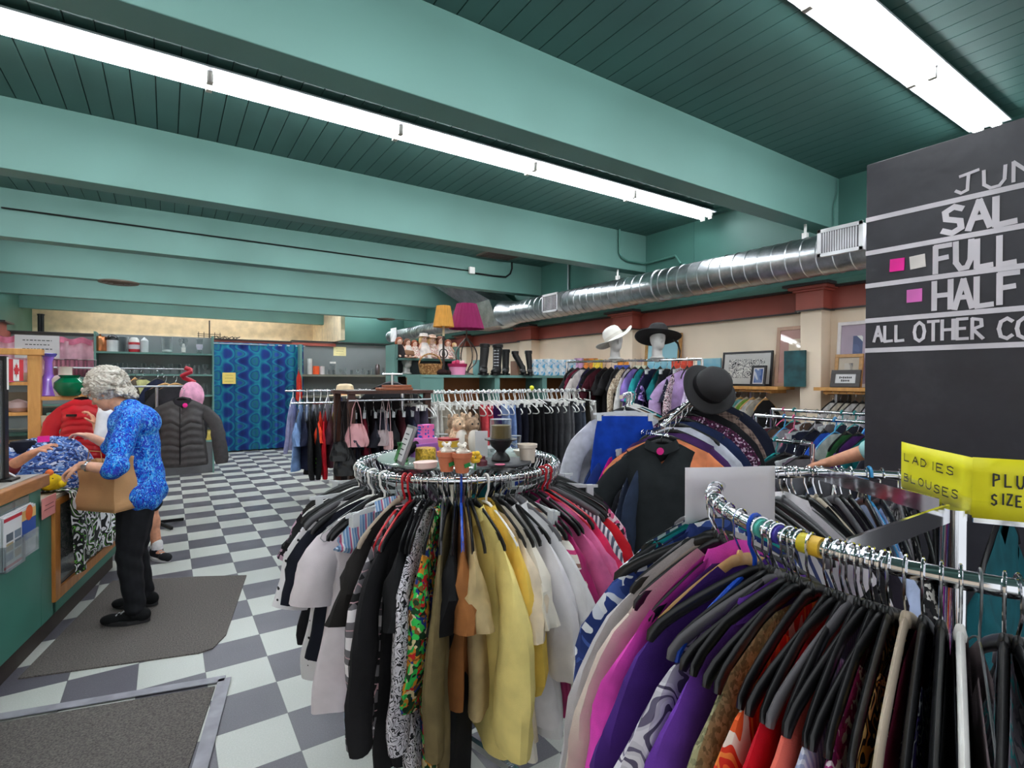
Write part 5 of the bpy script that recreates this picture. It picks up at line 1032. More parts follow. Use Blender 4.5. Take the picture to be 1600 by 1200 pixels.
def head(mb, c, fwd, up, s=1.0):
    """skull, jaw, brow, nose, lips, ears; c is the middle of the head"""
    f = Vector(fwd).normalized(); u = Vector(up); u = (u - f * u.dot(f)).normalized(); r = f.cross(u); M = Matrix((f, r, u)).transposed(); c = Vector(c)
    P = lambda a, b_, d: c + (f * a + r * b_ + u * d) * s
    ell(mb, P(-.012, 0, .025), (.096 * s, .076 * s, .090 * s), M); ell(mb, P(.030, 0, -.035), (.062 * s, .060 * s, .080 * s), M); ell(mb, P(.058, 0, -.088), (.026 * s, .030 * s, .022 * s), M)
    ccap(mb, P(.082, 0, .012), P(.106, 0, -.026), .009 * s, .013 * s, 8); ell(mb, P(.098, 0, -.030), (.014 * s, .017 * s, .009 * s), M)
    ell(mb, P(.083, 0, -.060), (.012 * s, .026 * s, .006 * s), M); ell(mb, P(.080, 0, -.070), (.012 * s, .022 * s, .007 * s), M)
    for q in (-1, 1):
        ell(mb, P(.076, q * .033, .022), (.016 * s, .026 * s, .009 * s), M); ell(mb, P(.060, q * .040, -.030), (.026 * s, .022 * s, .022 * s), M); ell(mb, P(-.005, q * .077, -.012), (.017 * s, .009 * s, .032 * s), M)
    return P
SKIN = paint('skin', (222, 168, 140), .5, 0, .05, 30, .15, 260); SKIN2 = paint('skin_tan', (214, 150, 118), .5, 0, .06, 30, .15, 260)
# ---------------------------------------------------------------- the grey haired shopper
Wd = 3.46
def w3(px, py, d=0): return dp(px, py, Wd + d)
n_, fx_ = -.16, .16        # nearer / farther side of her body
hipN, hipF = w3(212, 790, -.06), w3(214, 790, .07)
ankN, ankF = at(212, 960, z=.085) + Vector((.0, .0, 0)), at(222, 938, z=.085)
ankN = Vector((-.175, 4.16, .09)); ankF = Vector((-.135, 4.43, .09))
kneeN = (hipN + ankN) / 2 + Vector((-.035, .012, .01)); kneeF = (hipF + ankF) / 2 + Vector((-.03, .01, 0))
pel = w3(214, 768); wst = w3(208, 730); chs = w3(203, 682); nkb = w3(201, 641); shN, shF = w3(204, 657, -.14), w3(202, 652, .15)
elN, wrN = w3(181, 735, -.31), w3(129, 727, -.33); elF, wrF = w3(178, 700, .20), w3(141, 682, .20)
hd = w3(167, 612, .0); hf = Vector((-.80, .36, -.52)); hu = Vector((-.42, .2, .88))
toe = Vector((-.925, .38, 0))
sh = thing('person', 'grey haired woman in a bright blue print blouse holding a brown paper bag', 'person', (ankN.x, (ankN.y + ankF.y) / 2, 0))
sh.matrix_world = Matrix.Translation(sh.location); bpy.context.view_layer.update(); inv = sh.matrix_world.inverted()
def fin(mb): return mb.xf(inv)
B_ = MB()
P = head(B_, hd, hf, hu); ccap(B_, hd + Vector((.02, 0, -.05)), nkb, .052, .058)
ccap(B_, pel, wst, .125, .115); ccap(B_, wst, chs, .115, .125); ccap(B_, chs, nkb - Vector((0, 0, .03)), .12, .07); ccap(B_, shN, shF, .055, .055); ccap(B_, hipN, hipF, .085, .085)
for a, b_, c, e in ((hipN, kneeN, ankN, n_), (hipF, kneeF, ankF, fx_)): ccap(B_, a, b_, .085, .055); ccap(B_, b_, c, .053, .036); ccap(B_, c + Vector((0, 0, -.03)), c + toe * .10 + Vector((0, 0, -.055)), .030, .020)
for s_, e_, w_, fd, pn, sd, cu in ((shN, elN, wrN, (w3(103, 737, -.33) - wrN), (0, .3, -1), 1, .75), (shF, elF, wrF, (w3(112, 676, .2) - wrF), (0, -.2, -1), -1, .5)):
    ccap(B_, s_, e_, .048, .040); ccap(B_, e_, w_, .040, .026); hand(B_, w_, fd, pn, sd, cu, 1.0)
fuse(fin(B_), 'body', SKIN, sh, .0055, 4)
# blouse: loose body to the hips and wide elbow sleeves
B_ = MB(); hem = w3(219, 783)
ccap(B_, nkb + Vector((0.01, 0, .005)), chs, .072, .135); ell(B_, (chs + nkb) / 2 + Vector((.03, -.01, .0)), (.15, .17, .13)); ccap(B_, shN, shF, .075, .075)
ccap(B_, chs + Vector((.02, 0, 0)), wst + Vector((.02, 0, 0)), .148, .150); ccap(B_, wst + Vector((.02, 0, 0)), hem - Vector((0, 0, -.09)), .150, .160)
for s_, d_ in ((hipN, -.03), (hipF, .03)): ell(B_, s_ + Vector((.015, 0, .07)), (.145, .135, .13))
eS = elN + (wrN - elN) * .14; ccap(B_, shN, eS + (elN - eS) * .3, .072, .062); ccap(B_, elN + Vector((.01, 0, .03)), eS, .060, .056); eF = elF + (wrF - elF) * .1; ccap(B_, shF, eF, .072, .060)
def wrink(me):
    vv = np.empty(len(me.vertices) * 3, np.float32); me.vertices.foreach_get('co', vv); v = vv.reshape(-1, 3); nn = np.empty_like(vv); me.vertices.foreach_get('normal', nn); n = nn.reshape(-1, 3)
    k = .005 * np.sin(v[:, 2] * 38 + 6 * np.sin(v[:, 1] * 9) + v[:, 0] * 30) + .005 * np.sin(v[:, 0] * 46 + v[:, 1] * 40 + 5 * v[:, 2]); k *= np.clip((1.5 - v[:, 2]) * 1.4, .25, 1)
    v += n * k[:, None]; me.vertices.foreach_set('co', v.ravel()); me.update()
bl = floral('print_blue_blouse', [(12, 70, 190), (20, 110, 220), (70, 168, 236), (10, 44, 150), (40, 60, 190), (24, 140, 226), (60, 80, 206), (120, 190, 240)], 95, .12, .75, (1, 1, .6))
bo = fuse(fin(B_), 'blouse', bl, sh, .008, 5, wrink); bo['label'] = 'bright blue floral print blouse'
B_ = MB(); ell(B_, nkb + Vector((-.005, 0, .012)), (.075, .075, .032)); fuse(fin(B_), 'blouse_collar', bl, sh, .006, 3)
# trousers
B_ = MB(); ccap(B_, hipN + Vector((0, 0, .03)), hipF + Vector((0, 0, .03)), .112, .112)
ccap(B_, pel, pel + Vector((0, 0, .03)), .12, .115)
for a, b_, c in ((hipN, kneeN, ankN), (hipF, kneeF, ankF)): ccap(B_, a, b_, .108, .074); ccap(B_, b_, c + Vector((0, 0, .02)), .074, .060)
def wr2(me):
    vv = np.empty(len(me.vertices) * 3, np.float32); me.vertices.foreach_get('co', vv); v = vv.reshape(-1, 3); nn = np.empty_like(vv); me.vertices.foreach_get('normal', nn); n = nn.reshape(-1, 3)
    z = v[:, 2]; k = .0035 * np.sin(z * 60 + v[:, 0] * 40 + v[:, 1] * 20) * (np.exp(-((z - .42) / .16) ** 2) + np.exp(-((z - .12) / .08) ** 2)); v += n * k[:, None]; me.vertices.foreach_set('co', v.ravel()); me.update()
fuse(fin(B_), 'trousers', C('trouser_black', (30, 30, 34), .15), sh, .007, 5, wr2)
def shoe(o_, ank, toe_, parent, up, sole, ln=.17, lace=True):
    t_ = Vector(toe_).normalized(); g = Vector((ank.x, ank.y, 0)); b_ = MB(); sd = Vector((-t_.y, t_.x, 0)); M = Matrix((t_, sd, Vector((0, 0, 1)))).transposed()
    ell(b_, g + t_ * (-.035) + Vector((0, 0, .055)), (.055, .042, .05), M); ccap(b_, g + t_ * -.03 + Vector((0, 0, .05)), g + t_ * ln + Vector((0, 0, .036)), .040, .030); ell(b_, g + t_ * (ln * .75) + Vector((0, 0, .04)), (.075, .046, .032), M); ccap(b_, ank + Vector((0, 0, -.02)), ank + Vector((0, 0, .012)), .046, .045)
    so = fuse(fin_(b_, parent), 'shoe', up, parent, .005, 4)
    c = MB(); n = 26; ring_ = []
    for k in range(n):
        a = 2 * math.pi * k / n; x = math.cos(a); y = math.sin(a); xx = .058 + x * (.143 if x > 0 else .124) * (ln / .17) ** .5; ring_.append(g + t_ * (xx - .02) + sd * (y * (.054 - .008 * (x < -.3))))
    c.add([(p.x, p.y, .003 + parent_z) for p in ring_] + [(p.x, p.y, .026 + parent_z) for p in ring_], [tuple(range(n))[::-1], tuple(range(n, 2 * n))] + [(i, (i + 1) % n, n + (i + 1) % n, n + i) for i in range(n)]); fin_(c, parent).build('sole', sole, so, False)
    if lace:
        l_ = MB()
        for k in range(4): q = g + t_ * (.045 + .028 * k) + Vector((0, 0, .089 - .010 * k)); l_.bar(q - sd * .022, q + sd * .022, .006, .007)
        fin_(l_, parent).build('laces', paint('lace_grey', (200, 200, 204), .6), so, False)
parent_z = .008
def fin_(mb, parent): return mb.xf(parent.matrix_world.inverted())
for a in (ankN, ankF): shoe(sh, a, toe, sh, C('shoe_black', (20, 20, 22)), paint('sole_dark', (44, 42, 44), .6))
# hair: short tousled silver curls
B_ = MB(); rd = random.Random(3); f_ = hf.normalized(); u_ = (hu - f_ * hu.dot(f_)).normalized(); r_ = f_.cross(u_)
ell(B_, hd - f_ * .022 + u_ * .035, (.108, .100, .112), Matrix((f_, r_, u_)).transposed())
for i in range(230):
    a = rd.uniform(0, 6.28); e = rd.uniform(-.45, 1.5); d = f_ * (math.cos(a) * math.cos(e)) + r_ * (math.sin(a) * math.cos(e)) + u_ * math.sin(e)
    if d.dot(f_) > .45 and d.dot(u_) < .35: continue
    c = hd - f_ * .028 + u_ * .038 + Vector(((d.dot(f_)) * .112 * f_ + d.dot(r_) * .104 * r_ + d.dot(u_) * .116 * u_)); tg = d.cross(Vector((rd.uniform(-1, 1), rd.uniform(-1, 1), rd.uniform(-1, 1)))).normalized()
    ccap(B_, c, c + tg * .040 + d * .004, .017, .006, 8); 
for i in range(40):                                           # nape and fringe tufts
    s_ = rd.uniform(-1, 1); c = hd - f_ * rd.uniform(.08, .12) + r_ * s_ * .075 - u_ * rd.uniform(.02, .09); ccap(B_, c, c - u_ * .03 + r_ * rd.uniform(-.02, .02) - f_ * .012, .018, .006, 8)
    c = hd + f_ * rd.uniform(.055, .085) + r_ * s_ * .07 + u_ * rd.uniform(.045, .09); ccap(B_, c, c - u_ * .024 + f_ * .014 + r_ * rd.uniform(-.015, .015), .015, .005, 8)
def curl_(me):
    vv = np.empty(len(me.vertices) * 3, np.float32); me.vertices.foreach_get('co', vv); v = vv.reshape(-1, 3); nn = np.empty_like(vv); me.vertices.foreach_get('normal', nn); n = nn.reshape(-1, 3)
    k = .0022 * np.sin(v[:, 0] * 300 + 9 * np.sin(v[:, 2] * 60)) + .0022 * np.sin(v[:, 2] * 330 + 9 * np.sin(v[:, 1] * 70)); v += n * k[:, None]; me.vertices.foreach_set('co', v.ravel()); me.update()
m, nt, b = newmat('silver_hair'); co = coords(nt); nt.links.new(ramp(nt, noise(nt, co, 26, 4, .6, 1.5), [(.3, (150, 138, 124)), (.55, (206, 198, 186)), (.75, (232, 228, 220))]), b.inputs['Base Color']); b.inputs['Roughness'].default_value = .6
fuse(fin(B_), 'hair', m, sh, .0045, 2, curl_)
e_ = MB()
for q in (-1, 1): ell(e_, P(.086, q * .033, .006), (.010, .012, .009))
fin(e_).build('eyes', paint('eye_white', (226, 222, 216), .3), sh); e_ = MB()
for q in (-1, 1): ell(e_, P(.0945, q * .033, .004), (.004, .0055, .0055))
fin(e_).build('irises', paint('iris', (70, 84, 96), .3), sh)
wv_ = wrN + (elN - wrN).normalized() * .03; wd_ = (elN - wrN).normalized(); w_ = MB(); y_ = wd_.cross(Vector((0, 0, 1))).normalized(); z_ = wd_.cross(y_)
w_.tube([wv_ + y_ * (.030 * math.cos(a)) + z_ * (.030 * math.sin(a)) for a in [k * math.pi / 8 for k in range(16)]], .005, 6, closed=True, ry=.008); q = wv_ + _f * -.030; w_.cyl(q, q - _f * .007, .016, 14); fin(w_).build('wristwatch', metal('watch_steel', (200, 200, 204), .2), sh)
# paper bag on her arm ------------------------------------------------------------------------------------------
KRAFT = m = paint('kraft_paper', (196, 148, 100), .7, 0, .05, 5, .2, 60)
bd = Wd - .23
c0, c1, c2_, c3 = dp(119, 800, bd + .02), dp(179, 790, bd - .06), dp(215, 784, bd + .09), dp(150, 795, bd + .17)
zb = (c0.z + c2_.z) / 2 - .01; t = thing('paper_bag', 'brown paper carrier bag hanging from the grey haired woman\'s forearm', 'bag', (c1.x, c1.y, zb))
def cor(c): return Vector((c.x - c1.x, c.y - c1.y, 0))
lo = [cor(c0), cor(c1), cor(c2_), cor(c3)]; Hh = dp(120, 722, bd).z - zb
def bagf(u, v):
    k = u * 4; i = int(k) % 4; w = k - int(k); p = lo[i].lerp(lo[(i + 1) % 4], w); cx = (lo[0] + lo[1] + lo[2] + lo[3]) / 4
    q = cx + (p - cx) * (1 - .10 * v) ; h = Hh * (1.0 + .10 * max(0, math.cos((u - .47) * 2 * math.pi)) ** 6); d = (p - cx).normalized()
    q += d * .008 * math.sin(9 * v + 7 * u) * (1 if .1 < v else 0) + d * (-.012 * math.sin(math.pi * w) * v)
    return (q.x, q.y, h * v)
mb = MB().grid(bagf, 48, 12, True); mb.add([tuple(l) for l in lo], [(0, 1, 2, 3)]); o = mb.build('bag_body', KRAFT, t); o.modifiers.new('s', 'SOLIDIFY').thickness = .002
s = MB().tube([lo[0].lerp(lo[1], .3) + Vector((0, 0, Hh)), lo[0].lerp(lo[1], .35) + Vector((0, 0, Hh + .07)), lo[0].lerp(lo[1], .65) + Vector((0, 0, Hh + .07)), lo[0].lerp(lo[1], .7) + Vector((0, 0, Hh))], .003, 6); s.build('handle', paint('kraft_twine', (176, 128, 82), .8), t)
# ---------------------------------------------------------------- second shopper bending behind her
S2 = 4.62
def q3(px, py, d=0): return dp(px, py, S2 + d)
p2 = thing('person', 'person in a white tee and shorts bending behind the grey haired woman', 'person', (-.06, 5.52, 0)); bpy.context.view_layer.update()
an1, an2 = at(240, 858, z=.09), Vector((-.26, 5.62, .09)); an1 = Vector((-.075, 5.55, .09)); t2_ = Vector((.45, -.89, 0))
kn1, kn2 = q3(236, 800), Vector((-.26, 5.5, .5)); hp1, hp2 = q3(228, 735, -.06), q3(218, 738, .1); c_ = q3(190, 672); nb = q3(172, 640); s1, s2_ = q3(166, 648, -.14), q3(172, 640, .16); hd2 = q3(162, 606, .02)
e1, w1 = q3(158, 690, -.2), q3(150, 664, -.18); e2_, w2_ = q3(178, 695, .2), q3(160, 690, .25)
B_ = MB(); head(B_, hd2, (-.7, -.2, -.55), (-.4, 0, .9)); ccap(B_, hd2, nb, .05, .055); ccap(B_, nb, c_, .08, .12); ccap(B_, c_, (hp1 + hp2) / 2, .12, .13); ccap(B_, s1, s2_, .05, .05)
for a, b_, c in ((hp1, kn1, an1), (hp2, kn2, an2)): ccap(B_, a, b_, .085, .058); ell(B_, b_.lerp(c, .3), (.058, .058, .11)); ccap(B_, b_, c, .054, .038); ccap(B_, c + Vector((0, 0, -.03)), c + t2_ * .13 + Vector((0, 0, -.05)), .036, .028)
for a, b_, c, fd in ((s1, e1, w1, (-.3, .1, .9)), (s2_, e2_, w2_, (-.9, 0, .1))): ccap(B_, a, b_, .047, .040); ccap(B_, b_, c, .040, .026); hand(B_, c, fd, (-1, .2, 0), 1, .6)
fuse(fin_(B_, p2), 'body', SKIN2, p2, .006, 4)
B_ = MB(); ccap(B_, nb, c_, .09, .135); ccap(B_, c_, (hp1 + hp2) / 2, .135, .145); ccap(B_, s1, s2_, .068, .068); ccap(B_, s1, s1.lerp(e1, .75), .066, .064); ccap(B_, s2_, s2_.lerp(e2_, .7), .066, .064); fuse(fin_(B_, p2), 't_shirt', C('white_tee', (228, 226, 230), .03), p2, .008, 5)
B_ = MB(); ccap(B_, hp1, hp2, .135, .135); ccap(B_, hp1, hp1.lerp(kn1, .75), .11, .10); ccap(B_, hp2, hp2.lerp(kn2, .75), .11, .10); fuse(fin_(B_, p2), 'shorts', C('shorts_dark', (40, 42, 50)), p2, .008, 5)
B_ = MB(); ell(B_, hd2 + Vector((.03, 0, .03)), (.105, .10, .10)); fuse(fin_(B_, p2), 'hair', paint('hair_grey', (150, 140, 130), .7, 0, .2, 60), p2, .006, 3)
parent_z = 0
for a in (an1, an2):
    shoe(p2, a, t2_, p2, C('sneaker_black', (34, 34, 38)), paint('sole_white', (222, 220, 222), .5)); s = MB(); ccap(s, a + Vector((0, 0, .0)), a + Vector((0, 0, .045)), .045, .043); fin_(s, p2).build('sock', C('sock_white', (230, 228, 228)), p2)
# red quilted jacket held up in that person's hand
q = q3(128, 612, .05); o = g_near('jacket', 'red quilted puffer jacket held up behind the grey haired woman', 'jacket', paint('red_nylon', (206, 16, 36), .4), (q.x, q.y, q.z + .02), R_(-24), None, 91, collar=C('collar_black', (24, 20, 24)), L=.62, W=.165, hem=.19, sleeve=.5, cuff=.07, T=.055, fold=.6, nu=40, nv=40, puff=1)
MB().bb(-.07, .0, -.095, -.07, -.235, -.215).build('chest_tag', BLACKP, o, False)
# ---------------------------------------------------------------- shop assistant behind the counter: reaching hands
A0 = Vector((-1.42, 4.35, 0)); p3 = thing('person', 'shop assistant in a maroon top reaching over the counter, only the arms in view', 'person', A0); bpy.context.view_layer.update()
ad = 3.06
wA_, eA_ = dp(44, 712, ad), dp(-6, 742, ad + .04); wB_, eB_ = dp(14, 702, ad + .35), dp(-50, 735, ad + .4)
sA, sB = A0 + Vector((.10, -.17, 1.36)), A0 + Vector((.02, .18, 1.36)); hA, hB = A0 + Vector((0, -.09, .9)), A0 + Vector((0, .09, .9)); ch_ = A0 + Vector((.04, 0, 1.25)); nk_ = A0 + Vector((.07, 0, 1.44)); hd3 = A0 + Vector((.12, 0, 1.60))
B_ = MB(); head(B_, hd3, (.85, -.1, -.4), (.3, 0, .95)); ccap(B_, hd3, nk_, .05, .055); ccap(B_, nk_, ch_, .08, .12); ccap(B_, ch_, (hA + hB) / 2, .12, .13); ccap(B_, sA, sB, .05, .05)
for h in (hA, hB): ccap(B_, h, h + Vector((.02, 0, -.42)), .085, .058); ccap(B_, h + Vector((.02, 0, -.42)), h + Vector((0, 0, -.80)), .055, .038); ccap(B_, h + Vector((0, 0, -.84)), h + Vector((.15, 0, -.865)), .036, .028)
for a, b_, c, fd, pn in ((sA, eA_, wA_, dp(80, 692, ad) - wA_, (.2, .3, -1)), (sB, eB_, wB_, dp(50, 694, ad + .35) - wB_, (.2, .3, -1))): ccap(B_, a, b_, .046, .040); ccap(B_, b_, c, .040, .027); hand(B_, c, fd, pn, 1, .35, 1.0)
fuse(fin_(B_, p3), 'body', SKIN2, p3, .0055, 4)
B_ = MB(); ccap(B_, nk_, ch_, .09, .14); ccap(B_, ch_, (hA + hB) / 2, .14, .15); ccap(B_, sA, sB, .068, .068)
for a, b_, c in ((sA, eA_, wA_), (sB, eB_, wB_)): ccap(B_, a, b_, .064, .058); ccap(B_, b_, b_.lerp(c, .42), .058, .054)
fuse(fin_(B_, p3), 'top', C('maroon', (128, 54, 62)), p3, .008, 5)
B_ = MB(); ccap(B_, hA, hB, .13, .13)
for h in (hA, hB): ccap(B_, h, h + Vector((.02, 0, -.42)), .10, .075); ccap(B_, h + Vector((.02, 0, -.42)), h + Vector((0, 0, -.80)), .075, .06)
fuse(fin_(B_, p3), 'trousers', C('trouser_navy', (34, 38, 52)), p3, .009, 4)
B_ = MB(); ell(B_, hd3 + Vector((-.03, 0, .03)), (.105, .10, .10)); fuse(fin_(B_, p3), 'hair', paint('hair_brown', (96, 76, 60), .7, 0, .2, 60), p3, .006, 3)
q = dp(68, 686, ad + .01); tag(MB().box((0, 0, 0), (.055, .004, .035), rz=.4).build('price_tag', paint('tag_pink2', (236, 30, 150), .5), None, False, loc=q), 'hot pink price tag pinched in the assistant\'s fingers', 'tag')
# ---------------------------------------------------------------- shopper hidden by the chalkboard, one arm reaching out
G0 = Vector((3.05, .78, 0)); p4 = thing('person', 'person in a pale blue top behind the chalkboard, one bare arm reaching to the rails', 'person', G0); bpy.context.view_layer.update()
gd = 2.78; wG = dp(1296, 722, gd + .05); eG = dp(1352, 706, gd); sG, sH = G0 + Vector((-.05, .17, 1.36)), G0 + Vector((.05, -.17, 1.36)); hA, hB = G0 + Vector((-.03, .08, .88)), G0 + Vector((.03, -.08, .88)); ch_ = G0 + Vector((0, 0, 1.24)); nk_ = G0 + Vector((0, 0, 1.43)); hd4 = G0 + Vector((-.03, .02, 1.58))
B_ = MB(); head(B_, hd4, (-.5, .8, -.3), (0, .2, 1)); ccap(B_, hd4, nk_, .05, .055); ccap(B_, nk_, ch_, .08, .12); ccap(B_, ch_, (hA + hB) / 2, .12, .13); ccap(B_, sG, sH, .05, .05)
for h in (hA, hB): ccap(B_, h, h + Vector((-.01, .02, -.42)), .085, .058); ccap(B_, h + Vector((-.01, .02, -.42)), h + Vector((0, 0, -.80)), .055, .038); ccap(B_, h + Vector((0, 0, -.84)), h + Vector((-.07, .13, -.86)), .036, .028)
ccap(B_, sG, eG, .048, .042); ccap(B_, eG, wG, .042, .028); hand(B_, wG, dp(1262, 728, gd + .1) - wG, (0, 0, -1), -1, .5); e5 = G0 + Vector((.14, -.16, 1.06)); w5 = G0 + Vector((.02, .05, .98)); ccap(B_, sH, e5, .048, .04); ccap(B_, e5, w5, .04, .027); hand(B_, w5, (-.4, .9, -.1), (0, 0, -1), 1, .5)
fuse(fin_(B_, p4), 'body', SKIN2, p4, .006, 4)
B_ = MB(); ccap(B_, nk_, ch_, .09, .14); ccap(B_, ch_, (hA + hB) / 2, .14, .15); ccap(B_, sG, sH, .068, .068); ccap(B_, sG, sG.lerp(eG, .9), .068, .060); ccap(B_, sH, sH.lerp(e5, .8), .066, .06); fuse(fin_(B_, p4), 'top', C('aqua_top', (160, 212, 212), .04), p4, .008, 5)
B_ = MB(); ccap(B_, hA, hB, .13, .13)
for h in (hA, hB): ccap(B_, h, h + Vector((-.01, .02, -.42)), .10, .075); ccap(B_, h + Vector((-.01, .02, -.42)), h + Vector((0, 0, -.82)), .075, .06)
fuse(fin_(B_, p4), 'trousers', C('trouser_grey', (70, 72, 80)), p4, .009, 4)
B_ = MB(); ell(B_, hd4 + Vector((.02, -.03, .03)), (.105, .10, .10)); fuse(fin_(B_, p4), 'hair', paint('hair_brown', (96, 76, 60), .7), p4, .006, 3)
# ================================================================== straight rails and stands of clothes
def rail(name, label, p, q, ends=True, r=.0125, feet=True, posts=2):
    p = Vector(p); q = Vector(q); t = thing(name, label, 'clothes rack', (p.x, p.y, 0)); d = Vector((q.x - p.x, q.y - p.y, 0)); L = d.length; d.normalize(); s = Vector((-d.y, d.x, 0))
    MB().cyl((0, 0, p.z), Vector((q.x - p.x, q.y - p.y, q.z)), r, 12).build('rail', CHROME, t)
    for k in ([0, 1] if posts == 2 else [.5]):
        c = d * (L * k); MB().cyl(c + Vector((0, 0, .04)), c + Vector((0, 0, p.z)), .014, 10).build('post', CHROME, t)
        if feet: MB().bar(c - s * .25 + Vector((0, 0, .025)), c + s * .25 + Vector((0, 0, .025)), .03, .03).build('foot', BLACKM, t)
    return t
# --- trousers on the white-hanger rail
TY = 4.1; TZ = 1.47; TX0, TX1 = at(636, 612, y=TY).x, at(916, 608, y=TY).x
rail('clothes_rail', 'chrome rail crowded with white clip hangers of trousers', (1.62, TY, TZ), (TX1 + .05, TY, TZ))
tr = [('dark plum trousers with a paper tag', 'plum pair', (64, 58, 76), 'clip'), ('slate purple trousers', 'slate pair', (82, 76, 96), 'clip'), ('white trousers', 'white pair', (222, 218, 216), 'clip'), ('ivory linen trousers', 'ivory pair', (206, 200, 192), 'clip'), ('oatmeal trousers', 'oatmeal pair', (186, 178, 164), 'clip'), ('stone corduroy trousers', 'stone pair', (170, 160, 146), 'clip'), ('taupe trousers', 'taupe pair', (146, 130, 116), 'clip'), ('chocolate brown trousers', 'chocolate pair', (84, 58, 46), 'clip'), ('coffee trousers', 'coffee pair', (98, 74, 62), 'clip'), ('bright coral trousers', 'coral pair', (230, 84, 92), 'clip'), ('rose red trousers', 'rose pair', (206, 60, 84), 'clip'), ('deep violet trousers', 'violet pair', (56, 34, 96), 'clip'), ('pale denim jeans', 'pale jeans', (150, 172, 212), 'clip'), ('light blue jeans', 'blue jeans', (130, 154, 204), 'clip'), ('dark navy trousers', 'navy pair', (30, 32, 54), 'clip'), ('midnight trousers', 'midnight pair', (24, 25, 40), 'clip'), ('black trousers with a side crease', 'creased black pair', (26, 26, 29), 'clip'), ('jet black trousers', 'jet pair', (20, 20, 22), 'clip'), ('wide black trousers', 'wide black pair', (28, 27, 30), 'clip'), ('soft black trousers', 'soft black pair', (34, 33, 36), 'blackclip'), ('graphite trousers', 'graphite pair', (50, 50, 54), 'clip'), ('charcoal pinstriped trousers', 'pinstriped pair', (66, 66, 70), 'clip'), ('mid grey trousers', 'grey pair', (92, 92, 96), 'clip'), ('ash grey trousers', 'ash pair', (104, 104, 108), 'blackclip'), ('dark slate trousers', 'dark slate pair', (60, 64, 74), 'clip'), ('steel blue trousers', 'steel pair', (84, 92, 108), 'clip'), ('black trousers with gold fleck', 'gold fleck pair', (38, 34, 26), 'blackclip'), ('pale ivory trousers at the rail end', 'end ivory pair', (190, 186, 182), 'clip')]
rail_row([(d, s, 'trousers', C('tr_' + s.replace(' ', ''), c), h) for d, s, c, h in tr], 'the trouser rail', 'trousers on the white hanger rail', (TX0, TY, TZ), (TX1, TY, TZ), R_(90), 5)
for i in range(34):
    x = TX0 + (TX1 - TX0) * (i + .95) / 34 * .98; body, bm_, hook, hm_ = hanger_kind('whitetube' if i % 3 else 'clip'); o = link('clothes_hanger', body, bm_, None, (x, TY, TZ), R_(90 + rnd.uniform(-12, 12))); link('hook', hook, hm_, o)
    k = min(len(tr) - 1, int(i * 28 / 34)); tag(o, f'empty white hanger on the trouser rail squeezed against the {tr[k][1]}', 'hanger', 'empty white hangers on the trouser rail')
tag(MB().sph((0, 0, 0), .022, 12).build('ball', paint('ball_yellow', (226, 226, 50), .4), None, loc=(at(831, 604, y=TY).x, TY, TZ + .034)), 'small bright yellow ball sitting on the trouser rail', 'ball')
# --- tee shirt rails left of it
RY = 5.75; RZ = 1.33; a, b_ = at(462, 632, y=RY), at(556, 632, y=RY)
rail('clothes_rail', 'low chrome rail of dark t-shirts left of the pink handbag', (a.x - .05, RY, RZ), (b_.x + .3, RY, RZ), posts=1)
ts = [('light blue tee', 'light blue tee', 'tee', (120, 150, 196)), ('navy tee', 'navy tee', 'tee', (30, 34, 56)), ('black long sleeved tee', 'black long tee', 'shirt', (28, 28, 30)), ('black long sleeved shirt with lime green sleeve print', 'lime print shirt', 'shirt', (22, 22, 24)), ('orange red tee', 'orange tee', 'tee', (232, 70, 40)), ('red long sleeved tee with white sleeve print', 'red long tee', 'shirt', (186, 20, 34)), ('maroon tee', 'maroon tee', 'tee', (74, 36, 48)), ('black and yellow tee', 'yellow tee', 'tee', (200, 180, 80)), ('dark grey tee', 'dark grey tee', 'tee', (62, 62, 64)), ('pale blue tee', 'pale blue tee', 'tee', (140, 164, 196)), ('charcoal tee', 'charcoal tee', 'tee', (54, 52, 52)), ('black jersey tee', 'jersey tee', 'tee', (44, 42, 44)), ('navy sleeveless top', 'navy top', 'tank', (28, 36, 66)), ('faded denim shirt', 'denim shirt', 'shirt', (110, 140, 184))]
ob = rail_row([(d, s, k, C('ts_' + s.replace(' ', ''), c), 'black') for d, s, k, c in ts], 'the tee rail', 't-shirts on the low rail', (a.x, RY, RZ), (b_.x + .12, RY, RZ), R_(78), 6)
for o, c, nm in ((ob[3], (110, 220, 40), 'lime'), (ob[5], (220, 210, 210), 'white')):
    s = MB()
    for i in range(5): z = -.50 - .045 * i; s.bar((-.247, -.022, z), (-.247, .014, z - .012), .014, .004); s.bar((-.247, .014, z), (-.247, -.010, z - .024), .008, .004)
    s.build('sleeve_print', paint('print_' + nm, c, .7), o, False)
RY2 = 7.1; RZ2 = 1.43; a, b_ = at(452, 618, y=RY2), at(560, 618, y=RY2)
rail('clothes_rail', 'rear chrome rail of blue grey shirts before the jar shelf', (a.x - .05, RY2, RZ2), (b_.x + .3, RY2, RZ2), posts=1)
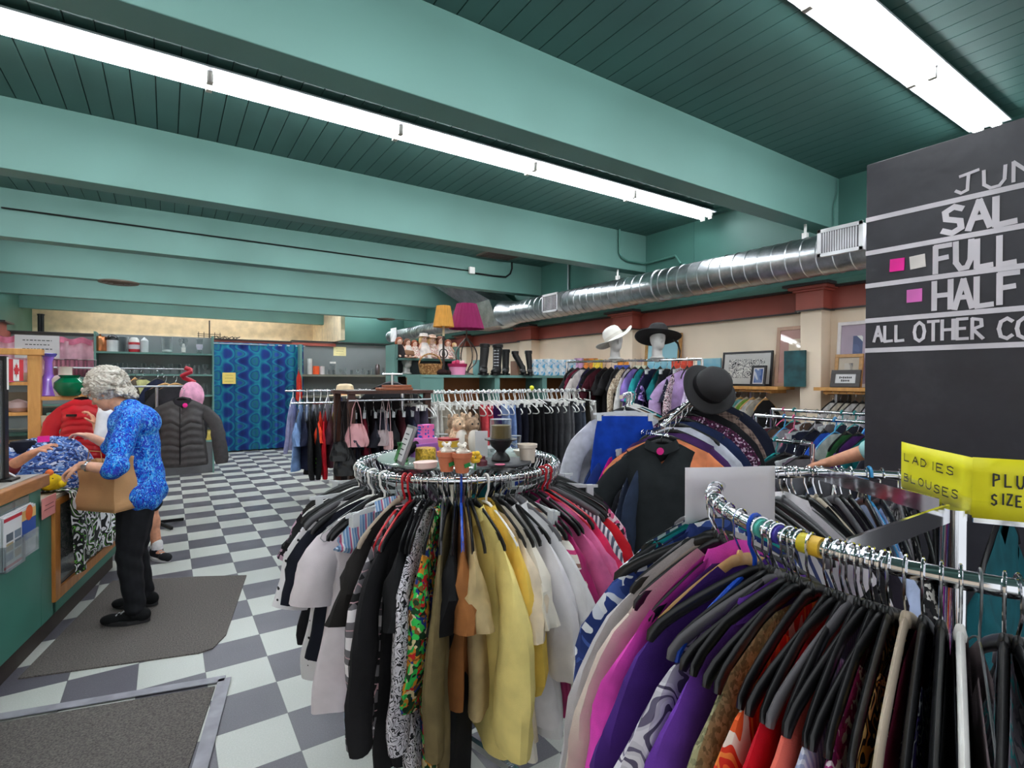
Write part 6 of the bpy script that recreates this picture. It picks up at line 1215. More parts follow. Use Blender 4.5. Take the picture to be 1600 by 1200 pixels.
ts = [('lavender shirt', 'lavender shirt', 'shirt', (150, 150, 186)), ('powder blue shirt', 'powder shirt', 'shirt', (134, 160, 200)), ('grey blue shirt', 'grey blue shirt', 'shirt', (120, 132, 158)), ('dove grey shirt', 'dove shirt', 'shirt', (160, 160, 170)), ('pewter shirt', 'pewter shirt', 'shirt', (112, 112, 122)), ('smoke grey shirt', 'smoke shirt', 'shirt', (136, 134, 140)), ('mauve grey shirt', 'mauve shirt', 'shirt', (140, 124, 140)), ('ink blue shirt', 'ink shirt', 'shirt', (40, 48, 84)), ('brown check shirt', 'brown shirt', 'shirt', (110, 92, 80)), ('black shirt', 'black shirt', 'shirt', (30, 30, 34)), ('cream shirt', 'cream shirt', 'shirt', (196, 190, 180)), ('dark teal shirt', 'dark teal shirt', 'shirt', (30, 84, 92))]
rail_row([(d, s, k, C('rs_' + s.replace(' ', ''), c), 'whitetube') for d, s, k, c in ts], 'the rear shirt rail', 'shirts on the rear rail', (a.x, RY2, RZ2), (b_.x + .15, RY2, RZ2), R_(72), 6)
q = at(539, 613, y=5.9); t = thing('straw_hat', 'cream straw hat with a tan band on the rear rail', 'hat', (q.x, 5.9, 1.40))
def hat(t, s, mat, band, brim=.17, dome=.13, tip=0):
    MB().lathe([(brim, .0), (brim * .98, .006), (.105, .012), (.10, .05), (.088, dome * .85), (.06, dome), (.001, dome * 1.02)], 28).build('crown', mat, t); MB().lathe([(.1085, .012), (.1075, .038)], 28).build('band', band, t)
hat(t, 1, paint('straw', (232, 206, 168), .7), paint('band_tan', (190, 120, 70), .6))
# --- dark wooden bag rack
DW = wood('dark_wood', (52, 30, 24), (84, 50, 38), (1, 1, .2), .4, 12)
p = at(549, 610, y=4.0); t = thing('wooden_rack', 'dark brown wooden rack with bags hanging on it beside the tee rail', 'rack', (p.x, 4.0, 0))
for dx in (0, .62):
    for dy in (0, .40): MB().bb(dx - .025, dx + .025, dy - .025, dy + .025, 0, 1.47).build('post', DW, t, False, bevel=.003)
MB().bb(-.04, .66, -.04, .44, 1.47, 1.495).build('top_board', DW, t, False); MB().bb(-.02, .64, .38, .40, .3, 1.40).build('back_panel', paint('rack_back', (34, 26, 26), .7), t, False); MB().bb(-.02, .64, 0, .4, .26, .285).build('shelf', DW, t, False)
MB().cyl((-.03, -.03, 1.42), (.65, -.03, 1.42), .008, 8).build('hook_bar', BRUSH, t)
x0 = p.x
def handbag(px, py, w, h, d, mat, label, D=3.70, strap=.30, topw=.5, rz=-.35, group='bags on the wooden rack'):
    q = at(px, py, y=3.925); strap = 1.435 - q.z; t = thing('handbag', label, 'bag', q, rz, group)
    def f(u, v):
        a = 2 * math.pi * u; c = math.cos(a); s = math.sin(a); k = topw + (1 - topw) * min(1, v * 1.25) ** .7; k *= 1 - .12 * max(0, v - .85) / .15
        return (w / 2 * k * math.copysign(abs(c) ** .6, c), d / 2 * (.35 + .65 * v) * math.copysign(abs(s) ** .7, s) + .006 * math.sin(14 * c + 5 * v), -h * v)
    m_ = MB().grid(f, 30, 10, True); m_.add([f(i / 30, 1) for i in range(30)], [tuple(range(30))]); m_.build('bag_body', mat, t)
    for s in (-1, 1): MB().tube([(-w * .22, s * d * .18, -.01), (-w * .14, s * .01, strap * .6), (0, 0, strap), (w * .14, s * .01, strap * .6), (w * .22, s * d * .18, -.01)], .006, 6, ry=.003).build('strap', mat, t)
    return t
handbag(557, 662, .19, .17, .10, paint('leather_pink', (206, 148, 152), .45), 'dusty pink shoulder bag with long straps on the wooden rack', strap=.18, topw=.45)
handbag(540, 700, .18, .20, .10, paint('leather_black', (26, 26, 28), .35), 'black slouchy bag below the pink shoulder bag', strap=.14)
handbag(570, 712, .16, .16, .08, paint('leather_dark', (36, 34, 36), .4), 'dark leather satchel hanging low on the wooden rack', strap=.2)
handbag(598, 672, .10, .12, .04, paint('bag_greyrose', (176, 158, 160), .6), 'small grey rose pouch with looped straps beside the pink bag', strap=.16, topw=.8)
handbag(607, 674, .08, .14, .04, paint('bag_pinkpale', (216, 176, 176), .6), 'slim pale pink pouch hanging right of the grey rose pouch', strap=.24, topw=.8)
handbag(531, 690, .15, .14, .08, paint('leather_black', (26, 26, 28), .35), 'small black bag low at the left of the wooden rack', strap=.2)
for i, (c, nm, k) in enumerate([((60, 60, 72), 'slate', 'dress'), ((150, 40, 60), 'crimson', 'tank'), ((34, 34, 44), 'ink', 'dress'), ((120, 120, 140), 'grey mauve', 'tank'), ((26, 26, 30), 'jet', 'dress'), ((90, 40, 50), 'wine', 'tank'), ((40, 44, 66), 'navy', 'dress')]):
    o = link('dress' if k == 'dress' else 'top', far_mesh(k, i % 5), C('wr_' + nm.replace(' ', ''), c), None, (x0 + .08 + .075 * i, 4.17, 1.42), R_(80 + rnd.uniform(-8, 8))); tag(o, f'{nm} {"dress" if k == "dress" else "strappy top"} hanging inside the wooden rack behind the bags', 'dress' if k == 'dress' else 'top', 'clothes inside the wooden rack'); hang_hanger('clearclip', o.location.copy(), o.rotation_euler.z, f'{nm} garment inside the wooden rack', 'wooden rack')
MB().cyl((0, .17, 1.42), (.62, .17, 1.42), .01, 8).build('rail', BRUSH, t)
q = dp(585, 607, 3.9); tag(MB().box((0, 0, .0), (.28, .10, .02)).box((.02, 0, .022), (.22, .09, .02)).build('belt_stack', paint('tan_leather', (150, 84, 54), .5), None, False, loc=(x0 + .36, 4.05, 1.506), bevel=.004), 'tan leather folders on top of the wooden rack', 'folder')
o = link('jacket', far_mesh('jacket', 3), C('blackstand', (30, 30, 34)), None, dp(612, 585, 5.3), R_(-30)); tag(o, 'black coat on a chrome hanger stand behind the wooden rack', 'coat'); hang_hanger('grey', o.location.copy(), R_(-30), 'black coat behind the wooden rack', 'coat stand')
rail('coat_stand', 'chrome coat stand carrying a black coat behind the wooden rack', o.location - Vector((.10, 0, 0)), o.location + Vector((.10, -.03, 0)), posts=1)
# --- teal cubby bookcase with boots and lamps
CY = 5.2; cx0, cx1 = at(656, 600, y=CY).x, at(915, 600, y=CY).x; CZ = 1.632
CUB = paint('cubby_brown', (150, 86, 40), .6, 0, .08, 4)
t = thing('bookcase', 'teal cubby bookcase topped with lamps, boots and puzzles', 'bookcase', (cx0, CY, 0)); w = cx1 - cx0
MB().bb(0, w, -.01, .40, CZ - .03, CZ).build('top_board', SHELFT, t, False); MB().bb(.0, w, .36, .38, .1, CZ - .03).build('back_panel', CUB, t, False)
MB().bb(0, .28, .0, .36, .0, CZ - .03).build('side_box', SHELFT, t, False)
dv = [at(p_, 600, y=CY).x - cx0 for p_ in (777, 851)] + [w - .02]
for x in dv: MB().bb(x - .035, x + .035, 0, .36, 0, CZ - .03).build('divider', SHELFT, t, False)
for z in (.08, .62, 1.1): MB().bb(.28, w, .0, .36, z - .025, z).build('shelf', SHELFT, t, False)
CT = CZ
def cb(px, dy=.14): return at(px, 588, y=CY + dy).x
# dolls on a little green shelf
gy = CY + .75; gx0, gx1 = at(619, 560, y=gy).x, at(716, 560, y=gy).x; gz = at(660, 560, y=gy).z; gz2 = at(640, 585, y=gy).z
t = thing('doll_shelf', 'small green display shelf of dolls behind the bookcase', 'shelf', (gx0, gy, 0))
for x in (0, gx1 - gx0): MB().bb(x - .02, x + .02, 0, .3, 0, gz + .16).build('side_panel', SHELFT, t, False)
for z in (gz, gz2, .8): MB().bb(0, gx1 - gx0, 0, .3, z - .025, z).build('shelf', SHELFT, t, False)
MB().bb(0, gx1 - gx0, .28, .3, .3, gz + .12).build('back_panel', GREYD, t, False)
def doll(px, dress, hair, label, s=1.0, y=None, z=None, hatc=None):
    y = y or gy + .12; z = gz if z is None else z; t = thing('doll', label, 'doll', (at(px, 560, y=y).x, y, z), rnd.uniform(-.4, .3), 'dolls on the little green shelf')
    B_ = MB(); ell(B_, (0, 0, .205 * s), (.038 * s, .036 * s, .043 * s)); ccap(B_, (0, 0, .11 * s), (0, 0, .165 * s), .035 * s, .025 * s)
    for q in (-1, 1): ccap(B_, (q * .03 * s, 0, .155 * s), (q * .075 * s, -.04 * s, .10 * s), .014 * s, .011 * s, 8); ccap(B_, (q * .025 * s, -.02 * s, .03 * s), (q * .04 * s, -.13 * s, .02 * s), .020 * s, .014 * s, 8)
    ell(B_, (0, -.036 * s, .20 * s), (.006 * s, .007 * s, .006 * s)); fuse(B_, 'body', paint('doll_skin', (232, 190, 168), .5), t, .006 * s, 2)
    MB().lathe([(.03 * s, .165 * s), (.05 * s, .12 * s), (.075 * s, .06 * s), (.105 * s, .0), (.06 * s, .0)], 18, (0, -.02 * s, 0)).build('dress', dress, t)
    B_ = MB(); ell(B_, (0, .010 * s, .215 * s), (.046 * s, .042 * s, .045 * s)); [ell(B_, (q * .038 * s, .01, .185 * s), (.016 * s, .02 * s, .035 * s)) for q in (-1, 1)]; fuse(B_, 'hair', hair, t, .007 * s, 2)
    if hatc: MB().lathe([(.065 * s, .232 * s), (.045 * s, .238 * s), (.042 * s, .262 * s), (.001, .27 * s)], 16).build('bonnet', hatc, t)
    for q in (-1, 1): MB().sph((q * .014 * s, -.034 * s, .208 * s), .0045 * s, 6).build('eye', BLACKP, t)
HB, HL, HR = paint('hair_doll_brown', (110, 62, 36), .6), paint('hair_doll_blond', (226, 190, 130), .6), paint('hair_doll_auburn', (150, 74, 40), .6)
DF = floral('doll_floral', [(226, 206, 196), (206, 150, 150), (236, 224, 214), (186, 160, 140)], 60); DWH = C('doll_white', (226, 216, 210)); DBK = C('doll_black', (40, 34, 36))
doll(624, DBK, HR, 'auburn haired doll in dark dress at the left of the green shelf', 1.0, None, None)
doll(637, DWH, HB, 'doll in a cream dress leaning beside the auburn haired one', .95); doll(648, DF, HR, 'doll in a flowery dress lying back on the green shelf', .9)
doll(662, DWH, HL, 'doll with a white bonnet in the middle of the green shelf', 1.2, None, None, DWH); doll(675, DF, HL, 'blond doll in floral dress beside the white bonnet doll', 1.15, None, None, C('bonnet_peach', (226, 196, 176)))
doll(688, DWH, HB, 'brown haired doll in white behind the yellow lamp stem', 1.15); doll(700, DF, HR, 'auburn doll in floral dress by the yellow lamp', 1.0); doll(710, DWH, HL, 'small blond doll at the right end of the green shelf', .85)
q = at(637, 588, y=gy + .1); t = thing('mannequin_head', 'white foam mannequin head wearing a brown felt hat', 'mannequin head', (q.x, gy + .12, gz2)); FOAM = paint('foam_white', (226, 222, 218), .7)
def foam_head(t, s=1.0, z0=0):
    B_ = MB(); ell(B_, (0, .01, .20 * s + z0), (.070 * s, .088 * s, .105 * s)); ell(B_, (0, -.02 * s, .14 * s + z0), (.052 * s, .06 * s, .06 * s)); ccap(B_, (0, .02, .02 + z0), (0, .02, .12 * s + z0), .052 * s, .048 * s); ell(B_, (0, -.085 * s, .175 * s + z0), (.012 * s, .018 * s, .022 * s)); ell(B_, (0, .02, .012 + z0), (.075 * s, .075 * s, .014)); return fuse(B_, 'head', FOAM, t, .007, 4)
foam_head(t, .9); tt = thing('felt_hat', 'brown felt hat with upturned brim on the foam head by the dolls', 'hat', (q.x, gy + .12, gz2 + .20)); hat(tt, 1, paint('felt_brown', (146, 108, 80), .9), paint('felt_band', (110, 76, 56), .8), .15, .10)
# lamps
def shade(t, r0, r1, z0, z1, mat, n=48):
    MB().grid(lambda u, v: ((r0 + (r1 - r0) * v + .004 * math.cos(u * n * math.pi)) * math.cos(2 * math.pi * u), (r0 + (r1 - r0) * v + .004 * math.cos(u * n * math.pi)) * math.sin(2 * math.pi * u), z0 + (z1 - z0) * v), n * 2, 4, True).build('lamp_shade', mat, t)
q = cb(693); zt = at(693, 478, y=CY + .14).z; zs = at(693, 511, y=CY + .14).z
t = thing('table_lamp', 'slim dark table lamp with a mustard pleated shade on the bookcase', 'lamp', (q, CY + .14, CT)); shade(t, .115, .075, zs - CT, zt - CT, paint('shade_mustard', (222, 160, 72), .8), 40)
MB().lathe([(.09, 0), (.085, .012), (.03, .03), (.014, .06), (.012, .2), (.02, .23), (.012, .27), (.012, .38), (.02, .40), (.008, .44), (.008, zs - CT - .02)], 18).build('base', paint('lamp_bronze', (46, 34, 30), .4), t); MB().lathe([(.013, zs - CT - .10), (.013, zs - CT + .03)], 12).build('candle_sleeve', paint('sleeve_cream', (226, 206, 166), .5), t)
MB().tube([(.05 * math.cos(a), 0, .24 + .05 * math.sin(a)) for a in [k * math.pi / 8 for k in range(16)]], .006, 6, closed=True).build('ring', paint('lamp_bronze', (46, 34, 30), .4), t)
q = cb(729, .22); zt = at(729, 475, y=CY + .22).z; zs = at(729, 514, y=CY + .22).z
t = thing('table_lamp', 'table lamp with a maroon pleated shade and heart shaped iron base', 'lamp', (q, CY + .22, CT)); shade(t, .205, .115, zs - CT, zt - CT, paint('shade_maroon', (146, 26, 88), .8), 44)
hb = MB()
for a in (0, math.pi / 2):
    for s in (-1, 1):
        pts = []
        for k in range(15): u = k / 14; r = .12 * math.sin(math.pi * min(1, u * 1.05)) ** .8 * (1 if u > .25 else u / .25) ; pts.append((s * (.02 + r) * math.cos(a), s * (.02 + r) * math.sin(a), .03 + .40 * u))
        hb.tube(pts, .008, 6)
hb.cyl((0, 0, .4), (0, 0, zs - CT), .008, 8); hb.lathe([(.09, 0), (.085, .015), (.02, .03), (.012, .05)], 18); hb.build('base', paint('lamp_iron', (86, 76, 70), .4, .5), t)
q = cb(675, .06); t = thing('wicker_basket', 'wicker basket with a hoop handle under the mustard lamp', 'basket', (q, CY + .10, CT)); WK = floral('wicker', [(170, 122, 78), (196, 150, 100), (140, 96, 58)], 70, .02)
MB().lathe([(.09, 0), (.11, .02), (.125, .11), (.13, .12), (.12, .12), (.10, .02)], 24, (0, 0, 0), 1.1, .8).build('bowl', WK, t); MB().tube([(.135 * math.cos(a), 0, .11 + .12 * math.sin(a)) for a in [k * math.pi / 12 for k in range(13)]], .009, 8).build('handle', WK, t)
q = cb(718, .04); t = thing('flower_pot', 'pink tin of little pink roses on the bookcase', 'flower pot', (q, CY + .09, CT)); MB().lathe([(.085, 0), (.10, .10), (.10, .105)], 24).build('pot', paint('tin_pink', (236, 150, 186), .5), t); MB().lathe([(.102, .09), (.108, .10), (.112, .125), (.1, .12)], 24).build('ribbon', paint('ribbon_rose', (176, 30, 84), .6), t)
for i in range(9): a = i * 2.4; r = .075 * math.sqrt((i + .5) / 9); MB().sph((r * math.cos(a), r * math.sin(a), .135 + .01 * math.sin(i * 3)), .026, 8).build('rose', paint(f'rose{i%3}', [(236, 150, 170), (206, 70, 110), (240, 196, 200)][i % 3], .7), t)
q = cb(686, .05); tag(MB().sph((0, 0, .03), .032, 10, .075).sph((.08, .02, .025), .028, 8, .05).build('hair_bow', C('darkplush', (50, 30, 30)), None, loc=(q + .02, CY + .03, CT)), 'dark brown furry bow lying under the mustard lamp', 'bow')
BOOT = paint('boot_rubber', (30, 29, 30), .42, 0, .1, 20); BOOTL = paint('boot_leather', (24, 23, 24), .5, 0, .15, 24)
def boot(px, label, h, r, lean=0, mat=BOOT, laces=False, dy=.12, rz=0, group='boots on the bookcase', tilt=0):
    t = thing('boot', label, 'boot', (cb(px, dy), CY + dy, CT), rz, group); ts_ = Vector((lean, 0, h))
    B_ = MB(); ccap(B_, (0, .02, .06), (0, .02, .10), r * .92, r * .85); ccap(B_, (0, .02, .09), Vector((0, .02, 0)) + Vector((lean * .9, 0, h - r)), r * .80, r * 1.0); ccap(B_, (0, .0, .05), (0, -.15, .04), r * .85, r * .62); ell(B_, (0, -.13, .04), (r * .82, r * 1.1, r * .6)); o = fuse(B_, 'upper', mat, t, .007, 4)
    MB().lathe([(r * .96, 0), (r * 1.05, .0), (r * 1.08, .035), (r * .94, .04)], 18, (lean * .95, .02, h - .03)).build('cuff', mat, t)
    s = MB(); n = 22; pt = [((r + .008) * (.95 if math.sin(a) < 0 else 1) * math.cos(a), -.055 + .155 * math.sin(a)) for a in [2 * math.pi * k / n for k in range(n)]]; s.add([(x, y, 0) for x, y in pt] + [(x, y, .022) for x, y in pt], [tuple(range(n))[::-1], tuple(range(n, 2 * n))] + [(i, (i + 1) % n, n + (i + 1) % n, n + i) for i in range(n)]); s.build('sole', BLACKP, t, False)
    if laces:
        l = MB()
        for k in range(6): z = .11 + k * .035; l.bar((-.03, -r * .85 + .02 - .0, z), (.03, -r * .85 + .02, z + .012), .006, .006); l.bar((.03, -r * .85 + .02, z), (-.03, -r * .85 + .02, z + .012), .006, .006)
        l.build('laces', paint('lace_grey', (120, 120, 124), .6), t)
boot(755, 'tall black rubber boot on the bookcase, nearest the roses', .36, .058, .02, rz=-.5); boot(776, 'chunky black lace-up boot beside the tall rubber boot', .36, .062, .01, BOOTL, True, rz=-.7); boot(790, 'slim black boot partly behind the lace-up boot', .31, .05, .0, BOOTL, dy=.22, rz=-.6)
boot(817, 'black ankle boot with its shaft leaning left', .29, .042, -.10, BOOTL, rz=-.5); boot(828, 'black ankle boot standing upright beside the leaning one', .30, .044, -.02, BOOTL, rz=-.6)
for i, (px, c) in enumerate([(802, (150, 110, 90)), (808, (196, 170, 140)), (743, (130, 180, 180))]):
    tag(MB().box((0, 0, .09), (.03, .14, .18)).build('book', paint(f'cbook{i}', c, .6), None, False, loc=(cb(px, .3), CY + .27, CT)), ['brown book standing between the boots on the bookcase', 'tan book standing beside the brown one between boots', 'aqua book propped behind the rubber boot'][i], 'book')
# jigsaw bags and game boxes at the right end
JB = floral('puzzle_bag', [(206, 214, 220), (190, 206, 218), (226, 228, 230), (96, 166, 206), (214, 216, 216), (170, 190, 200)], 26, .06, .25)
for i, px in enumerate([836, 847, 858, 869, 880, 891]): tag(MB().box((0, 0, .10), (.12, .05, .20 + .01 * (i % 3))).build('puzzle_bag', JB, None, False, loc=(cb(px + 2, .06), CY + .05 + .012 * (i % 2), CT), bevel=.012), f'clear bag of pale blue puzzle pieces on the bookcase, {ORD[i]} after the boots', 'puzzle', 'bags of puzzle pieces on the bookcase')
GX = [('white puzzle box', (222, 222, 226), 876, .10, .055, .27), ('purple puzzle box', (110, 62, 150), 888, .10, .05, .27), ('lilac and pink game box', (196, 150, 190), 905, .09, .05, .37), ('amber picture box', (190, 110, 40), 923, .13, .05, .36), ('yellow picture book', (236, 180, 50), 934, .09, .03, .34), ('orange game box', (240, 130, 40), 978, .14, .05, .32), ('blue game box', (52, 70, 150), 978, .13, .045, .25), ('cream card box', (220, 206, 180), 1000, .10, .04, .24), ('green puzzle box', (80, 140, 110), 1013, .10, .04, .20), ('red and green picture', (200, 70, 50), 1066, .16, .02, .28)]
MB2 = None
t = thing('wall_ledge', 'long pine ledge along the cream wall carrying games and pictures', 'ledge', (XR - .02, 2.76, 0)); LZ = 1.52
for y0, y1 in ((-1.5, -.33), (0, 1.90), (2.24, 4.14)): MB().bb(-.30, 0, y0, y1, LZ - .03, LZ).build('ledge_board', PINE, t, False)
for y in (-1.3, -.5, .3, 1.6, 2.5, 3.9): MB().bb(-.26, .0, y - .01, y + .01, LZ - .18, LZ - .03).build('bracket', BRUSH, t, False)
for d, c, px, w, dd, h in GX:
    y = at(px, 560, x=XR - .16).y
    tag(MB().box((0, 0, h / 2), (dd, w * 1.6, h)).build('game_box', paint('game_' + d.replace(' ', ''), c, .5, 0, .25, 14), None, False, loc=(XR - .16 - (.07 if px in (888, 978) and 'blue' in d or px == 888 else 0), y, LZ), rz=.25, bevel=.003), f'{d} standing on the ledge along the cream wall', 'box')
# ================================================================== high rail with hats
HA, HB_ = Vector((3.75, 4.58, 1.78)), Vector((4.26, 3.18, 1.78)); HD = (HB_ - HA).normalized(); HN = Vector((-HD.y, HD.x, 0)); HZ = 1.78
rail('clothes_rail', 'high chrome rail of dark dresses with two hat stands on top', HA, HB_)
hl = [('black pleated dress', 'pleated dress', 'dress', C('h_black0', (26, 26, 28))), ('maroon dress', 'maroon dress', 'dress', C('h_maroon', (96, 22, 44))), ('ivory cardigan', 'ivory cardigan', 'shirt', C('h_ivory', (206, 196, 190))), ('indigo dress', 'indigo dress', 'dress', C('h_indigo', (46, 34, 82))), ('black evening dress', 'evening dress', 'dress', C('h_black', (22, 22, 24))), ('dark wine jacket', 'wine jacket', 'jacket', C('h_wine', (70, 18, 30))), ('long black coat', 'long black coat', 'dress', C('h_black2', (28, 26, 28))), ('black crepe dress', 'crepe dress', 'dress', C('h_black3', (34, 32, 34))), ('charcoal dress', 'charcoal dress', 'dress', C('h_char', (44, 42, 44))), ('beige animal print blouse', 'animal blouse', 'shirt', floral('print_beige', [(206, 190, 166), (150, 126, 104), (226, 214, 196)], 70)), ('white cotton shirt', 'cotton shirt', 'shirt', C('h_white', (214, 210, 206))), ('lavender blouse', 'lavender blouse', 'tee', C('h_lav', (150, 120, 196))), ('turquoise blouse', 'turquoise blouse', 'tee', C('h_turq', (40, 160, 160))), ('violet print blouse', 'violet blouse', 'tee', floral('print_violet', [(110, 70, 160), (40, 30, 70), (190, 160, 220)], 60)), ('navy blouse', 'navy blouse', 'shirt', C('h_navy', (28, 32, 60))), ('teal tunic', 'teal tunic', 'tee', C('h_teal', (16, 110, 112))), ('sequinned black top', 'sequinned top', 'tee', C('h_seq', (40, 40, 46))), ('white dotted navy blouse', 'dotted blouse', 'tee', dots('dots_navy', (24, 26, 50), (214, 210, 214), 40, .2)), ('pink tweed jacket', 'tweed jacket', 'jacket', floral('print_pinktweed', [(190, 150, 160), (60, 50, 56), (226, 210, 214)], 110, .02)), ('lilac cardigan', 'lilac cardigan', 'jacket', C('h_lilac', (190, 160, 206))), ('pale mauve cardigan', 'mauve cardigan', 'shirt', C('h_mauve', (206, 186, 216)))]
ob = rail_row([(d, s, k, m_, rnd.choice(['black', 'black', 'clearclip', 'whitetube', 'black'])) for d, s, k, m_ in hl], 'the high rail', 'clothes on the high rail', HA + HD * .04, HB_ - HD * .04, math.atan2(HD.y, HD.x) + R_(90), 8)
ob[-2].rotation_euler.z = R_(-25); ob[-2].location += Vector((-.06, -.05, -.02))
def hat_stand(px, label, D):
    q = onplane(px, 562, HA, HN); t = thing('mannequin_head', label, 'mannequin head', (q.x, q.y, HZ + .012), R_(-25)); foam_head(t, 1.05); return Vector((q.x, q.y, HZ + .012))
q = hat_stand(962, 'white foam mannequin head on the high rail under the white hat', 4.5)
def widehat(name, label, p, mat, band, r, tilt, wave, rz):
    t = thing(name, label, 'hat', p); t.rotation_euler = (tilt[0], tilt[1], rz)
    MB().grid(lambda u, v: ((.098 + (r - .098) * v) * math.cos(2 * math.pi * u), (.098 + (r - .098) * v) * .95 * math.sin(2 * math.pi * u), -.012 * math.sin(v * 2) + wave * v * v * math.cos(2 * (2 * math.pi * u) + .6)), 48, 8, True).build('brim', mat, t).modifiers.new('s', 'SOLIDIFY').thickness = .004
    MB().lathe([(.100, -.004), (.102, .04), (.096, .085), (.075, .115), (.04, .128), (.001, .130)], 32).build('crown', mat, t); MB().lathe([(.1035, .004), (.1045, .036)], 32).build('band', band, t); return t
widehat('sun_hat', 'white wide brimmed hat tipped on a foam head above the high rail', q + Vector((-.02, 0, .23)), paint('hat_white', (226, 222, 214), .8), paint('hat_ribbon', (206, 200, 190), .6), .22, (R_(-22), R_(-24)), .035, 0)
q2 = dp(1028, 562, 4.75); q = hat_stand(1028, 'pale foam mannequin head on the high rail under the black hat', 4.75)
t = widehat('sun_hat', 'black wide brimmed hat with a ribbon tail on the high rail', q + Vector((0, 0, .23)), paint('hat_black', (40, 38, 40), .8), paint('hat_satin', (26, 24, 26), .4), .235, (R_(-12), R_(13)), .012, 0)
MB().tube([(.10, -.03, .01), (.15, -.06, .0), (.19, -.09, -.05), (.21, -.10, -.14), (.18, -.10, -.26)], .022, 8, ry=.004).build('ribbon', paint('hat_satin', (26, 24, 26), .4), t)
# ================================================================== stands with skirts and jackets in the middle right
AP = Vector((2.80, 2.03, 1.56)); AQ = Vector((2.235, 1.915, 1.335)); B3a, B3b = at(1154, 682, x=3.0), at(1263, 695, x=3.0)
AB0, AB1 = Vector((2.377, 2.40, 1.275)), Vector((2.285, 1.93, 1.275))
def arm_stand(name, label, post, z, arms):
    t = thing(name, label, 'clothes rack', (post[0], post[1], 0))
    MB().cyl((0, 0, .05), (0, 0, z), .016, 12).build('post', CHROME, t)
    for k in range(4): d = Vector((math.cos(k * 1.571 + .4), math.sin(k * 1.571 + .4), 0)); MB().bar(Vector((0, 0, .06)), d * .36 + Vector((0, 0, .02)), .03, .026).build('foot', BLACKM, t)
    for p, q, balls in arms:
        p = Vector(p) - t.location; q = Vector(q) - t.location; m_ = MB(); m_.tube([p, q], .0125, 10); d = (q - p)
        a = m_.build('arm', CHROME, t)
        if balls:
            for i in range(8): c = p + d * ((i + .6) / 8) + Vector((0, 0, .014)); MB().sph(c, .011, 6).build('stop_knob', CHROME, a)
        MB().sph(q, .016, 8).build('end_cap', CHROME, a)
    return t
arm_stand('two_way_rack', 'chrome stand with a low arm of red and magenta jackets', (2.385, 2.44), 1.275, [(AB0 + Vector((.005, .04, 0)), AB1, False)])
jb = [('navy corduroy jacket', 'navy cord jacket', (36, 52, 96)), ('royal blue jacket', 'royal jacket', (30, 60, 130)), ('magenta jacket', 'magenta jacket', (206, 16, 140)), ('black blazer', 'black blazer', (34, 30, 32)), ('bright red jacket', 'red jacket', (196, 16, 32)), ('indigo denim jacket', 'denim jacket', (52, 74, 106)), ('grey sweatshirt jacket', 'grey jacket', (128, 130, 136)), ('black and white plaid shirt', 'plaid shirt', None), ('dark navy coat', 'navy coat', (34, 42, 60)), ('dark denim vest', 'denim vest', (44, 56, 78))]
rail_row([(d, s, 'jacket' if 'shirt' not in d else 'shirt', C('jb_' + s.replace(' ', ''), c) if c else plaid('plaid_navy', (24, 28, 44), (90, 96, 120), (206, 208, 214), .09), rnd.choice(['wood', 'black', 'black', 'clearclip'])) for d, s, c in jb], 'the low arm', 'jackets on the low arm', AB0, AB1 + Vector((.01, .06, 0)), R_(12), 5)
q = dp(1044, 692, 2.72); o = g_near('jacket', 'black open collared jacket with pink tag facing out at the end of the sloping arm', 'jacket', C('blackjean', (38, 42, 44)), (AQ.x - .02, AQ.y - .01, AQ.z + .012), R_(-32), 'cardigans on the sloping arm', 301, collar=C('blackjean', (38, 42, 44)), L=.80, W=.205, sleeve=.58, cuff=.062, T=.045, drop=.13, neck=.075, fold=.7, nu=40, nv=20)
hang_hanger('black', (AQ.x - .02, AQ.y - .01, AQ.z), R_(-32), 'black open collared jacket', 'sloping arm'); MB().lathe([(.02, 0), (.001, .002)], 10).xf(Matrix.Translation((-.02, -.04, -.14)) @ Matrix.Rotation(R_(90), 4, 'X')).build('tag', paint('tag_pink', (236, 30, 140), .5), o)
arm_stand('four_way_rack', 'chrome waterfall stand with sloping arm of cardigans and a black hat', (2.80, 2.05), 1.58, [(AP, AQ, True), (Vector((2.82, 2.05, B3a.z)), Vector((3.0, B3a.y, B3a.z)), False)])
jw = [('soft orange cardigan', 'orange cardigan', 'jacket', C('jw_orange', (236, 140, 96)), 'black'), ('deep violet cardigan', 'violet cardigan', 'jacket', C('jw_violet', (72, 42, 96)), 'black'), ('white shirt with pale blue collar', 'white shirt', 'shirt', C('jw_white', (206, 208, 220)), 'black'), ('navy jacket', 'navy jacket', 'jacket', C('jw_navy', (30, 42, 78)), 'black'), ('purple flecked tweed jacket', 'flecked tweed', 'jacket', floral('print_fleck', [(84, 30, 66), (46, 22, 42), (206, 180, 200), (96, 40, 80), (60, 26, 50)], 110, .02), 'black'), ('black jacket', 'plain black jacket', 'jacket', C('jw_black2', (26, 26, 30)), 'black'), ('brown checked wool jacket', 'checked wool jacket', 'jacket', plaid('plaid_brown', (84, 66, 62), (120, 98, 90), (150, 128, 116), .06), 'black'), ('dark navy coat', 'navy coat', 'jacket', C('jw_navy2', (26, 30, 48)), 'black')]
rail_row([(d, s, k, m_, h) for d, s, k, m_, h in jw], 'the sloping arm', 'cardigans on the sloping arm', AQ + Vector((.02, .01, 0)), AP + Vector((-.02, 0, 0)), R_(-52), 6)
q = dp(1108, 606, 3.02); widehat('felt_hat', 'black felt hat with cords hung on the top of the waterfall stand', q, paint('hat_black', (40, 38, 40), .8), paint('hat_satin', (26, 24, 26), .4), .165, (R_(62), R_(12)), .02, R_(-25))
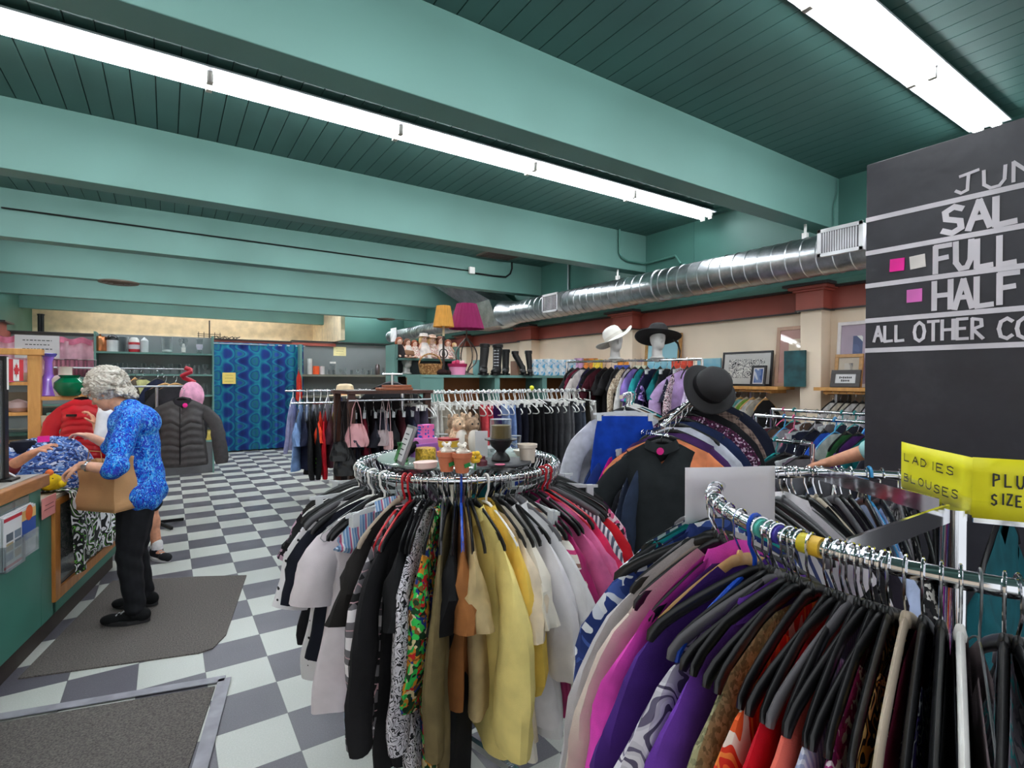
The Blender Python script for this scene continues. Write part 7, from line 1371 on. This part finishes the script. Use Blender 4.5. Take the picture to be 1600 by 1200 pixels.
# blue skirt and the jackets behind it
KP = dp(976, 620, 3.10); rail('clothes_rail', 'short chrome rail holding the bright blue pleated skirt', (KP.x - .05, KP.y - .02, KP.z), (KP.x + .52, KP.y + .42, KP.z), posts=1)
o = skirt(44, .155, .86, .25, .012).build('skirt', C('royalskirt', (16, 64, 172)), None, loc=KP, rz=R_(-36)); tag(o, 'bright royal blue pleated skirt on a clear clip hanger', 'skirt'); hang_hanger('clearclip', KP, R_(-36), 'bright royal blue pleated skirt', 'short rail')
rail_row([(d, s, 'jacket', C('sk_' + s.replace(' ', ''), c), h) for d, s, c, h in [('white jacket', 'white jacket', (206, 206, 214), 'black'), ('pale grey blazer', 'pale blazer', (190, 188, 190), 'white'), ('camel blazer', 'camel blazer', (186, 160, 128), 'whitetube'), ('olive black jacket', 'olive black jacket', (52, 48, 46), 'white'), ('turquoise cardigan', 'turquoise cardigan', (40, 170, 168), 'teal'), ('navy wool jacket', 'navy wool jacket', (40, 44, 62), 'white')]], 'the skirt rail', 'jackets on the skirt rail', (KP.x + .05, KP.y + .05, KP.z), (KP.x + .50, KP.y + .40, KP.z), R_(-30), 6)
# ================================================================== rails near the cream wall
W1a, W1b = at(1212, 641, x=4.0), at(1330, 645, x=4.0); W2a, W2b = at(1186, 652, x=3.62), at(1340, 656, x=3.62)
GC = [('black', (28, 28, 30)), ('charcoal', (56, 54, 58)), ('purple', (90, 40, 110)), ('cobalt', (30, 80, 180)), ('grey', (120, 116, 120)), ('wine', (96, 20, 50)), ('camouflage', None), ('teal', (20, 120, 124)), ('white', (206, 204, 206)), ('navy', (30, 36, 66)), ('brown', (92, 70, 58)), ('rose', (170, 60, 90)), ('slate', (80, 88, 104)), ('green', (50, 110, 60)), ('ink', (40, 38, 52)), ('silver', (160, 158, 164))]
camo = floral('print_camo', [(92, 84, 70), (60, 56, 48), (130, 116, 100), (40, 36, 34)], 24)
for nm, lab, p, q, rk, start in (('clothes_rail', 'long chrome rail of blouses nearest the cream wall', W1a, W1b, 'the wall rail', 0), ('clothes_rail', 'long chrome rail of mixed tops before the wall rail', W2a, W2b, 'the second wall rail', 5)):
    z = (p.z + q.z) / 2; e = Vector((p.x, .75, z)); rail(nm, lab, (p.x, p.y + .03, z), e); n = 17 if start == 0 else 20; its = []
    for i in range(n):
        c = GC[(i * 5 + start) % len(GC)]; k = ['shirt', 'tee', 'jacket', 'shirt'][i % 4]; w_ = {'shirt': 'blouse', 'tee': 'top', 'jacket': 'jacket'}[k]; a_ = ['soft', 'plain', 'long', 'light', 'thin'][(i * 5 + start) // len(GC) % 5]
        its.append((f'{a_} {c[0]} {w_}', f'{a_} {c[0]} {w_}', k, camo if c[1] is None else C('wr_' + c[0], c[1]), rnd.choice(['clearclip', 'black', 'black', 'whitetube', 'pink', 'skyblue', 'teal']) if k != 'x' else None))
    rail_row(its, rk, 'tops on ' + rk, (p.x, p.y - .02, z), (e.x, e.y + .1, z), R_(0), 8)
its = [('dark quilted jacket', 'quilted jacket', 'jacket', C('b3_quilt', (44, 46, 54)), 'black'), ('navy fleece', 'navy fleece', 'jacket', C('b3_navy', (30, 34, 60)), 'clearclip'), ('white tee', 'white tee', 'tee', C('b3_white', (206, 204, 208)), 'white'), ('lime green top', 'lime top', 'tank', C('b3_lime', (130, 200, 50)), 'clearclip'), ('teal jacket', 'teal jacket', 'jacket', C('b3_teal', (16, 110, 112)), 'teal'), ('plain black jacket', 'black jacket', 'jacket', C('b3_black', (26, 26, 28)), 'black'), ('lilac grey top', 'lilac top', 'tee', C('b3_lil', (150, 130, 150)), 'clearclip'), ('grey wool jacket', 'grey wool jacket', 'jacket', C('b3_grey', (110, 110, 116)), 'black')]
rail_row(its, 'the capped bar', 'clothes on the capped bar', (3.0, B3a.y, B3a.z), (3.0, B3b.y, B3a.z), R_(-8), 8)
rail('clothes_rail', 'short capped chrome bar of jackets beyond the waterfall stand', (3.0, B3a.y + .02, B3a.z), (3.0, B3b.y - .02, B3a.z))
# extra coats low between the stands
rail_row([('camouflage jacket', 'camouflage jacket', 'jacket', camo, 'black'), ('steel blue shirt', 'steel shirt', 'shirt', C('lo_steel', (96, 110, 140)), 'black'), ('navy print blouse', 'navy print blouse', 'shirt', floral('print_navy2', [(34, 40, 80), (190, 190, 206), (24, 26, 50)], 60), 'white'), ('cream knit', 'cream knit', 'jacket', C('lo_cream', (196, 184, 166)), 'black'), ('black parka', 'black parka', 'jacket', C('lo_black', (24, 24, 28)), 'black')], 'the low rail', 'coats on the low rail', (2.66, 1.55, 1.12), (3.02, 1.10, 1.12), R_(20), 8)
rail('clothes_rail', 'low chrome rail of coats behind the front round rack', (2.62, 1.60, 1.12), (3.06, 1.05, 1.12))
# wooden rods with clothes under the wall ledge
rd = random.Random(8)
for y0, y1, rk, where, n in ((2.84, 4.5, 'the far wall rod', 'under the pictures', 24), (1.42, 2.36, 'the near wall rod', 'under the black framed sign', 15)):
    t = thing('clothes_rod', f'pine clothes rod fixed to the cream wall {where}', 'clothes rack', (4.86, y0, 1.475)); MB().cyl((0, 0, 0), (0, y1 - y0, 0), .014, 10).build('rod', PINE, t)
    for y in (.02, y1 - y0 - .02): MB().bb(.0, .27, y - .012, y + .012, -.02, .03).build('bracket', PINE, t, False)
    its = []
    for i in range(n):
        if n == 15: nm, c = [('white', (222, 220, 220)), ('ivory', (226, 216, 200)), ('cream', (214, 206, 190)), ('chalk', (206, 204, 206)), ('linen', (196, 190, 180)), ('pearl', (210, 206, 214)), ('striped', None), ('jet', (22, 22, 24)), ('black', (30, 30, 32)), ('coal', (38, 36, 40)), ('ebony', (26, 24, 28)), ('onyx', (20, 20, 24)), ('graphite', (58, 58, 62)), ('iron grey', (90, 90, 94)), ('dark plum', (60, 30, 54))][i]
        else: nm, c = [('navy', (40, 44, 80)), ('denim blue', (64, 90, 150)), ('pale blue', (150, 180, 210)), ('scarlet', (186, 26, 44)), ('red striped', None), ('sky', (120, 170, 206)), ('aqua', (130, 190, 200)), ('lime', (130, 170, 70)), ('white', (216, 214, 214)), ('ivory', (206, 198, 184)), ('black', (26, 26, 28)), ('jet', (20, 20, 22)), ('leopard', 0)][i % 13]; nm = nm if i < 13 else 'faded ' + nm
        mt = stripes('stripe_bw', [(224, 224, 224), (24, 24, 26)], .05, 'Z') if c is None and n == 15 else stripes('stripe_red', [(190, 26, 50), (30, 24, 30)], .05, 'Z') if c is None else floral('print_leopard', [(24, 22, 24), (214, 206, 200), (40, 36, 36)], 60) if c == 0 else C('wl_' + nm.replace(' ', ''), c)
        its.append((nm + ' blouse', nm + ' blouse', ['shirt', 'tee'][i % 2], mt, 'wood' if (n == 24 and i % 2) else 'black' if n == 15 else 'tan'))
    rail_row(its[::-1], rk, 'blouses on ' + rk, (4.86, y0 + .03, 1.475), (4.86, y1 - .05, 1.475), R_(0), 5)
# ================================================================== pictures on the ledge
def picture(name, label, px0, px1, py0, py1, x, frame, mat_, art, fw=.03, lean=8, rz=90, z=None, border=.05):
    a = at(px0, py1, x=x); b_ = at(px1, py1, x=x); top = at((px0 + px1) / 2, py0, x=x); z = LZ if z is None else z; w = abs(a.y - b_.y); h = top.z - z
    t = thing(name, label, 'picture', (x, (a.y + b_.y) / 2, z)); t.rotation_euler = (0, R_(lean), 0)
    f = MB(); f.bb(-.02, 0, -w / 2, w / 2, 0, fw).bb(-.02, 0, -w / 2, w / 2, h - fw, h).bb(-.02, 0, -w / 2, -w / 2 + fw, fw, h - fw).bb(-.02, 0, w / 2 - fw, w / 2, fw, h - fw); f.build('frame', frame, t, False, bevel=.002)
    MB().bb(-.012, -.002, -w / 2 + fw, w / 2 - fw, fw, h - fw).build('mount', mat_, t, False)
    MB().bb(-.0135, -.0121, -w / 2 + fw + border, w / 2 - fw - border, fw + border, h - fw - border).build('artwork', art, t, False)
    return t, w, h
def gloss(m_): m_.node_tree.nodes['Principled BSDF'].inputs['Coat Weight'].default_value = 1; m_.node_tree.nodes['Principled BSDF'].inputs['Coat Roughness'].default_value = .03; return m_
FB = paint('frame_black', (34, 32, 36), .35); FG = wood('frame_gold', (150, 104, 50), (190, 140, 76), (1, 1, 1), .35, 20)
t, w, h = picture('framed_picture', 'black framed embroidery of dark flowers on white leaning on the ledge', 1128, 1206, 549, 596, 5.02, FB, gloss(paint('mount_grey', (196, 194, 190), .4, 0, .02)), gloss(swirl('embroidery', [(214, 212, 206), (218, 216, 210), (206, 204, 200), (60, 58, 62), (214, 212, 208), (90, 86, 90)], 16, 5)), .02, 6, border=.06)
picture('framed_picture', 'small black framed photo of blue water standing before the embroidery', 1173, 1196, 571, 597, 4.93, FB, gloss(paint('mount_white', (210, 206, 210), .3)), gloss(swirl('sea_print', [(70, 96, 150), (110, 130, 170), (190, 196, 206), (60, 80, 130)], 6, 3)), .022, 10, border=.012)
t, w, h = picture('framed_picture', 'large dusty rose framed needlework of a bear with flowers on the ledge', 1211, 1270, 509, 597, 5.06, paint('frame_rose', (186, 150, 128), .5), gloss(paint('mount_mauve', (186, 140, 132), .5, 0, .05)), gloss(floral('needlework', [(216, 196, 172), (222, 204, 182), (150, 100, 84), (206, 180, 158), (120, 84, 80), (218, 200, 178)], 16, .08)), .035, 5, border=.09)
tag(MB().box((0, 0, .17), (.02, .20, .34)).build('canvas', paint('canvas_teal', (40, 84, 88), .7, 0, .25, 8), None, False, loc=(4.94, at(1242, 590, x=4.94).y, LZ), rz=0), 'dark teal canvas leaning before the large needlework', 'picture')
t, w, h = picture('framed_picture', 'large white framed print of a pale figure beside the chalkboard', 1306, 1372, 501, 602, 5.06, paint('frame_white', (214, 206, 204), .4), gloss(paint('mount_lilac', (170, 150, 166), .5, 0, .05)), gloss(swirl('figure_print', [(96, 104, 140), (150, 150, 170), (226, 222, 220), (90, 96, 130)], 3, 2)), .03, 5, border=.10)
picture('framed_picture', 'gold framed small picture standing before the white framed print', 1303, 1347, 553, 600, 4.97, FG, gloss(paint('mount_sand', (186, 170, 150), .4)), gloss(swirl('gold_art', [(150, 140, 130), (190, 180, 170), (110, 104, 104)], 6, 3)), .03, 8, border=.05)
t, w, h = picture('framed_sign', 'black framed sign with two short lines of writing on the ledge', 1298, 1344, 578, 600, 4.90, paint('frame_dark', (44, 34, 30), .4), paint('sign_white', (214, 212, 212), .5), paint('sign_white', (214, 212, 212), .5), .035, 12, border=.01)
s = MB(); rd = random.Random(2)
for zz, n_, w0 in ((.56, 7, .22), (.38, 5, .15)):
    for i in range(n_): yy = w * (w0 - 2 * w0 * (i + .5) / n_); s.bb(-.0142, -.0136, yy - w * w0 / n_ * .7, yy + w * w0 / n_ * .7, h * zz - rd.uniform(.006, .010), h * zz + rd.uniform(.006, .010))
s.build('lettering', INK, t, False)
m, nt, b = newmat('landscape_art'); co = coords(nt); sx = nd(nt, 'ShaderNodeSeparateXYZ'); nt.links.new(co, sx.inputs[0]); k = mth(nt, 'ADD', mth(nt, 'MULTIPLY', sx.outputs['Z'], 2.6), mth(nt, 'MULTIPLY', noise(nt, co, 9, 3), .5))
nt.links.new(ramp(nt, k, [(0, (66, 110, 50)), (.35, (110, 150, 70)), (.5, (196, 150, 60)), (.62, (120, 170, 150)), (.8, (110, 180, 206)), (1, (150, 200, 214))]), b.inputs['Base Color'])
o = MB().box((0, 0, .15), (.02, .30, .30)).build('canvas_painting', m, None, False, loc=(5.03, at(1108, 590, x=5.03).y, LZ)); tag(o, 'unframed landscape painting of green fields and blue sky on the ledge', 'picture')
picture('framed_picture', 'wooden framed landscape half hidden behind the black hat', 1006, 1062, 522, 592, 5.06, FG, gloss(m), gloss(m), .045, 5, border=.01)
tag(MB().cyl((0, 0, 0), (0, 0, .02), .03, 12).lathe([(.03, .02), (.034, .06), (.001, .065)], 12).build('cup', paint('cup_aqua', (120, 180, 180), .4), None, loc=(4.93, at(1140, 597, x=4.93).y, LZ)), 'small aqua cup at the foot of the embroidery', 'cup')
# ================================================================== things on the glass top of the round rack
GZ = R1C.z + .032; gc = Vector((R1C.x - .015, R1C.y - .01, GZ)); GR = .325
t = thing('glass_tabletop', 'round glass tabletop resting on the middle round rack', 'tabletop', gc)
MB().lathe([(.001, -.008), (GR - .003, -.008), (GR, -.005), (GR, -.002), (GR - .003, 0), (.001, 0)], 64).build('glass', clear('table_glass', (206, 222, 214), .28, .85), t)
for i in range(4): a = i * math.pi / 2 + .3; MB().cyl((.2 * math.cos(a), .2 * math.sin(a), -.032), (.2 * math.cos(a), .2 * math.sin(a), -.008), .012, 10).build('support_pad', WHITEP, t)
def on_t(px, py): return at(px, py, z=GZ)
def tl(name, px, py, prof, mat, label, cat, parts=None, n=24, group=None):
    p = on_t(px, py); return lath(name, prof, mat, p.x, p.y, GZ, label, cat, group, parts, n)
TC = paint('terracotta', (206, 118, 82), .7); CER = paint('cream_glaze', (232, 222, 208), .35)
for px, py, lab in ((698, 736, 'terracotta pot with a mouse figurine, left one of the pair'), (722, 738, 'terracotta pot with a mouse figurine, right one of the pair')):
    p = on_t(px, py); t = thing('flower_pot', lab, 'flower pot', (p.x, p.y, GZ), 0, 'terracotta mouse pots'); MB().lathe([(.022, 0), (.030, .05), (.034, .052), (.035, .068), (.029, .068), (.028, .05)], 24).build('pot', TC, t)
    B_ = MB(); ell(B_, (0, 0, .070), (.022, .020, .016)); ell(B_, (0, -.006, .086), (.012, .014, .011)); [ell(B_, (q * .012, .0, .096), (.008, .004, .008)) for q in (-1, 1)]; [ell(B_, (q * .020, -.014, .070), (.007, .008, .006)) for q in (-1, 1)]; fuse(B_, 'mouse', CER, t, .0028, 2)
    for q in (-1, 1): MB().sph((q * .005, -.0185, .088), .0017, 6).build('eye', BLACKP, t)
    MB().box((.004, -.0305, .028), (.022, .003, .013), rot=Matrix.Rotation(R_(-14), 3, 'Y')).build('price_sticker', paint('sticker_green', (20, 130, 60), .6), t, False)
tl('soap_dish', 665, 732, [(.030, 0), (.036, .004), (.040, .024), (.036, .026), (.001, .027)], paint('blush_ceramic', (238, 206, 196), .4), 'pale pink oval dish at the front of the glass tabletop', 'dish').scale = (1.15, .8, 1)
tl('candle_jar', 665, 722, [(.036, 0), (.040, .006), (.040, .05), (.037, .055)], paint('gold_beads', (206, 164, 60), .35, .3, .3, 120), 'gold beaded candle jar behind the pink dish', 'candle')
p = on_t(667, 714); t = thing('gift_box', 'pink and blue polka dot gift box on a purple box', 'box', (p.x, p.y + .02, GZ), .2); MB().box((0, 0, .028), (.10, .07, .056)).build('lower_box', paint('gift_purple', (170, 110, 200), .5), t, False); MB().box((.0, 0, .066), (.085, .06, .02)).build('lid', paint('gift_lilac', (226, 140, 214), .5), t, False); MB().box((.005, 0, .104), (.055, .04, .055)).build('upper_box', dots('dots_gift', (236, 110, 180), (40, 90, 190), 75, .38), t, False)
p = on_t(620, 725); t = thing('photo_frame', 'silver framed card leaning at the left of the glass tabletop', 'picture frame', (p.x + .01, p.y, GZ)); t.rotation_euler = (R_(-20), 0, R_(-98)); MB().box((0, 0, .075), (.11, .012, .15)).build('frame', metal('frame_silver', (150, 148, 150), .3), t, False, bevel=.002); MB().box((0, -.007, .075), (.088, .002, .128)).build('card', paint('card_grey', (196, 194, 194), .6), t, False); s = MB(); [s.box((0, -.0085, .115 - .02 * i), (.05 - .008 * (i % 2), .0006, .004)) for i in range(5)]; s.build('printing', INK, t, False)
tag(MB().tube([(0, 0, .01), (.03, .02, .03), (.06, -.01, .05), (.09, .02, .03), (.07, .05, .012)], .022, 10).build('glove', C('glove_black', (26, 26, 28)), None, loc=on_t(630, 716)), 'black fabric glove lying behind the silver framed card', 'glove')
tag(MB().lathe([(.024, 0), (.028, .01), (.012, .06), (.016, .075)], 16).build('glass_bottle', clear('glass_green', (90, 190, 110), .35), None, loc=on_t(627, 722)), 'small green glass bottle next to the silver framed card', 'bottle')
tl('flower_pot', 701, 716, [(.034, 0), (.040, .05), (.042, .078), (.036, .078)], CER, 'painted pot with yellow band and red rim behind the mouse pots', 'flower pot', [('band', [(.0415, .048), (.043, .072)], paint('band_yellow', (236, 190, 60), .5)), ('rim', [(.0425, .074), (.044, .082), (.037, .082)], paint('rim_red', (176, 30, 40), .5))])
def critter(px, py, lab, col, belly, s=1.0, name='owl_figurine'):
    p = on_t(px, py); t = thing(name, lab, 'figurine', (p.x, p.y, GZ), 0, 'furry animal figurines on the tabletop'); B_ = MB(); ell(B_, (0, 0, .04 * s), (.026 * s, .024 * s, .040 * s)); ell(B_, (0, -.002, .088 * s), (.022 * s, .021 * s, .022 * s)); [ell(B_, (q * .015 * s, 0, .110 * s), (.006 * s, .005 * s, .010 * s)) for q in (-1, 1)]; [ell(B_, (q * .025 * s, -.004, .045 * s), (.008 * s, .012 * s, .024 * s)) for q in (-1, 1)]; ell(B_, (0, -.022 * s, .084 * s), (.006 * s, .007 * s, .005 * s)); fuse(B_, 'body', col, t, .003, 2)
    ell_ = MB(); ell(ell_, (0, -.014 * s, .044 * s), (.020 * s, .017 * s, .034 * s)); ell_.build('belly', belly, t)
    for q in (-1, 1): MB().sph((q * .009 * s, -.020 * s, .092 * s), .0028 * s, 6).build('eye', BLACKP, t)
FUR = paint('fur_tan', (206, 176, 146), .9, 0, .2, 90); FUR2 = paint('fur_brown', (160, 132, 108), .9, 0, .2, 90); BEL = paint('belly_white', (240, 232, 222), .9)
critter(718, 714, 'cream and tan owl figurine behind the mouse pots, left of two', FUR, BEL, 1.5); critter(737, 714, 'brown backed owl figurine behind the mouse pots, right of two', FUR2, BEL, 1.5)
critter(708, 702, 'small brown squirrel figurine at the back left of the owls', FUR2, FUR, 1.35, 'squirrel_figurine'); critter(728, 700, 'tan squirrel figurine at the back behind the owls', FUR, FUR, 1.4, 'squirrel_figurine')
p = on_t(752, 716); tag(MB().box((0, 0, .055), (.05, .012, .11)).build('card_box', paint('box_white', (216, 214, 216), .5), None, False, loc=(p.x, p.y, GZ), rz=-.4), 'upright white box behind the yellow flower', 'box')
t = thing('artificial_flower', 'yellow fabric flower beside the right mouse pot', 'flower', on_t(742, 734)); [MB().sph((.014 * math.cos(i * 1.05), -.004, .045 + .014 * math.sin(i * 1.05)), .009, 8, .012).build('petal', paint('petal_yellow', (246, 196, 50), .7), t) for i in range(6)]; MB().tube([(0, 0, 0), (.002, 0, .025), (0, 0, .045)], .003, 6).build('stem', paint('stem_green', (40, 120, 60), .6), t)
t = thing('candle', 'small plum candle on a clear glass dish', 'candle', on_t(753, 730)); MB().lathe([(.034, 0), (.036, .008), (.03, .006)], 20).build('dish', CLG, t); MB().lathe([(.020, .006), (.020, .024), (.012, .03), (.012, .04), (.001, .044)], 16).build('wax', paint('wax_plum', (92, 34, 46), .4), t)
p = on_t(789, 726); t = thing('slate_plate', 'round dark slate plate at the right of the tabletop', 'plate', (p.x + .01, p.y + .03, GZ)); MB().lathe([(.001, 0), (.105, 0), (.108, .006), (.105, .010), (.001, .010)], 36).build('plate', paint('slate', (54, 54, 58), .5), t)
t = thing('candle_holder', 'black footed candle stand with an olive candle in a glass', 'candle holder', (p.x, p.y + .03, GZ + .0105)); MB().lathe([(.034, 0), (.036, .006), (.030, .022), (.016, .034), (.018, .04), (.036, .056), (.044, .076), (.060, .080), (.062, .084), (.001, .084)], 28).build('stand', paint('stand_black', (34, 31, 32), .4), t); MB().lathe([(.038, .0845), (.041, .088), (.041, .158), (.0385, .158)], 28).build('glass', CLG, t); MB().lathe([(.037, .086), (.037, .135), (.001, .136)], 24).build('candle', paint('wax_olive', (122, 98, 44), .5), t)
tl('ceramic_pot', 824, 722, [(.028, 0), (.032, .055), (.038, .057), (.039, .070), (.034, .070), (.030, .05)], paint('cream_pot', (226, 212, 196), .35), 'cream ceramic pot with a thick rim at the right of the tabletop', 'pot'); tl('small_dish', 815, 712, [(.02, 0), (.034, .02), (.036, .024)], CER, 'small cream dish behind the ceramic pot', 'dish')
tl('trinket', 781, 731, [(.014, 0), (.02, .003), (.001, .006)], paint('trinket_pink', (226, 120, 150), .4), 'tiny pink trinket on the slate plate edge', 'trinket').location.z += .010
for px, py, k in ((765, 712, 'bowl'), (778, 706, 'jar'), (805, 706, 'goblet'), (690, 708, 'jar')):
    o = link(GN[k][0], GPM[k], None, None, on_t(px, py)); o.scale = (.7, .7, .55); tag(o, {765: 'clear glass bowl behind the plum candle', 778: 'clear glass jar behind the black candle stand', 805: 'clear goblet between the candle stand and cream pot', 690: 'clear glass jar behind the gold candle jar'}[px], 'glass')
# hangers of the far rails, too many to tell apart: one mass
vs, fs, mi, mats = [], [], [], []
for me, mt, M in MASS:
    if mt not in mats: mats.append(mt)
    k = mats.index(mt); b0 = len(vs); vs += [tuple(M @ v.co) for v in me.vertices]
    for p in me.polygons: fs.append(tuple(b0 + i for i in p.vertices)); mi.append(k)
me = bpy.data.meshes.new('clothes_hangers'); me.from_pydata(vs, [], fs); [me.materials.append(x) for x in mats]; me.polygons.foreach_set('material_index', mi); me.update()
o = bpy.data.objects.new('clothes_hangers', me); COL.objects.link(o); tag(o, 'crowded plastic and wire hangers on the far rails and wall rods', 'hangers', None, 'stuff')
for lab, obs_ in LABELS.items():
    if len(obs_) > 1 and not all(bpy.data.objects[n].get('group') for n in obs_): print('DUPLABEL', lab, obs_)
